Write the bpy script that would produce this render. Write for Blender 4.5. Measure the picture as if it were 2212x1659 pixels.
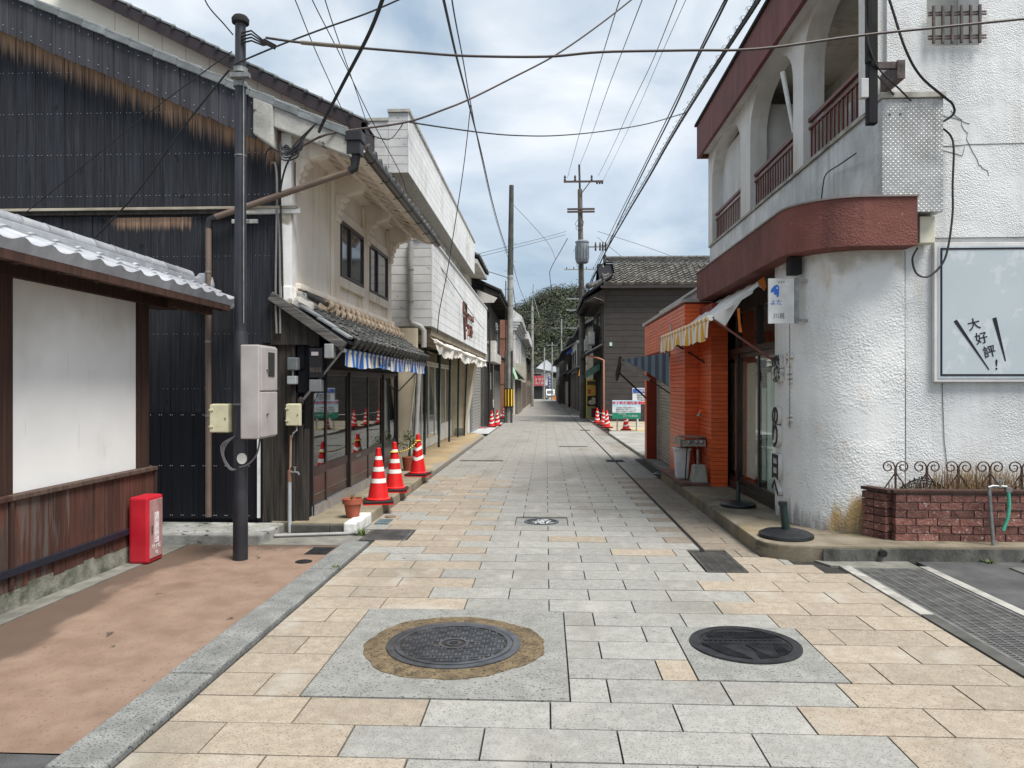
import bpy, bmesh, math, random
from mathutils import Vector, Matrix
R = random.Random(11)
sc = bpy.context.scene
COL = sc.collection
for o in list(bpy.data.objects):
    bpy.data.objects.remove(o, do_unlink=True)
H = 1.54            # eye height
SL = -0.008         # the street falls gently away
def gz(y): return SL * y
PI = math.pi
def rad(a): return math.radians(a)

# ------------------------------------------------------------ camera
cd = bpy.data.cameras.new('camera')
cam = bpy.data.objects.new('camera', cd); COL.objects.link(cam)
cam.location = (0, 0, H)
cam.rotation_euler = (rad(90), 0, math.atan(74 / 1600))
cd.sensor_width = 36; cd.lens = 36 * 1600 / 2212
cd.shift_y = 2.5 / 2212
cd.clip_start = 0.05; cd.clip_end = 5000
sc.camera = cam

# ------------------------------------------------------------ world: cloudy sky
W = bpy.data.worlds.new('World'); sc.world = W; W.use_nodes = True
nt = W.node_tree; nt.nodes.clear()
def wn(t, **k):
    n = nt.nodes.new(t)
    for a, b in k.items(): setattr(n, a, b)
    return n
out = wn('ShaderNodeOutputWorld'); bg = wn('ShaderNodeBackground')
sky = wn('ShaderNodeTexSky', sky_type='NISHITA', sun_disc=False)
sky.sun_elevation = rad(58); sky.sun_rotation = rad(129); sky.air_density = 1.0; sky.dust_density = 1.5; sky.ozone_density = 1.0
tc = wn('ShaderNodeTexCoord')
mp = wn('ShaderNodeMapping'); mp.inputs['Scale'].default_value = (1, 1, 2.1)
n1 = wn('ShaderNodeTexNoise'); n1.inputs['Scale'].default_value = 2.6; n1.inputs['Detail'].default_value = 7; n1.inputs['Roughness'].default_value = .52; n1.inputs['Distortion'].default_value = .35
n2 = wn('ShaderNodeTexNoise'); n2.inputs['Scale'].default_value = 1.7; n2.inputs['Detail'].default_value = 5; n2.inputs['Roughness'].default_value = .5
mp2 = wn('ShaderNodeMapping'); mp2.inputs['Location'].default_value = (3.1, 1.7, .4); mp2.inputs['Scale'].default_value = (1, 1, 2.4)
r1 = wn('ShaderNodeValToRGB')      # grey base to lit cloud tops
r1.color_ramp.elements[0].position = .38; r1.color_ramp.elements[0].color = (2.55, 3.35, 4.2, 1)
r1.color_ramp.elements[1].position = .63; r1.color_ramp.elements[1].color = (6.2, 6.5, 6.75, 1)
r2 = wn('ShaderNodeValToRGB')      # cover
r2.color_ramp.elements[0].position = .30; r2.color_ramp.elements[0].color = (.55, .55, .55, 1)
r2.color_ramp.elements[1].position = .58; r2.color_ramp.elements[1].color = (.97, .97, .97, 1)
mx = wn('ShaderNodeMixRGB')
L = nt.links.new
L(tc.outputs['Generated'], mp.inputs['Vector']); L(tc.outputs['Generated'], mp2.inputs['Vector'])
L(mp.outputs[0], n1.inputs['Vector']); L(mp2.outputs[0], n2.inputs['Vector'])
L(n1.outputs['Fac'], r1.inputs[0]); L(n2.outputs['Fac'], r2.inputs[0])
L(r2.outputs[0], mx.inputs[0]); L(sky.outputs[0], mx.inputs[1]); L(r1.outputs[0], mx.inputs[2])
L(mx.outputs[0], bg.inputs[0]); bg.inputs[1].default_value = .062
L(bg.outputs[0], out.inputs[0])

sl = bpy.data.lights.new('sun', 'SUN'); sl.energy = 2.5; sl.angle = rad(26); sl.color = (1, .965, .91)
sun = bpy.data.objects.new('sun', sl); COL.objects.link(sun)
sun.rotation_euler = Vector((-.33, .27, -.85)).to_track_quat('-Z', 'Y').to_euler()
sun.location = (5, -10, 30)
vs = sc.view_settings
vs.view_transform = 'Standard'; vs.look = 'None'; vs.gamma = 1; vs.use_curve_mapping = False
vs.exposure = 1.42
sc.render.engine = 'CYCLES'
sc.cycles.max_bounces = 6; sc.cycles.transparent_max_bounces = 12

# ------------------------------------------------------------ materials
MT = {}
def mat(name, c1, c2=None, rough=.75, scale=6., stretch=(1, 1, 1), detail=6., lo=.35, hi=.68, bump=.15, bscale=None, bdist=.01,
        rnd=.0, metal=0., spec=.4, spots=None, streak=None, coat=0., bvar=False):
    """two-tone noise material in world space; rnd = per-object value shift; spots=(col,scale,threshold); streak=(col,amount) vertical run-off"""
    if name in MT: return MT[name]
    m = bpy.data.materials.new(name); m.use_nodes = True
    t = m.node_tree; b = t.nodes['Principled BSDF']
    def N(k): return t.nodes.new(k)
    K = t.links.new
    geo = N('ShaderNodeNewGeometry')
    oi = N('ShaderNodeObjectInfo')
    ofs = N('ShaderNodeVectorMath'); ofs.operation = 'MULTIPLY_ADD'
    comb = N('ShaderNodeCombineXYZ')
    for i in range(3): K(oi.outputs['Random'], comb.inputs[i])
    K(comb.outputs[0], ofs.inputs[0]); ofs.inputs[1].default_value = (7., 3., 5.) if rnd else (0, 0, 0)
    K(geo.outputs['Position'], ofs.inputs[2])
    mpn = N('ShaderNodeMapping'); mpn.inputs['Scale'].default_value = stretch
    K(ofs.outputs[0], mpn.inputs[0])
    nz = N('ShaderNodeTexNoise'); nz.inputs['Scale'].default_value = scale; nz.inputs['Detail'].default_value = detail; nz.inputs['Roughness'].default_value = .6
    K(mpn.outputs[0], nz.inputs['Vector'])
    rp = N('ShaderNodeValToRGB'); rp.color_ramp.elements[0].position = lo; rp.color_ramp.elements[1].position = hi
    c2 = c2 or tuple(min(1, v * 1.35) for v in c1)
    rp.color_ramp.elements[0].color = (*c1, 1); rp.color_ramp.elements[1].color = (*c2, 1)
    K(nz.outputs['Fac'], rp.inputs[0])
    col = rp.outputs[0]
    if spots:
        vz = N('ShaderNodeTexNoise'); vz.inputs['Scale'].default_value = spots[1]; vz.inputs['Detail'].default_value = 2
        K(mpn.outputs[0], vz.inputs['Vector'])
        sr = N('ShaderNodeValToRGB'); sr.color_ramp.elements[0].position = spots[2]; sr.color_ramp.elements[1].position = spots[2] + .06
        K(vz.outputs['Fac'], sr.inputs[0])
        mm = N('ShaderNodeMixRGB'); K(sr.outputs[0], mm.inputs[0]); K(col, mm.inputs[1]); mm.inputs[2].default_value = (*spots[0], 1)
        col = mm.outputs[0]
    if streak:
        mp3 = N('ShaderNodeMapping'); mp3.inputs['Scale'].default_value = (1, 1, .07)
        K(geo.outputs['Position'], mp3.inputs[0])
        sn = N('ShaderNodeTexNoise'); sn.inputs['Scale'].default_value = 9; sn.inputs['Detail'].default_value = 6
        K(mp3.outputs[0], sn.inputs['Vector'])
        big = N('ShaderNodeTexNoise'); big.inputs['Scale'].default_value = 1.1; K(geo.outputs['Position'], big.inputs['Vector'])
        ml = N('ShaderNodeMath'); ml.operation = 'MULTIPLY'; K(sn.outputs['Fac'], ml.inputs[0]); K(big.outputs['Fac'], ml.inputs[1])
        sr2 = N('ShaderNodeMapRange'); sr2.inputs[1].default_value = .24; sr2.inputs[2].default_value = .42; sr2.inputs[4].default_value = streak[1]
        K(ml.outputs[0], sr2.inputs[0])
        mm2 = N('ShaderNodeMixRGB'); K(sr2.outputs[0], mm2.inputs[0]); K(col, mm2.inputs[1]); mm2.inputs[2].default_value = (*streak[0], 1)
        col = mm2.outputs[0]
    if rnd:
        hs = N('ShaderNodeHueSaturation')
        mr = N('ShaderNodeMapRange'); mr.inputs[3].default_value = 1 - rnd; mr.inputs[4].default_value = 1 + rnd
        K(oi.outputs['Random'], mr.inputs[0]); K(mr.outputs[0], hs.inputs['Value']); K(col, hs.inputs['Color'])
        col = hs.outputs[0]
    K(col, b.inputs['Base Color'])
    b.inputs['Roughness'].default_value = rough; b.inputs['Metallic'].default_value = metal
    b.inputs['Specular IOR Level'].default_value = spec
    if coat: b.inputs['Coat Weight'].default_value = coat
    if bump:
        bn = N('ShaderNodeTexNoise'); bn.inputs['Scale'].default_value = bscale or scale * 6; bn.inputs['Detail'].default_value = 4
        K(mpn.outputs[0], bn.inputs['Vector'])
        bp = N('ShaderNodeBump'); bp.inputs['Strength'].default_value = bump; bp.inputs['Distance'].default_value = bdist
        hgt = bn.outputs['Fac']
        if bvar:      # trowel work is never even: let the relief come and go
            lf = N('ShaderNodeTexNoise'); lf.inputs['Scale'].default_value = 2.3; lf.inputs['Detail'].default_value = 3; K(geo.outputs['Position'], lf.inputs['Vector'])
            lm = N('ShaderNodeMapRange'); lm.inputs[1].default_value = .35; lm.inputs[2].default_value = .66; lm.inputs[3].default_value = .25; lm.inputs[4].default_value = 1.35; K(lf.outputs['Fac'], lm.inputs[0])
            hm = N('ShaderNodeMath'); hm.operation = 'MULTIPLY'; K(bn.outputs['Fac'], hm.inputs[0]); K(lm.outputs[0], hm.inputs[1]); hgt = hm.outputs[0]
        K(hgt, bp.inputs['Height']); K(bp.outputs[0], b.inputs['Normal'])
    m['col'] = 1
    MT[name] = m
    return m
def addmix(m, colr, fac_builder):
    """lay a further tint over a material; fac_builder(nodes, link, geometry) returns the factor socket"""
    t = m.node_tree; b = t.nodes['Principled BSDF']
    src = b.inputs['Base Color'].links[0].from_socket
    geo = t.nodes.new('ShaderNodeNewGeometry')
    f = fac_builder(t, geo)
    mm = t.nodes.new('ShaderNodeMixRGB'); t.links.new(f, mm.inputs[0]); t.links.new(src, mm.inputs[1]); mm.inputs[2].default_value = (*colr, 1)
    t.links.new(mm.outputs[0], b.inputs['Base Color'])
def mth(t, op, a, b=None, clamp=False):
    n = t.nodes.new('ShaderNodeMath'); n.operation = op; n.use_clamp = clamp
    for i, v in enumerate((a, b)):
        if v is None: continue
        if isinstance(v, (int, float)): n.inputs[i].default_value = v
        else: t.links.new(v, n.inputs[i])
    return n.outputs[0]
def noise(t, geo, scale, stretch=(1, 1, 1), detail=5):
    mpn = t.nodes.new('ShaderNodeMapping'); mpn.inputs['Scale'].default_value = stretch
    t.links.new(geo.outputs['Position'], mpn.inputs[0])
    n = t.nodes.new('ShaderNodeTexNoise'); n.inputs['Scale'].default_value = scale; n.inputs['Detail'].default_value = detail
    t.links.new(mpn.outputs[0], n.inputs['Vector']); return n.outputs['Fac']
def ramp(t, f, a, b):
    n = t.nodes.new('ShaderNodeMapRange'); n.interpolation_type = 'SMOOTHSTEP'
    n.inputs[1].default_value = a; n.inputs[2].default_value = b; t.links.new(f, n.inputs[0]); return n.outputs[0]
def xyz(t, geo):
    n = t.nodes.new('ShaderNodeSeparateXYZ'); t.links.new(geo.outputs['Position'], n.inputs[0]); return n.outputs
def glass(name, tint=(.75, .8, .8), transp=.75, rough=.02, ior=1.31):
    if name in MT: return MT[name]
    m = bpy.data.materials.new(name); m.use_nodes = True; t = m.node_tree; t.nodes.clear()
    o = t.nodes.new('ShaderNodeOutputMaterial'); g = t.nodes.new('ShaderNodeBsdfGlossy'); g.inputs['Roughness'].default_value = rough; g.inputs['Color'].default_value = (.95, .97, 1, 1)
    tr = t.nodes.new('ShaderNodeBsdfTransparent'); tr.inputs['Color'].default_value = (*[v * transp for v in tint], 1)
    ge = t.nodes.new('ShaderNodeNewGeometry'); dt = t.nodes.new('ShaderNodeVectorMath'); dt.operation = 'DOT_PRODUCT'
    t.links.new(ge.outputs['Normal'], dt.inputs[0]); t.links.new(ge.outputs['Incoming'], dt.inputs[1])
    c_ = mth(t, 'SUBTRACT', 1., mth(t, 'ABSOLUTE', dt.outputs['Value']), True)
    fr_ = mth(t, 'ADD', mth(t, 'MULTIPLY', mth(t, 'POWER', c_, 5.), .92), ior - 1.25, True)     # Schlick, the same from both sides
    mxs = t.nodes.new('ShaderNodeMixShader')
    t.links.new(fr_, mxs.inputs[0]); t.links.new(tr.outputs[0], mxs.inputs[1]); t.links.new(g.outputs[0], mxs.inputs[2]); t.links.new(mxs.outputs[0], o.inputs[0])
    MT[name] = m; return m
def plain(name, c, rough=.6, metal=0., spec=.4, coat=0.):
    return mat(name, tuple(v * .86 for v in c), tuple(min(1, v * 1.12) for v in c), rough=rough, metal=metal, spec=spec, scale=7, bump=.04, coat=coat)

# ------------------------------------------------------------ mesh building
ORG = {}
class MB:
    def __init__(s): s.v = []; s.f = []
    def add(s, vs, fs):
        n = len(s.v); s.v += [tuple(p) for p in vs]; s.f += [tuple(i + n for i in f) for f in fs]; return s
    def box(s, x0, x1, y0, y1, z0, z1):
        if x0 > x1: x0, x1 = x1, x0
        if y0 > y1: y0, y1 = y1, y0
        if z0 > z1: z0, z1 = z1, z0
        return s.add([(x0, y0, z0), (x1, y0, z0), (x1, y1, z0), (x0, y1, z0), (x0, y0, z1), (x1, y0, z1), (x1, y1, z1), (x0, y1, z1)],
                     [(0, 3, 2, 1), (4, 5, 6, 7), (0, 1, 5, 4), (1, 2, 6, 5), (2, 3, 7, 6), (3, 0, 4, 7)])
    def quad(s, a, b, c, d): return s.add([a, b, c, d], [(0, 1, 2, 3)])
    def beam(s, p0, p1, w, h, up=(0, 0, 1)):
        p0 = Vector(p0); p1 = Vector(p1); d = (p1 - p0).normalized(); up = Vector(up)
        sd = d.cross(up)
        if sd.length < 1e-4: sd = d.cross(Vector((0, 1, 0)))
        sd.normalize(); u = sd.cross(d).normalized()
        vs = []
        for p in (p0, p1):
            for a, b in ((-1, -1), (1, -1), (1, 1), (-1, 1)): vs.append(p + sd * a * w / 2 + u * b * h / 2)
        return s.add(vs, [(0, 1, 2, 3)[::-1], (4, 5, 6, 7), (0, 1, 5, 4), (1, 2, 6, 5), (2, 3, 7, 6), (3, 0, 4, 7)])
    def tube(s, pts, r, n=8, caps=True):
        pts = [Vector(p) for p in pts]; rs = r if isinstance(r, (list, tuple)) else [r] * len(pts)
        vs = []; prev = None
        for i, p in enumerate(pts):
            d = (pts[min(i + 1, len(pts) - 1)] - pts[max(i - 1, 0)])
            if d.length < 1e-9: d = Vector((0, 0, 1))
            d.normalize()
            if prev is None:
                a = d.cross(Vector((0, 0, 1)))
                if a.length < .05: a = d.cross(Vector((1, 0, 0)))
            else: a = prev - d * prev.dot(d)
            a.normalize(); prev = a; b = d.cross(a)
            for k in range(n):
                t = 2 * PI * k / n; vs.append(p + (a * math.cos(t) + b * math.sin(t)) * rs[i])
        fs = []
        for i in range(len(pts) - 1):
            for k in range(n): fs.append((i * n + k, i * n + (k + 1) % n, (i + 1) * n + (k + 1) % n, (i + 1) * n + k))
        if caps: fs += [tuple(range(n))[::-1], tuple(range((len(pts) - 1) * n, len(pts) * n))]
        return s.add(vs, fs)
    def cyl(s, p0, p1, r, n=12): return s.tube([p0, p1], r, n)
    def lathe(s, prof, n=24, c=(0, 0, 0), cap=True):
        vs = []; fs = []
        for r, z in prof:
            for k in range(n):
                a = 2 * PI * k / n; vs.append((c[0] + r * math.cos(a), c[1] + r * math.sin(a), c[2] + z))
        for i in range(len(prof) - 1):
            for k in range(n): fs.append((i * n + k, i * n + (k + 1) % n, (i + 1) * n + (k + 1) % n, (i + 1) * n + k))
        if cap: fs += [tuple(range(n))[::-1], tuple(range((len(prof) - 1) * n, len(prof) * n))]
        return s.add(vs, fs)
    def prism(s, poly, O, U, V, N, d):
        O, U, V, N = map(Vector, (O, U, V, N)); n = len(poly)
        vs = [O + U * a + V * b for a, b in poly] + [O + U * a + V * b + N * d for a, b in poly]
        return s.add(vs, [tuple(range(n))[::-1], tuple(range(n, 2 * n))] + [(i, (i + 1) % n, n + (i + 1) % n, n + i) for i in range(n)])
    def ball(s, c, r, nu=10, nv=7, sq=(1, 1, 1)):
        vs = [(c[0], c[1], c[2] - r * sq[2])]
        for j in range(1, nv):
            a = -PI / 2 + PI * j / nv
            for k in range(nu):
                t = 2 * PI * k / nu
                vs.append((c[0] + r * sq[0] * math.cos(a) * math.cos(t), c[1] + r * sq[1] * math.cos(a) * math.sin(t), c[2] + r * sq[2] * math.sin(a)))
        vs.append((c[0], c[1], c[2] + r * sq[2])); fs = []
        for k in range(nu): fs.append((0, 1 + (k + 1) % nu, 1 + k))
        for j in range(nv - 2):
            for k in range(nu): fs.append((1 + j * nu + k, 1 + j * nu + (k + 1) % nu, 1 + (j + 1) * nu + (k + 1) % nu, 1 + (j + 1) * nu + k))
        e = len(vs) - 1
        for k in range(nu): fs.append((1 + (nv - 2) * nu + k, 1 + (nv - 2) * nu + (k + 1) % nu, e))
        return s.add(vs, fs)
    def mesh(s, name, m, smooth=False, bevel=0., ofs=(0, 0, 0), fix=True):
        me = bpy.data.meshes.new(name)
        ox, oy, oz = ofs
        me.from_pydata([(x - ox, y - oy, z - oz) for x, y, z in s.v], [], s.f)
        if fix or bevel:
            bm = bmesh.new(); bm.from_mesh(me)
            if fix: bmesh.ops.recalc_face_normals(bm, faces=bm.faces)
            if bevel: bmesh.ops.bevel(bm, geom=bm.edges[:], offset=bevel, segments=2, affect='EDGES', profile=.6, clamp_overlap=True)
            bm.to_mesh(me); bm.free()
        if m: me.materials.append(m)
        if smooth:
            for p in me.polygons: p.use_smooth = True
            try: me.set_sharp_from_angle(angle=rad(40))
            except Exception: pass
        return me
    def build(s, name, m, parent=None, smooth=False, bevel=0., kind=None, fix=True):
        ofs = ORG.get(parent.name, (0, 0, 0)) if parent else (0, 0, 0)
        me = s.mesh(name, m, smooth, bevel, ofs, fix)
        o = bpy.data.objects.new(name, me); COL.objects.link(o)
        if parent: o.parent = parent
        ORG[o.name] = ofs
        if kind: o['kind'] = kind
        return o
def tag(o, label, cat, group=None):
    o['label'] = label; o['category'] = cat
    if group: o['group'] = group
    return o
def thing(name, label, cat, loc=(0, 0, 0), group=None, rz=0.):
    o = bpy.data.objects.new(name, None); COL.objects.link(o); o.location = loc; o.rotation_euler = (0, 0, rz)
    o.empty_display_size = .1
    ORG[o.name] = tuple(loc); return tag(o, label, cat, group)
def place(name, me, parent, loc, rot=(0, 0, 0), scale=(1, 1, 1), kind=None):
    """a piece that shares its mesh; loc in world metres"""
    o = bpy.data.objects.new(name, me); COL.objects.link(o)
    if parent:
        o.parent = parent; ofs = ORG.get(parent.name, (0, 0, 0)); loc = tuple(a - b for a, b in zip(loc, ofs)); ORG[o.name] = ofs
    o.location = loc; o.rotation_euler = rot; o.scale = scale
    if kind: o['kind'] = kind
    return o
def struct(name, mb, m, parent=None, **k):
    o = mb.build(name, m, parent, **k)
    if not parent: o['kind'] = 'structure'
    return o
def copy_tree(o, parent=None, loc=None, rz=None, label=None):
    c = o.copy(); COL.objects.link(c); c.parent = parent
    if loc is not None: c.location = loc
    if rz is not None: c.rotation_euler = (c.rotation_euler[0], c.rotation_euler[1], rz)
    if label: c['label'] = label
    for ch in o.children: copy_tree(ch, c)
    return c
def text(name, body, size, O, U, V, m, parent, depth=.002, align='CENTER', bold=0.):
    cu = bpy.data.curves.new('lettering', 'FONT'); cu.body = body; cu.size = size; cu.align_x = align; cu.align_y = 'CENTER'
    cu.extrude = depth / 2; cu.offset = bold; cu.resolution_u = 3
    to = bpy.data.objects.new('lettering', cu); COL.objects.link(to)
    dg = bpy.context.evaluated_depsgraph_get()
    me = bpy.data.meshes.new_from_object(to.evaluated_get(dg))
    bpy.data.objects.remove(to, do_unlink=True)
    U = Vector(U).normalized(); V = Vector(V).normalized(); N = U.cross(V); ofs = Vector(ORG.get(parent.name, (0, 0, 0)))
    O = Vector(O) - ofs
    for v in me.vertices:
        c = v.co.copy(); v.co = O + U * c.x + V * c.y + N * (c.z + depth / 2)
    me.materials.clear(); me.materials.append(m)
    o = bpy.data.objects.new(name, me); COL.objects.link(o); o.parent = parent; ORG[o.name] = tuple(ofs)
    return o
def catenary(p0, p1, sag, n=14):
    p0 = Vector(p0); p1 = Vector(p1)
    return [p0.lerp(p1, i / n) - Vector((0, 0, sag * 4 * (i / n) * (1 - i / n))) for i in range(n + 1)]
def smooth_path(p, n=6):
    p = [Vector(q) for q in p]; out_ = []
    for i in range(len(p) - 1):
        a = p[max(i - 1, 0)]; b = p[i]; c = p[i + 1]; d = p[min(i + 2, len(p) - 1)]
        for k in range(n):
            t = k / n; out_.append(.5 * ((2 * b) + (c - a) * t + (2 * a - 5 * b + 4 * c - d) * t * t + (3 * b - a - 3 * c + d) * t ** 3))
    out_.append(p[-1]); return out_
# ============================================================ GROUND
TILT = math.atan(SL)
def sheet(x0, x1, y0, y1, dz, ny=1):
    b = MB()
    for i in range(ny):
        a = y0 + (y1 - y0) * i / ny; c = y0 + (y1 - y0) * (i + 1) / ny
        b.quad((x0, a, gz(a) + dz), (x1, a, gz(a) + dz), (x1, c, gz(c) + dz), (x0, c, gz(c) + dz))
    return b
def slab(b, poly, h0, h1):
    """polygon in x,y following the slope of the ground, from h0 to h1 above it"""
    n = len(poly)
    b.add([(x, y, gz(y) + h0) for x, y in poly] + [(x, y, gz(y) + h1) for x, y in poly],
          [tuple(range(n))[::-1], tuple(range(n, 2 * n))] + [(i, (i + 1) % n, n + (i + 1) % n, n + i) for i in range(n)])
    return b
m_ground = mat('ground_concrete', (.16, .155, .14), (.25, .24, .215), scale=1.2, rough=.9, bump=.2, bscale=30)
struct('ground', sheet(-500, 500, -40, 1200, -.07), m_ground)

m_joint = mat('joint', (.014, .013, .011), (.035, .032, .027), scale=9, rough=.95)
street = struct('street', sheet(-2.06, 2.62, .5, 170, -.012), m_joint)
GR = dict(scale=16, rough=.72, bump=.2, bscale=260, bdist=.003, rnd=.10, spec=.35)
def granite(name, a, b, dark, thr=.64):
    k_ = .72
    return mat(name, tuple(v * k_ for v in a), tuple(v * k_ for v in b), spots=(tuple(v * .75 for v in dark), 105, thr - .025), **GR)
m_grey = granite('granite_grey', (.295, .29, .265), (.385, .38, .35), (.17, .165, .15), .60)
m_beige = granite('granite_beige', (.335, .28, .215), (.435, .375, .295), (.21, .17, .13), .60)
m_brown = granite('granite_brown', (.24, .20, .155), (.33, .285, .225), (.15, .125, .10), .60)
m_far = granite('granite_far', (.315, .30, .27), (.40, .385, .35), (.22, .21, .19), .60)
for _m in (m_grey, m_beige, m_brown, m_far):     # tread dirt: broad worn patches and a few dark blots
    addmix(_m, (.155, .14, .115), lambda t, g: mth(t, 'MULTIPLY', ramp(t, noise(t, g, 1.3, (1, .45, 1), 9), .50, .74), .6))
    addmix(_m, (.06, .057, .05), lambda t, g: mth(t, 'MULTIPLY', ramp(t, noise(t, g, 7., (1, 1, 1), 2), .735, .78), .7))
    addmix(_m, (.36, .345, .31), lambda t, g: mth(t, 'MULTIPLY', ramp(t, noise(t, g, 3.1, (1, .7, 1), 8), .56, .72), .45))
    addmix(_m, (.13, .105, .075), lambda t, g: mth(t, 'MULTIPLY', ramp(t, mth(t, 'ADD', mth(t, 'MULTIPLY', mth(t, 'MULTIPLY', ramp(t, xyz(t, g)['X'], 1.0, 2.1), ramp(t, xyz(t, g)['Y'], 6., 8.)), .20), noise(t, g, 1.1, (1, .35, 1), 8)), .62, .84), .7))
def paver_mesh(m):
    b = MB().box(-.5, .5, -.5, .5, -.04, 0)
    return b.mesh('paver', m)
pv = {k: paver_mesh(m) for k, m in dict(g=m_grey, b=m_beige, n=m_brown).items()}
def row_spans(y0, y1):
    yc = (y0 + y1) / 2
    l = -1.765 if yc < 7.5 else (-1.93 if yc < 8.1 else -2.04)
    r = 2.56 if yc < 6.3 else (2.36 if yc < 6.6 else (2.2 if yc < 6.9 else (1.99 if yc < 16.9 else 2.19)))
    sp = [(l, r)]
    def cut(a, b):
        nonlocal sp
        q = []
        for s, e in sp:
            if b <= s or a >= e: q.append((s, e)); continue
            if a > s: q.append((s, a))
            if b < e: q.append((b, e))
        sp = q
    if 3.69 <= yc <= 5.2: cut(-1.245, .12)
    if 4.0 <= yc <= 4.9: cut(.81, 1.61)
    if 8.45 <= yc <= 9.0: cut(-.36, .25)
    if 7.55 <= yc <= 8.15: cut(-1.93, -1.44)
    if 6.35 <= yc <= 7.15: cut(1.36, 1.72)
    if yc > 7.15: cut(1.493, 1.53)
    return sp
rows = []
y = 3.08 - .3 * 4; k = 0
npv = 0
far = MB()
GAP = .0045
while y < 160:
    off = .32 if k % 2 == 0 else .02
    for (a, b) in row_spans(y, y + .3):
        c = off + .6 * math.floor((a - off) / .6)
        while c < b:
            x0 = max(a, c); x1 = min(b, c + .6); xm = (x0 + x1) / 2
            if x1 - x0 > .03:
                if npv < 300:
                    grey = (-.9 < x0 and x1 < 1.57) and R.random() > .03
                    t = 'g' if grey else 'b'
                    if y > 6.9 and (xm > 1.35): t = 'n'
                    if y > 6.4 and t == 'b' and R.random() < .3: t = 'g'
                    place('paver', pv[t], street, (xm, y + .15, gz(y + .15) + R.uniform(-.0012, .0012)), (TILT + R.uniform(-.002, .002), R.uniform(-.002, .002), 0), (x1 - x0 - 2 * GAP, .3 - 2 * GAP, 1))
                    npv += 1
                else:
                    g = GAP
                    far.box(x0 + g, x1 - g, y + g, y + .3 - g, -.03, 0)
                    for i in range(len(far.v) - 8, len(far.v)):
                        vx, vy, vz = far.v[i]; far.v[i] = (vx, vy, vz + gz(vy))
            c += .6
    y += .3; k += 1
far.build('paver_field', m_far, street, kind='stuff', fix=False)

# concrete patches round the manholes, with the dark cut joint left round them
m_patch = mat('patch_concrete', (.17, .17, .158), (.235, .235, .218), scale=9, spots=((.07, .07, .065), 85, .58), rough=.8, bump=.25, bscale=220, bdist=.002)
def patch(x0, x1, y0, y1):
    slab(MB(), [(x0, y0), (x1, y0), (x1, y1), (x0, y1)], -.03, .0012).build('concrete_patch', m_patch, street)
patch(-1.24, .115, 3.69, 5.195); patch(.815, 1.605, 3.99, 4.89); patch(-.355, .245, 8.48, 8.97)

# ------------------------------------------------------------ manholes
m_iron = mat('cast_iron', (.022, .023, .026), (.055, .057, .062), rough=.42, metal=.55, scale=14, bump=.15, bscale=90)
m_iron2 = mat('cast_iron_pit', (.012, .010, .009), (.035, .026, .02), rough=.8, scale=20)
m_ironw = mat('iron_worn', (.07, .073, .08), (.15, .155, .165), rough=.36, metal=.7, scale=10, bump=.1)
m_mortar = mat('mortar', (.065, .047, .026), (.165, .122, .068), scale=16, spots=((.035, .026, .017), 60, .56), rough=.92, bump=.6, bscale=120, bdist=.006)
def ring(b, c, r0, r1, z0, z1, n=64, wob=0.):
    vs = []
    for k in range(n):
        a = 2 * PI * k / n; q = 1 + (R.uniform(-wob, wob) if wob else 0)
        for r, z in ((r0, z0), (r0, z1), (r1 * q, z1), (r1 * q, z0)): vs.append((c[0] + r * math.cos(a), c[1] + r * math.sin(a), c[2] + z + SL * r * math.sin(a)))
    fs = []
    for k in range(n):
        j = (k + 1) % n
        for i in range(4): fs.append((k * 4 + i, k * 4 + (i + 1) % 4, j * 4 + (i + 1) % 4, j * 4 + i))
    return b.add(vs, fs)
def disc(b, c, r, z0, z1, n=48):
    vs = [(c[0] + r * math.cos(2 * PI * k / n), c[1] + r * math.sin(2 * PI * k / n), c[2] + z + SL * r * math.sin(2 * PI * k / n)) for z in (z0, z1) for k in range(n)]
    return b.add(vs, [tuple(range(n))[::-1], tuple(range(n, 2 * n))] + [(i, (i + 1) % n, n + (i + 1) % n, n + i) for i in range(n)])
def flatbar(b, c, x0, y0, x1, y1, w, z0, z1):
    p0 = Vector((x0, y0)); p1 = Vector((x1, y1)); d = (p1 - p0)
    if d.length < 1e-5: return
    d.normalize(); nrm = Vector((-d.y, d.x)) * w / 2
    q = [p0 + nrm, p0 - nrm, p1 - nrm, p1 + nrm]
    vs = [(c[0] + p.x, c[1] + p.y, c[2] + z + SL * p.y) for z in (z0, z1) for p in q]
    b.add(vs, [(0, 1, 2, 3), (4, 5, 6, 7), (0, 1, 5, 4), (1, 2, 6, 5), (2, 3, 7, 6), (3, 0, 4, 7)])

C1 = (-.56, 4.47, gz(4.47))
def wobring(b, c, r0, r1, z0, z1, n=90):
    ph = [R.uniform(0, 6.28) for _ in range(6)]
    vs = []
    for k in range(n):
        a = 2 * PI * k / n
        q = r1 * (1 + .02 * math.sin(3 * a + ph[0]) + .014 * math.sin(7 * a + ph[1]) + .009 * math.sin(15 * a + ph[2]) + .006 * math.sin(29 * a + ph[3]))
        for r, z in ((r0, z0), (r0, z1), (q, z1), (q, z0)): vs.append((c[0] + r * math.cos(a), c[1] + r * math.sin(a), c[2] + z + SL * r * math.sin(a)))
    fs = []
    for k in range(n):
        j = (k + 1) % n
        for i in range(4): fs.append((k * 4 + i, k * 4 + (i + 1) % 4, j * 4 + (i + 1) % 4, j * 4 + i))
    return b.add(vs, fs)
o = wobring(MB(), C1, .30, .545, -.01, .0045).build('mortar_ring', m_mortar, street)
mh = thing('manhole_cover', 'large round iron manhole cover with woven bar pattern set in brown mortar', 'manhole cover', C1)
ring(MB(), C1, .362, .405, -.01, .012).build('frame', m_ironw, mh)
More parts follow.
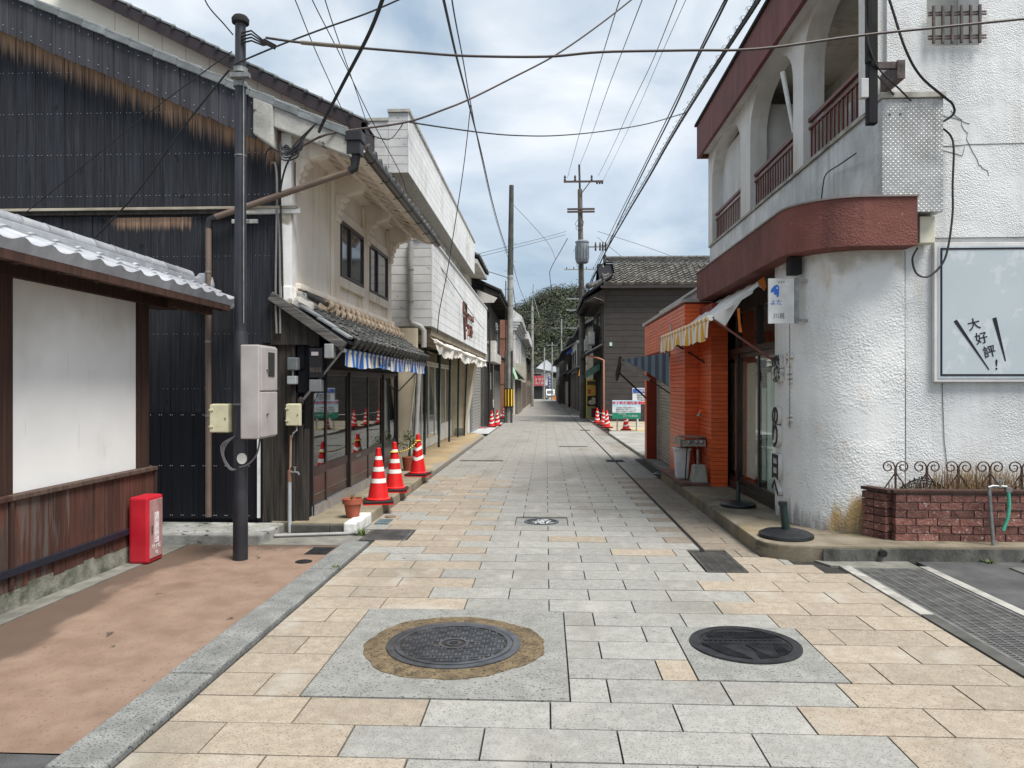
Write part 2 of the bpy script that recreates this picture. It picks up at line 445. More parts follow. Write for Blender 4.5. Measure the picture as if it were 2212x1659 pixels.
disc(MB(), C1, .355, -.01, .0075).build('plate', m_iron2, mh)
ring(MB(), C1, .325, .355, 0, .0135).build('rim', m_ironw, mh)
pat = MB(); cs = .0475
for i in range(-8, 9):
    for j in range(-8, 9):
        cx, cy = i * cs, j * cs
        if math.hypot(cx, cy) > .315 or math.hypot(cx, cy) < .098: continue
        if (i + j) % 2 == 0:
            for q in (-.0125, .0125): flatbar(pat, C1, cx - .031, cy + q, cx + .031, cy + q, .011, .005, .0125)
        else:
            for q in (-.0105, .0105): flatbar(pat, C1, cx + q, cy - .021, cx + q, cy + .021, .0135, .005, .0125)
pat.build('raised_pattern', m_ironw, mh, kind='stuff')
cb = MB(); ring(cb, C1, .074, .092, .004, .0135, 36); ring(cb, C1, .030, .045, .004, .013, 24)
flatbar(cb, C1, -.05, 0, .05, 0, .012, .004, .0135); disc(cb, C1, .015, .004, .0135, 12)
cb.build('emblem', m_ironw, mh)

C2 = (1.205, 4.555, gz(4.555))
mh2 = thing('manhole_cover', 'black round iron manhole cover with a raised picture of a bridge', 'manhole cover', C2)
disc(MB(), C2, .305, -.01, .006).build('plate', m_iron, mh2)
ring(MB(), C2, .272, .328, -.01, .012).build('rim', m_iron, mh2)
lp = MB()
def chord(y): return math.sqrt(max(0, .262 ** 2 - y * y))
def ln(x0, y0, x1, y1, w=.006):
    # clip to the picture circle
    n = 24; pts = [(x0 + (x1 - x0) * i / n, y0 + (y1 - y0) * i / n) for i in range(n + 1)]
    ins = [p for p in pts if math.hypot(*p) < .264]
    if len(ins) > 1: flatbar(lp, C2, *ins[0], *ins[-1], w, .004, .0125)
for yy in (.05, .062, .012, .0, -.012): ln(-.26, yy, .26, yy + .012, .008)
for i in range(9): ln(-.26 + .012 * i, -.02 - .0 * i, -.02 + .012 * i - .1, -.26, .005)
for i in range(7): ln(.0 + .024 * i, -.025, .10 + .005 * i, -.24, .011)
for i in range(6): ln(.2 + .013 * i, -.01, .23 + .004 * i, -.2, .006)
for i in range(12): ln(.02, -.05 - .018 * i, .26, -.03 - .02 * i, .004)
for i in range(6): ln(-.2, .1 + .022 * i, .22, .09 + .024 * i, .005)
for q in range(5):
    r = .02 + .014 * q; pr = None
    for k in range(13):
        a = PI * k / 12; p = (-.13 + r * math.cos(a) * 1.6, .13 + r * math.sin(a))
        if pr: ln(*pr, *p, .005)
        pr = p
for i in range(14): ln(-.22 + .03 * i, .02, -.21 + .03 * i, .05, .005)
lp.build('raised_picture', m_iron, mh2, kind='stuff')

C3 = (-.055, 8.72, gz(8.72))
mh3 = thing('manhole_cover', 'small pale patterned water cover in the middle of the street', 'manhole cover', C3)
ring(MB(), C3, .175, .205, -.01, .010, 40).build('rim', m_ironw, mh3)
disc(MB(), C3, .178, -.01, .005).build('plate', m_iron, mh3)
m_wpt = plain('worn_white_paint', (.5, .51, .52), .7)
wp = MB()
for i in range(26):
    a = R.uniform(0, 6.28); r = R.uniform(.02, .15); q = R.uniform(0, 3.1); l = R.uniform(.015, .045)
    flatbar(wp, C3, r * math.cos(a) - l * math.cos(q), r * math.sin(a) - l * math.sin(q), r * math.cos(a) + l * math.cos(q), r * math.sin(a) + l * math.sin(q), .016, .004, .0095)
wp.build('painted_relief', m_wpt, mh3, kind='stuff')

# ------------------------------------------------------------ drain gratings
m_gal = mat('galvanised', (.17, .17, .165), (.30, .30, .29), rough=.5, metal=.75, scale=12, bump=.1)
m_pit = plain('pit', (.012, .012, .012), .95)
def grating(name, label, x0, x1, y0, y1, nx, ny, m=m_gal, frame=.03, wb=.006, wc=.008):
    c = ((x0 + x1) / 2, (y0 + y1) / 2, gz((y0 + y1) / 2))
    t = thing(name, label, 'drain grate', c)
    fb = MB()
    for a, b, d, e in ((x0, x1, y0, y0 + frame), (x0, x1, y1 - frame, y1), (x0, x0 + frame, y0 + frame, y1 - frame), (x1 - frame, x1, y0 + frame, y1 - frame)):
        slab(fb, [(a, d), (b, d), (b, e), (a, e)], -.03, .006)
    fb.build('frame', m, t)
    slab(MB(), [(x0 + .002, y0 + .002), (x1 - .002, y0 + .002), (x1 - .002, y1 - .002), (x0 + .002, y1 - .002)], -.055, -.035).build('pit', m_pit, t)
    g = MB()
    for i in range(nx):
        x = x0 + frame + (x1 - x0 - 2 * frame) * (i + .5) / nx
        slab(g, [(x - wc / 2, y0 + frame), (x + wc / 2, y0 + frame), (x + wc / 2, y1 - frame), (x - wc / 2, y1 - frame)], -.03, .005)
    for i in range(ny):
        yy = y0 + frame + (y1 - y0 - 2 * frame) * (i + .5) / ny
        slab(g, [(x0 + frame, yy - wb / 2), (x1 - frame, yy - wb / 2), (x1 - frame, yy + wb / 2), (x0 + frame, yy + wb / 2)], -.03, .0035)
    g.build('bars', m, t, kind='stuff')
    return t
grating('drain_grate', 'steel drain grate beside the end of the granite kerb', -1.92, -1.45, 7.57, 8.13, 26, 3, mat('grate_dark', (.07, .07, .068), (.14, .14, .135), rough=.6, metal=.5), .03, .006, .007)
m_gdk = mat('grate_black', (.045, .043, .04), (.09, .088, .082), rough=.7, metal=.4)
grating('drain_grate', 'dark drain grate at the near end of the slot drain', 1.37, 1.71, 6.36, 7.13, 3, 46, m_gdk, .02, .009, .012)
t = grating('channel_grate', 'wide galvanised channel grating beside the asphalt yard', 2.66, 3.24, 3.2, 6.56, 6, 104, m_gal, .025, .012, .012)
m_conc = mat('concrete', (.22, .215, .195), (.36, .35, .32), scale=4, rough=.88, bump=.3, bscale=60, streak=((.08, .075, .06), .6))
m_concd = mat('concrete_dark', (.10, .098, .085), (.2, .195, .17), scale=5, rough=.9, bump=.35, bscale=60)
struct('channel_kerb', slab(MB(), [(2.565, .5), (2.655, .5), (2.655, 5.2), (2.565, 5.2)], -.05, .010), mat('wet_kerb', (.04, .04, .037), (.09, .088, .08), scale=5, rough=.6))
struct('channel_kerb', slab(MB(), [(2.565, 5.205), (2.655, 5.205), (2.655, 6.62), (2.565, 6.62)], -.05, .011), m_conc)
struct('channel_kerb', slab(MB(), [(3.25, .5), (3.33, .5), (3.33, 6.62), (3.25, 6.62)], -.05, .011), m_conc)
struct('channel_end', slab(MB(), [(2.66, 6.57), (3.25, 6.57), (3.25, 6.93), (2.4, 6.93), (2.5, 6.64), (2.66, 6.64)], -.05, .006), m_concd)
m_asph = mat('asphalt', (.035, .035, .036), (.075, .075, .076), scale=3, rough=.92, bump=.5, bscale=160, bdist=.004, spots=((.13, .13, .13), 180, .66))
struct('asphalt_yard', slab(MB(), [(3.335, .5), (14, .5), (14, 6.95), (3.335, 6.95)], -.05, .004), m_asph)
t = tag(slab(MB(), [(4.0, 6.35), (4.5, 6.35), (4.5, 6.6), (4.0, 6.6)], 0.004, .016).build('steel_plate', m_gal), 'bright steel plate lying on the asphalt by the planter', 'plate')
for nm, lb, x, yy in (('drain_grate', 'small iron drain lid on the slot drain near the parking lot', 1.51, 16.4), ('drain_grate', 'small iron drain lid on the slot drain past the traffic cones', 1.52, 29.2)):
    grating(nm, lb, x - .2, x + .2, yy - .25, yy + .25, 3, 10, m_gdk)
for lb, x0, x1, yy in (('long iron drain strip across the paving before the white shop', -1.9, -.95, 16.2), ('long iron drain strip across the paving past the parking lot', .35, 1.15, 20.5), ('narrow iron drain strip by the leaning utility pole', -1.4, -.8, 38.5)):
    t = grating('drain_strip', lb, x0, x1, yy, yy + .22, 18, 1, m_gdk)
# small lids
def lid(name, label, x0, x1, y0, y1, m, rnd_=False):
    c = ((x0 + x1) / 2, (y0 + y1) / 2, gz((y0 + y1) / 2)); t = thing(name, label, 'lid', c)
    if rnd_:
        r = (x1 - x0) / 2; disc(MB(), c, r, 0, .012, 28).build('plate', m, t); ring(MB(), c, r * .75, r * .85, .011, .015, 28).build('ridge', m, t)
    else:
        slab(MB(), [(x0, y0), (x1, y0), (x1, y1), (x0, y1)], 0, .011).build('plate', m, t)
        b = MB()
        for i in range(6):
            for j in range(6):
                if (i + j) % 2: continue
                xa = x0 + .02 + (x1 - x0 - .04) * i / 6; ya = y0 + .02 + (y1 - y0 - .04) * j / 6
                slab(b, [(xa, ya), (xa + .02, ya), (xa + .02, ya + .03), (xa, ya + .03)], .010, .014)
        b.build('relief', m, t, kind='stuff')
    return t
lid('valve_lid', 'square iron lid in the red pavement near the kerb', -2.27, -2.06, 6.85, 7.16, m_iron)
lid('valve_lid', 'small round iron lid in the red pavement', -2.25, -2.10, 6.48, 6.63, m_iron, True)
lid('water_meter_cover', 'blue water meter lid below the white painted kerb block', -1.99, -1.83, 8.48, 8.78, mat('lid_blue', (.08, .13, .15), (.17, .23, .25), rough=.6, metal=.3))
lid('valve_lid', 'rust brown round lid beside the blue meter lid', -1.97, -1.83, 8.9, 9.04, mat('lid_rust', (.12, .08, .06), (.2, .15, .11), rough=.8), True)
# slot drain: a dark open joint with steel lips
m_slot = mat('slot_steel', (.03, .028, .025), (.06, .055, .05), rough=.7)
struct('slot_drain', MB().add(*[(lambda b: (b.v, b.f))(slab(slab(MB(), [(1.494, 7.16), (1.503, 7.16), (1.503, 110), (1.494, 110)], -.011, .001), [(1.52, 7.16), (1.529, 7.16), (1.529, 110), (1.52, 110)], -.011, .001))][0]), m_slot)

# ------------------------------------------------------------ left pavement
m_red = mat('red_pavement', (.165, .108, .078), (.225, .158, .118), scale=4, rough=.93, bump=.4, bscale=160, bdist=.004, spots=((.13, .075, .05), 60, .63))
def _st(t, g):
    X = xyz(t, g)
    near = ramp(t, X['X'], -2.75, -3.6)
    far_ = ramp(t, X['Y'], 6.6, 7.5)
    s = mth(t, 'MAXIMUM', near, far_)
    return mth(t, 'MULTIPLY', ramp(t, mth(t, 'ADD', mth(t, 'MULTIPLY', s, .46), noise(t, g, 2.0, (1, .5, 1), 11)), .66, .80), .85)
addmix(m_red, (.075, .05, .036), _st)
addmix(m_red, (.12, .075, .05), lambda t, g: mth(t, 'MULTIPLY', ramp(t, noise(t, g, 1.5, (1, 1, 1), 8), .58, .78), .6))
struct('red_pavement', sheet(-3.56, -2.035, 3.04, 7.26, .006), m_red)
addmix(m_red, (.03, .025, .02), lambda t, g: mth(t, 'MULTIPLY', ramp(t, noise(t, g, 9, (1, .6, 1), 3), .70, .73), .8))
struct('asphalt_patch', slab(MB(), [(-5, .5), (-2.035, .5), (-2.035, 3.03), (-5, 3.07)], -.05, .004), m_asph)
struct('gutter_strip', slab(MB(), [(-3.78, 3.06), (-3.565, 3.06), (-3.565, 7.2), (-3.78, 7.2)], -.05, .012), m_concd)
struct('concrete_apron', slab(MB(), [(-3.0, 7.27), (-2.03, 7.27), (-1.93, 7.52), (-1.93, 8.1), (-3.0, 8.1)], -.05, .008), m_concd)
m_kerb = mat('kerb_granite', (.135, .138, .131), (.23, .234, .225), scale=5, spots=((.055, .06, .062), 95, .56), rough=.8, bump=.3, bscale=180, bdist=.003)
kerb = bpy.data.objects.new('kerb', None); COL.objects.link(kerb); kerb['kind'] = 'structure'; ORG['kerb'] = (0, 0, 0)
y = .6
for L_ in (1.1, 1.2, 1.0, 1.25, 1.1, 1.15):
    e = min(y + L_, 7.5)
    dz = R.uniform(0, .008)
    q = slab(MB(), [(-2.03, y + .004), (-1.785, y + .004), (-1.785, e - .004), (-2.03, e - .004)], -.06, .022 + dz)
    q.build('kerb_stone', m_kerb, kerb, bevel=.012)
    y = e
# weeds in the joints
m_weed = mat('weed_green', (.045, .075, .02), (.11, .14, .045), rough=.7, scale=20)
def tuft(label, x, y, z, r=.07, h=.07, n=26):
    b = MB()
    for i in range(n):
        a = R.uniform(0, 6.28); l = R.uniform(.5, 1) * r; p = Vector((x + R.uniform(-.3, .3) * r, y + R.uniform(-.5, .5) * r, z))
        d = Vector((math.cos(a) * l, math.sin(a) * l, R.uniform(.4, 1) * h)); s = Vector((-math.sin(a), math.cos(a), 0)) * R.uniform(.004, .008)
        b.add([p - s, p + s, p + d * .6 + s * .8 + Vector((0, 0, .01)), p + d * .6 - s * .8 + Vector((0, 0, .01)), p + d], [(0, 1, 2, 3), (3, 2, 4)])
    return tag(b.build('weed', m_weed, fix=False), label, 'weed')
tuft('green weed growing out of the granite kerb joint', -1.80, 6.32, gz(6.3), .06, .05)
tuft('green weed at the foot of the white painted kerb block', -1.96, 7.8, gz(7.8), .12, .09, 50)

# ------------------------------------------------------------ left platform
m_plat = mat('platform_concrete', (.15, .125, .085), (.26, .225, .16), scale=2.6, rough=.9, bump=.35, bscale=70, spots=((.12, .1, .07), 9, .66))
struct('shop_platform', slab(MB(), [(-3.0, 7.95), (-2.76, 7.9), (-2.035, 7.9), (-2.06, 13.4), (-3.0, 13.4)], -.06, .12), m_plat, bevel=.015)
m_stone = mat('dark_stone', (.04, .04, .038), (.09, .088, .08), scale=6, rough=.9, bump=.5, bscale=30)
struct('platform_stone', slab(MB(), [(-2.78, 7.86), (-2.33, 7.85), (-2.33, 7.895), (-2.78, 7.895)], -.06, .10), m_stone, bevel=.01)
struct('platform_stone', slab(MB(), [(-2.325, 7.85), (-2.06, 7.85), (-2.06, 7.895), (-2.325, 7.895)], -.06, .105), m_stone, bevel=.01)
tag(slab(MB(), [(-2.16, 7.8), (-2.02, 7.8), (-2.02, 8.5), (-2.16, 8.5)], .0, .135).build('kerb_block', mat('white_paint_worn', (.45, .44, .42), (.72, .71, .69), scale=8, rough=.8, bump=.3), bevel=.02), 'white painted concrete block at the platform corner', 'kerb block')
m_tan = mat('tan_apron', (.23, .165, .085), (.34, .26, .15), scale=1.4, rough=.88, bump=.25, bscale=60)
addmix(m_tan, (.22, .2, .17), lambda t, g: ramp(t, mth(t, 'ADD', mth(t, 'MULTIPLY', ramp(t, xyz(t, g)['X'], -2.35, -2.1), .25), noise(t, g, 1.2)), .55, .75))
ap = [(-3.3, 13.42), (-2.10, 13.42)] + [(-2.08 - .0 * i, 13.6 + i * 1.2) for i in range(10)] + [(-2.12, 25), (-2.3, 25.7), (-2.6, 26.2), (-3.3, 26.4)]
struct('shop_apron', slab(MB(), ap, -.06, .06), m_tan)
m_tilef = mat('grey_tile_floor', (.30, .31, .31), (.42, .43, .43), scale=2, rough=.8, bump=.1)
ft = struct('side_pavement', slab(MB(), [(-3.2, 26.42), (-2.06, 26.42), (-2.06, 45), (-3.2, 45)], -.06, .01), m_joint)
tm = MB().box(-.5, .5, -.5, .5, -.02, 0).mesh('floor_tile', m_tilef)
for i in range(3):
    for j in range(20):
        yy = 26.65 + j * .46
        place('floor_tile', tm, ft, (-2.25 - i * .38, yy, gz(yy) + .022), (TILT, 0, 0), (.372, .452, 1))
struct('side_pavement', slab(MB(), [(-3.2, 45), (-2.06, 45), (-2.06, 140), (-3.2, 140)], -.06, .02), m_conc)
# kerb line on the left from the apron onward
struct('edge_drain', slab(MB(), [(-2.075, 26.0), (-2.045, 26.0), (-2.045, 110), (-2.075, 110)], -.06, .012), m_slot)

# ------------------------------------------------------------ right platform
def arc(cx, cy, r, a0, a1, n=8): return [(cx + r * math.cos(rad(a0 + (a1 - a0) * i / n)), cy + r * math.sin(rad(a0 + (a1 - a0) * i / n))) for i in range(n + 1)]
rp = [(1.99, 13.0)] + arc(2.29, 7.15, .30, 180, 255, 8) + [(2.6, 6.83), (3.2, 6.86), (9, 6.95), (9, 13.0)]
m_platr = mat('platform_stained', (.10, .082, .056), (.215, .185, .135), scale=2.2, rough=.88, bump=.35, bscale=70)
addmix(m_platr, (.22, .165, .085), lambda t, g: mth(t, 'MULTIPLY', ramp(t, noise(t, g, 1.7, (1, 1, 1), 6), .52, .7), .6))
addmix(m_platr, (.03, .028, .024), lambda t, g: mth(t, 'MULTIPLY', ramp(t, mth(t, 'MULTIPLY_ADD', xyz(t, g)['Z'], -6.) if False else noise(t, g, 2.6, (1, 1, 3), 8), .55, .68), .7))
struct('shop_platform', slab(MB(), rp, -.06, .14), m_platr, bevel=.02)
m_sidestain = mat('wet_concrete', (.018, .018, .016), (.15, .145, .13), scale=2.2, stretch=(1, 1, .6), detail=10, lo=.40, hi=.62, rough=.75, bump=.6, bscale=40)
struct('platform_face', slab(MB(), [(2.5, 6.805), (2.62, 6.80), (3.2, 6.835), (9, 6.925), (9, 6.94), (3.2, 6.85), (2.6, 6.82), (2.5, 6.825)], -.05, .115), m_sidestain)
tag(MB().cyl((3.02, 6.78, .03), (3.02, 6.9, .03), .033, 14).build('drain_pipe', m_pit), 'black drain pipe mouth in the platform face', 'pipe')
tuft('green weed at the platform foot near the garden tap', 4.35, 6.86, gz(6.9), .12, .08, 40)
tuft('green weed at the platform foot beside the crack', 3.95, 6.84, gz(6.9), .10, .05, 30)
# pavement in front of the orange shop, then the parking lot
struct('side_slab', slab(MB(), [(2.2, 13.02), (6, 13.02), (6, 17.0), (2.2, 17.0)], -.06, .05), m_concd)
m_slab = mat('grey_slab', (.19, .185, .165), (.31, .30, .27), scale=1.5, rough=.9, bump=.3, bscale=40)
struct('parking_apron', slab(MB(), [(2.2, 17.02), (12, 17.02), (12, 27.4), (2.32, 27.4), (2.2, 26.2)], -.06, .075), m_slab, bevel=.02)
m_lot = mat('parking_lot', (.27, .23, .16), (.36, .315, .225), scale=.8, rough=.9, bump=.2, bscale=30)
lot = struct('parking_lot', slab(MB(), [(2.45, 27.42), (20, 27.42), (20, 36.1), (2.45, 36.1)], -.06, .07), m_lot)
m_line = plain('line_paint', (.75, .72, .6), .7)
m_yline = plain('yellow_paint', (.78, .50, .08), .7)
for yy, mm, w in ((29.6, m_line, .12), (32.2, m_line, .12)):
    slab(MB(), [(3.2, yy), (20, yy), (20, yy + w), (3.2, yy + w)], .068, .0745).build('painted_line', mm, lot)
struct('side_slab', slab(MB(), [(2.22, 36.12), (3.2, 36.12), (3.2, 140), (2.22, 140)], -.06, .06), m_slab)
# ============================================================ shared building bits
def eul(E, S):
    E = Vector(E).normalized(); S = Vector(S).normalized(); N = E.cross(S)
    return Matrix((E, S, N)).transposed().to_euler()
def wave_tile(name, m, w=.27, l=.30, amp=.035, th=.018, lip=0., nseg=8, point=False, rise=.022):
    """roof tile: dished across x, laid up-slope along y; lip = hanging front of an eave tile"""
    def zf(u):
        return amp * (0.5 + 0.5 * math.cos(2 * PI * u)) ** 1.7
    vs = []; fs = []
    for yy, dz in ((0, rise), (l, 0)):
        for k in range(nseg + 1): vs.append((u_ := (k / nseg - .5) * w * 1.03, yy, zf(k / nseg) + th + dz))
        for k in range(nseg + 1): vs.append(((k / nseg - .5) * w * 1.03, yy, zf(k / nseg) + dz))
    n = nseg + 1
    for k in range(nseg):
        fs += [(k, k + 1, 2 * n + k + 1, 2 * n + k), (n + k + 1, n + k, 3 * n + k, 3 * n + k + 1), (k, n + k, n + k + 1, k + 1), (2 * n + k, 2 * n + k + 1, 3 * n + k + 1, 3 * n + k)]
    fs += [(0, 2 * n, 3 * n, n), (nseg, n + nseg, 3 * n + nseg, 2 * n + nseg)]
    b = MB().add(vs, fs)
    if lip:
        q = []
        for k in range(nseg + 1):
            u = k / nseg; zz = zf(u) + th + .022
            d = lip * (math.sin(PI * u) ** .8 if point else 1.)
            q.append((u, zz, d))
        lv = [((u - .5) * w * 1.03, -.004, z) for u, z, d in q] + [((u - .5) * w * 1.03, -.010, (z - d) if point else min(z - .02, .022 - d)) for u, z, d in q]
        lv += [(x, .012, z) for x, y_, z in lv]
        m2 = 2 * n
        lf = []
        for k in range(nseg): lf += [(k, k + 1, n + k + 1, n + k), (m2 + k, m2 + n + k, m2 + n + k + 1, m2 + k + 1), (n + k, n + k + 1, m2 + n + k + 1, m2 + n + k)]
        b.add(lv, lf)
    return b.mesh(name, m, smooth=True)
def tile_roof(parent, me, O, E, S, ncol, nrow, w, expo, eave=None, jit=.004, name='roof_tile', skip=None):
    e = eul(E, S); E = Vector(E).normalized(); S = Vector(S).normalized(); N = E.cross(S); O = Vector(O)
    for j in range(nrow):
        for i in range(ncol):
            if skip and skip(i, j): continue
            p = O + E * (i + .5) * w + S * j * expo + N * (R.uniform(-jit, jit))
            place(name if not (j == 0 and eave) else 'eave_tile', eave if (j == 0 and eave) else me, parent, tuple(p), (e.x + R.uniform(-.01, .01), e.y + R.uniform(-.012, .012), e.z))
def stripes(name, c1, c2, axis, period, rough=.8, duty=.5, ph=0.):
    m = mat(name, c1, tuple(min(1, v * 1.12) for v in c1), rough=rough, scale=5, bump=.15, bscale=60)
    addmix(m, c2, lambda t, g: mth(t, 'LESS_THAN', mth(t, 'FRACT', mth(t, 'ADD', mth(t, 'DIVIDE', xyz(t, g)[axis], period), ph)), duty))
    return m
WOODG = dict(stretch=(9, 9, .35), scale=3.2, detail=8, rough=.85, bump=.55, bscale=9, bdist=.006)
unit = MB().box(-.5, .5, -.5, .5, 0, 1)

# ============================================================ A: roofed plaster wall at the left
m_dkwood = mat('dark_brown_wood', (.024, .010, .007), (.062, .028, .018), rnd=.25, **WOODG)
m_wain = mat('red_brown_wood', (.050, .018, .012), (.11, .042, .028), rnd=.3, **WOODG)
addmix(m_wain, (.11, .10, .09), lambda t, g: mth(t, 'MULTIPLY', ramp(t, mth(t, 'ADD', mth(t, 'MULTIPLY', ramp(t, xyz(t, g)['Y'], 6.4, 4.9), .2), noise(t, g, 4, (6, 6, .5), 8)), .62, .78), .7))
addmix(m_wain, (.028, .016, .012), lambda t, g: mth(t, 'MULTIPLY', ramp(t, noise(t, g, 2.2, (1, 1, .6), 6), .5, .7), .7))
m_plaster = mat('white_plaster', (.74, .735, .72), (.81, .805, .79), scale=1.5, rough=.85, bump=.08, bscale=40)
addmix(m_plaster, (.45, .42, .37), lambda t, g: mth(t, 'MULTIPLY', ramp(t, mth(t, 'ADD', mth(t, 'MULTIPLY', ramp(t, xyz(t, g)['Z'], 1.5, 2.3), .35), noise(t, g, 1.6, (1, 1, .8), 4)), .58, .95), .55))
addmix(m_plaster, (.42, .43, .44), lambda t, g: mth(t, 'MULTIPLY', ramp(t, noise(t, g, 5, (5, 5, .35), 4), .66, .74), .5))
XA = -3.75
A = thing('roofed_wall', 'white plaster wall with brown plank base and silver tiled roof', 'wall', (XA, 5, gz(5)))
m_moss = mat('mossy_concrete', (.07, .075, .05), (.26, .255, .215), scale=7, rough=.9, bump=.5, bscale=50)
slab(MB(), [(XA - .25, 2.2), (XA + .03, 2.2), (XA + .03, 6.9), (XA - .25, 6.9)], -.06, .17).build('foundation', m_moss, A)
MB().box(XA - .2, XA - .03, 2.2, 6.66, .15, 2.42).build('plaster_panel', m_plaster, A)
for y0, y1 in ((6.66, 6.84), (4.86, 5.05), (2.6, 2.8)):
    MB().box(XA - .22, XA, y0, y1, .1, 2.36).build('post', m_dkwood, A, bevel=.008)
MB().box(XA - .2, XA + .02, 2.2, 7.35, 2.30, 2.44).build('beam', m_dkwood, A, bevel=.008)
MB().box(XA - .03, XA + .06, 4.97, 6.885, .735, .772).build('top_rail', mat('rail_wood', (.05, .03, .024), (.12, .08, .062), **WOODG), A, bevel=.006)
MB().box(XA - .03, XA + .06, 2.2, 4.96, .735, .772).build('top_rail', m_dkwood, A, bevel=.006)
y = 2.24
while y < 6.84:
    w = R.uniform(.112, .138); y1 = min(y + w, 6.86)
    MB().box(XA - .02, XA + .028 + R.uniform(0, .006), y + .0018, y1 - .0018, .10 + R.uniform(0, .01), .735).build('plank', m_wain, A, bevel=.003)
    y = y1
MB().box(XA - .02, XA + .05, 4.955, 4.995, .12, .735).build('corner_trim', m_dkwood, A)
MB().box(XA - .02, XA + .05, 6.862, 6.89, .10, .76).build('corner_trim', m_dkwood, A)
MB().box(XA + .036, XA + .062, 2.2, 6.6, .215, .268).build('base_strip', plain('blue_black', (.012, .014, .025), .5), A, bevel=.004)
# roof: two rafters planes, tiles on the street side, ridge
m_silver = mat('silver_tile', (.30, .31, .335), (.44, .455, .48), scale=5, rough=.33, rnd=.12, metal=.15, spec=.6, bump=.1)
ts = wave_tile('roof_tile', m_silver, .265, .29, .034); te = wave_tile('eave_tile', m_silver, .265, .29, .034, lip=.075)
sa = rad(24); Ex, Ez = -3.30, 2.40
Sd = (-math.cos(sa), 0, math.sin(sa))
NC = 21
tile_roof(A, ts, (Ex, 7.68 - NC * .265, Ez), (0, 1, 0), Sd, NC, 3, .265, .17, te)
rb = MB()
rb.prism([(-3.34, 2.385), (-3.34, 2.345), (-3.78, 2.50), (-4.2, 2.345), (-4.2, 2.385), (-3.78, 2.60)], (0, 2.1, 0), (1, 0, 0), (0, 0, 1), (0, 1, 0), 5.5)
rb.build('roof_deck', m_dkwood, A)
for yy in [2.4 + .42 * i for i in range(13)]:
    MB().beam((-3.78, yy, 2.47), (-3.32, yy, 2.325), .05, .06).build('rafter', m_dkwood, A)
MB().box(-3.36, -3.30, 2.1, 7.6, 2.315, 2.375).build('eave_board', m_dkwood, A)
MB().box(-3.5, -3.42, 6.7, 7.45, 2.26, 2.335).build('eave_purlin', m_dkwood, A, bevel=.006)
y = 2.2; i = 0
while y < 7.5:
    for z0, z1, hw in ((2.555, 2.60, .13), (2.603, 2.648, .11)):
        MB().box(-3.72 - hw + .05, -3.72 + hw, y + .002 + (.13 if z0 > 2.6 else 0), y + .278 + (.13 if z0 > 2.6 else 0), z0, z1).build('ridge_tile', m_silver, A, bevel=.006)
    b = MB(); b.tube([(-3.70, y + .003, 2.672), (-3.70, y + .03, 2.672), (-3.70, y + .277, 2.672)], [.064, .060, .058], 14); b.build('ridge_cap', m_silver, A, smooth=True)
    y += .28; i += 1
b = MB(); pf = [(-.10, -.09), (.10, -.09), (.105, .0), (.085, .075), (.04, .12), (-.04, .12), (-.085, .075), (-.105, 0)]
b.prism(pf, (-3.70, 7.82, 2.63), (1, 0, 0), (0, 0, 1), (0, 1, 0), .07); b.build('ridge_end', m_silver, A, bevel=.015)
b = MB(); b.box(-3.50, -3.28, 7.68, 7.80, 2.36, 2.45); b.build('verge_tile', m_silver, A, bevel=.02)
tile_roof(A, ts, (-4.22, 7.68, Ez), (0, -1, 0), (math.cos(sa), 0, math.sin(sa)), NC, 3, .265, .17, None)

# ============================================================ B: black timber house
YB = 7.95; XB = -2.78
m_char = mat('charred_wood', (.0035, .0042, .007), (.024, .027, .036), rnd=.25, lo=.34, hi=.74, stretch=(17, 17, .55), scale=3., detail=9, rough=.85, bump=.5, bscale=6, bdist=.006)
addmix(m_char, (.002, .002, .003), lambda t, g: mth(t, 'MULTIPLY', ramp(t, noise(t, g, 9, (1, 1, .75), 2), .70, .74), .8))
m_tar = mat('tarred_wood', (.0016, .0018, .004), (.006, .0065, .011), rnd=.3, stretch=(9, 9, .35), scale=3.2, rough=.68, spec=.25, bump=.4, bscale=9, bdist=.004)
m_old = mat('old_wood', (.008, .0068, .006), (.062, .051, .043), rnd=.3, lo=.34, hi=.78, stretch=(8, 8, .5), scale=3.2, detail=10, rough=.9, bump=1., bscale=7, bdist=.012)
def eave_z(X): return 4.18 + .427 * (-2.0 - X)        # roof plane
def _fresh(t, g):       # boards the deep eave keeps dry have kept their brown
    X = xyz(t, g)
    line = mth(t, 'ADD', mth(t, 'MULTIPLY', X['X'], -.427), 4.18 - .854 - .47)
    d = mth(t, 'SUBTRACT', line, X['Z'])           # distance below the barge
    streak = noise(t, g, 4, (8, 8, .3), 10)
    f1 = mth(t, 'MULTIPLY', ramp(t, d, .46, -.06), 1)
    d2 = mth(t, 'SUBTRACT', 3.38, X['Z'])
    side = mth(t, 'MULTIPLY', ramp(t, X['X'], -5.0, -4.6), ramp(t, X['X'], -3.7, -4.0))
    f2 = mth(t, 'MULTIPLY', mth(t, 'MULTIPLY', ramp(t, d2, .26, .02), side), ramp(t, d2, -.001, .0))
    f = mth(t, 'MAXIMUM', f1, f2)
    return ramp(t, mth(t, 'ADD', mth(t, 'MULTIPLY', f, .80), mth(t, 'ADD', mth(t, 'MULTIPLY', mth(t, 'SUBTRACT', streak, .5), .9), mth(t, 'MULTIPLY', mth(t, 'SUBTRACT', noise(t, g, 3, (26, 26, .7), 8), .5), .8))), .30, 1.0)
addmix(m_char, (.36, .225, .145), _fresh)
addmix(m_char, (.042, .045, .056), lambda t, g: mth(t, 'MULTIPLY', ramp(t, noise(t, g, 5, (8, 8, .3), 8), .60, .74), .5))
B = thing('timber_house', 'black timber townhouse with cream plaster upper storey and tiled pent roof', 'house', (-5, 10, gz(10)))
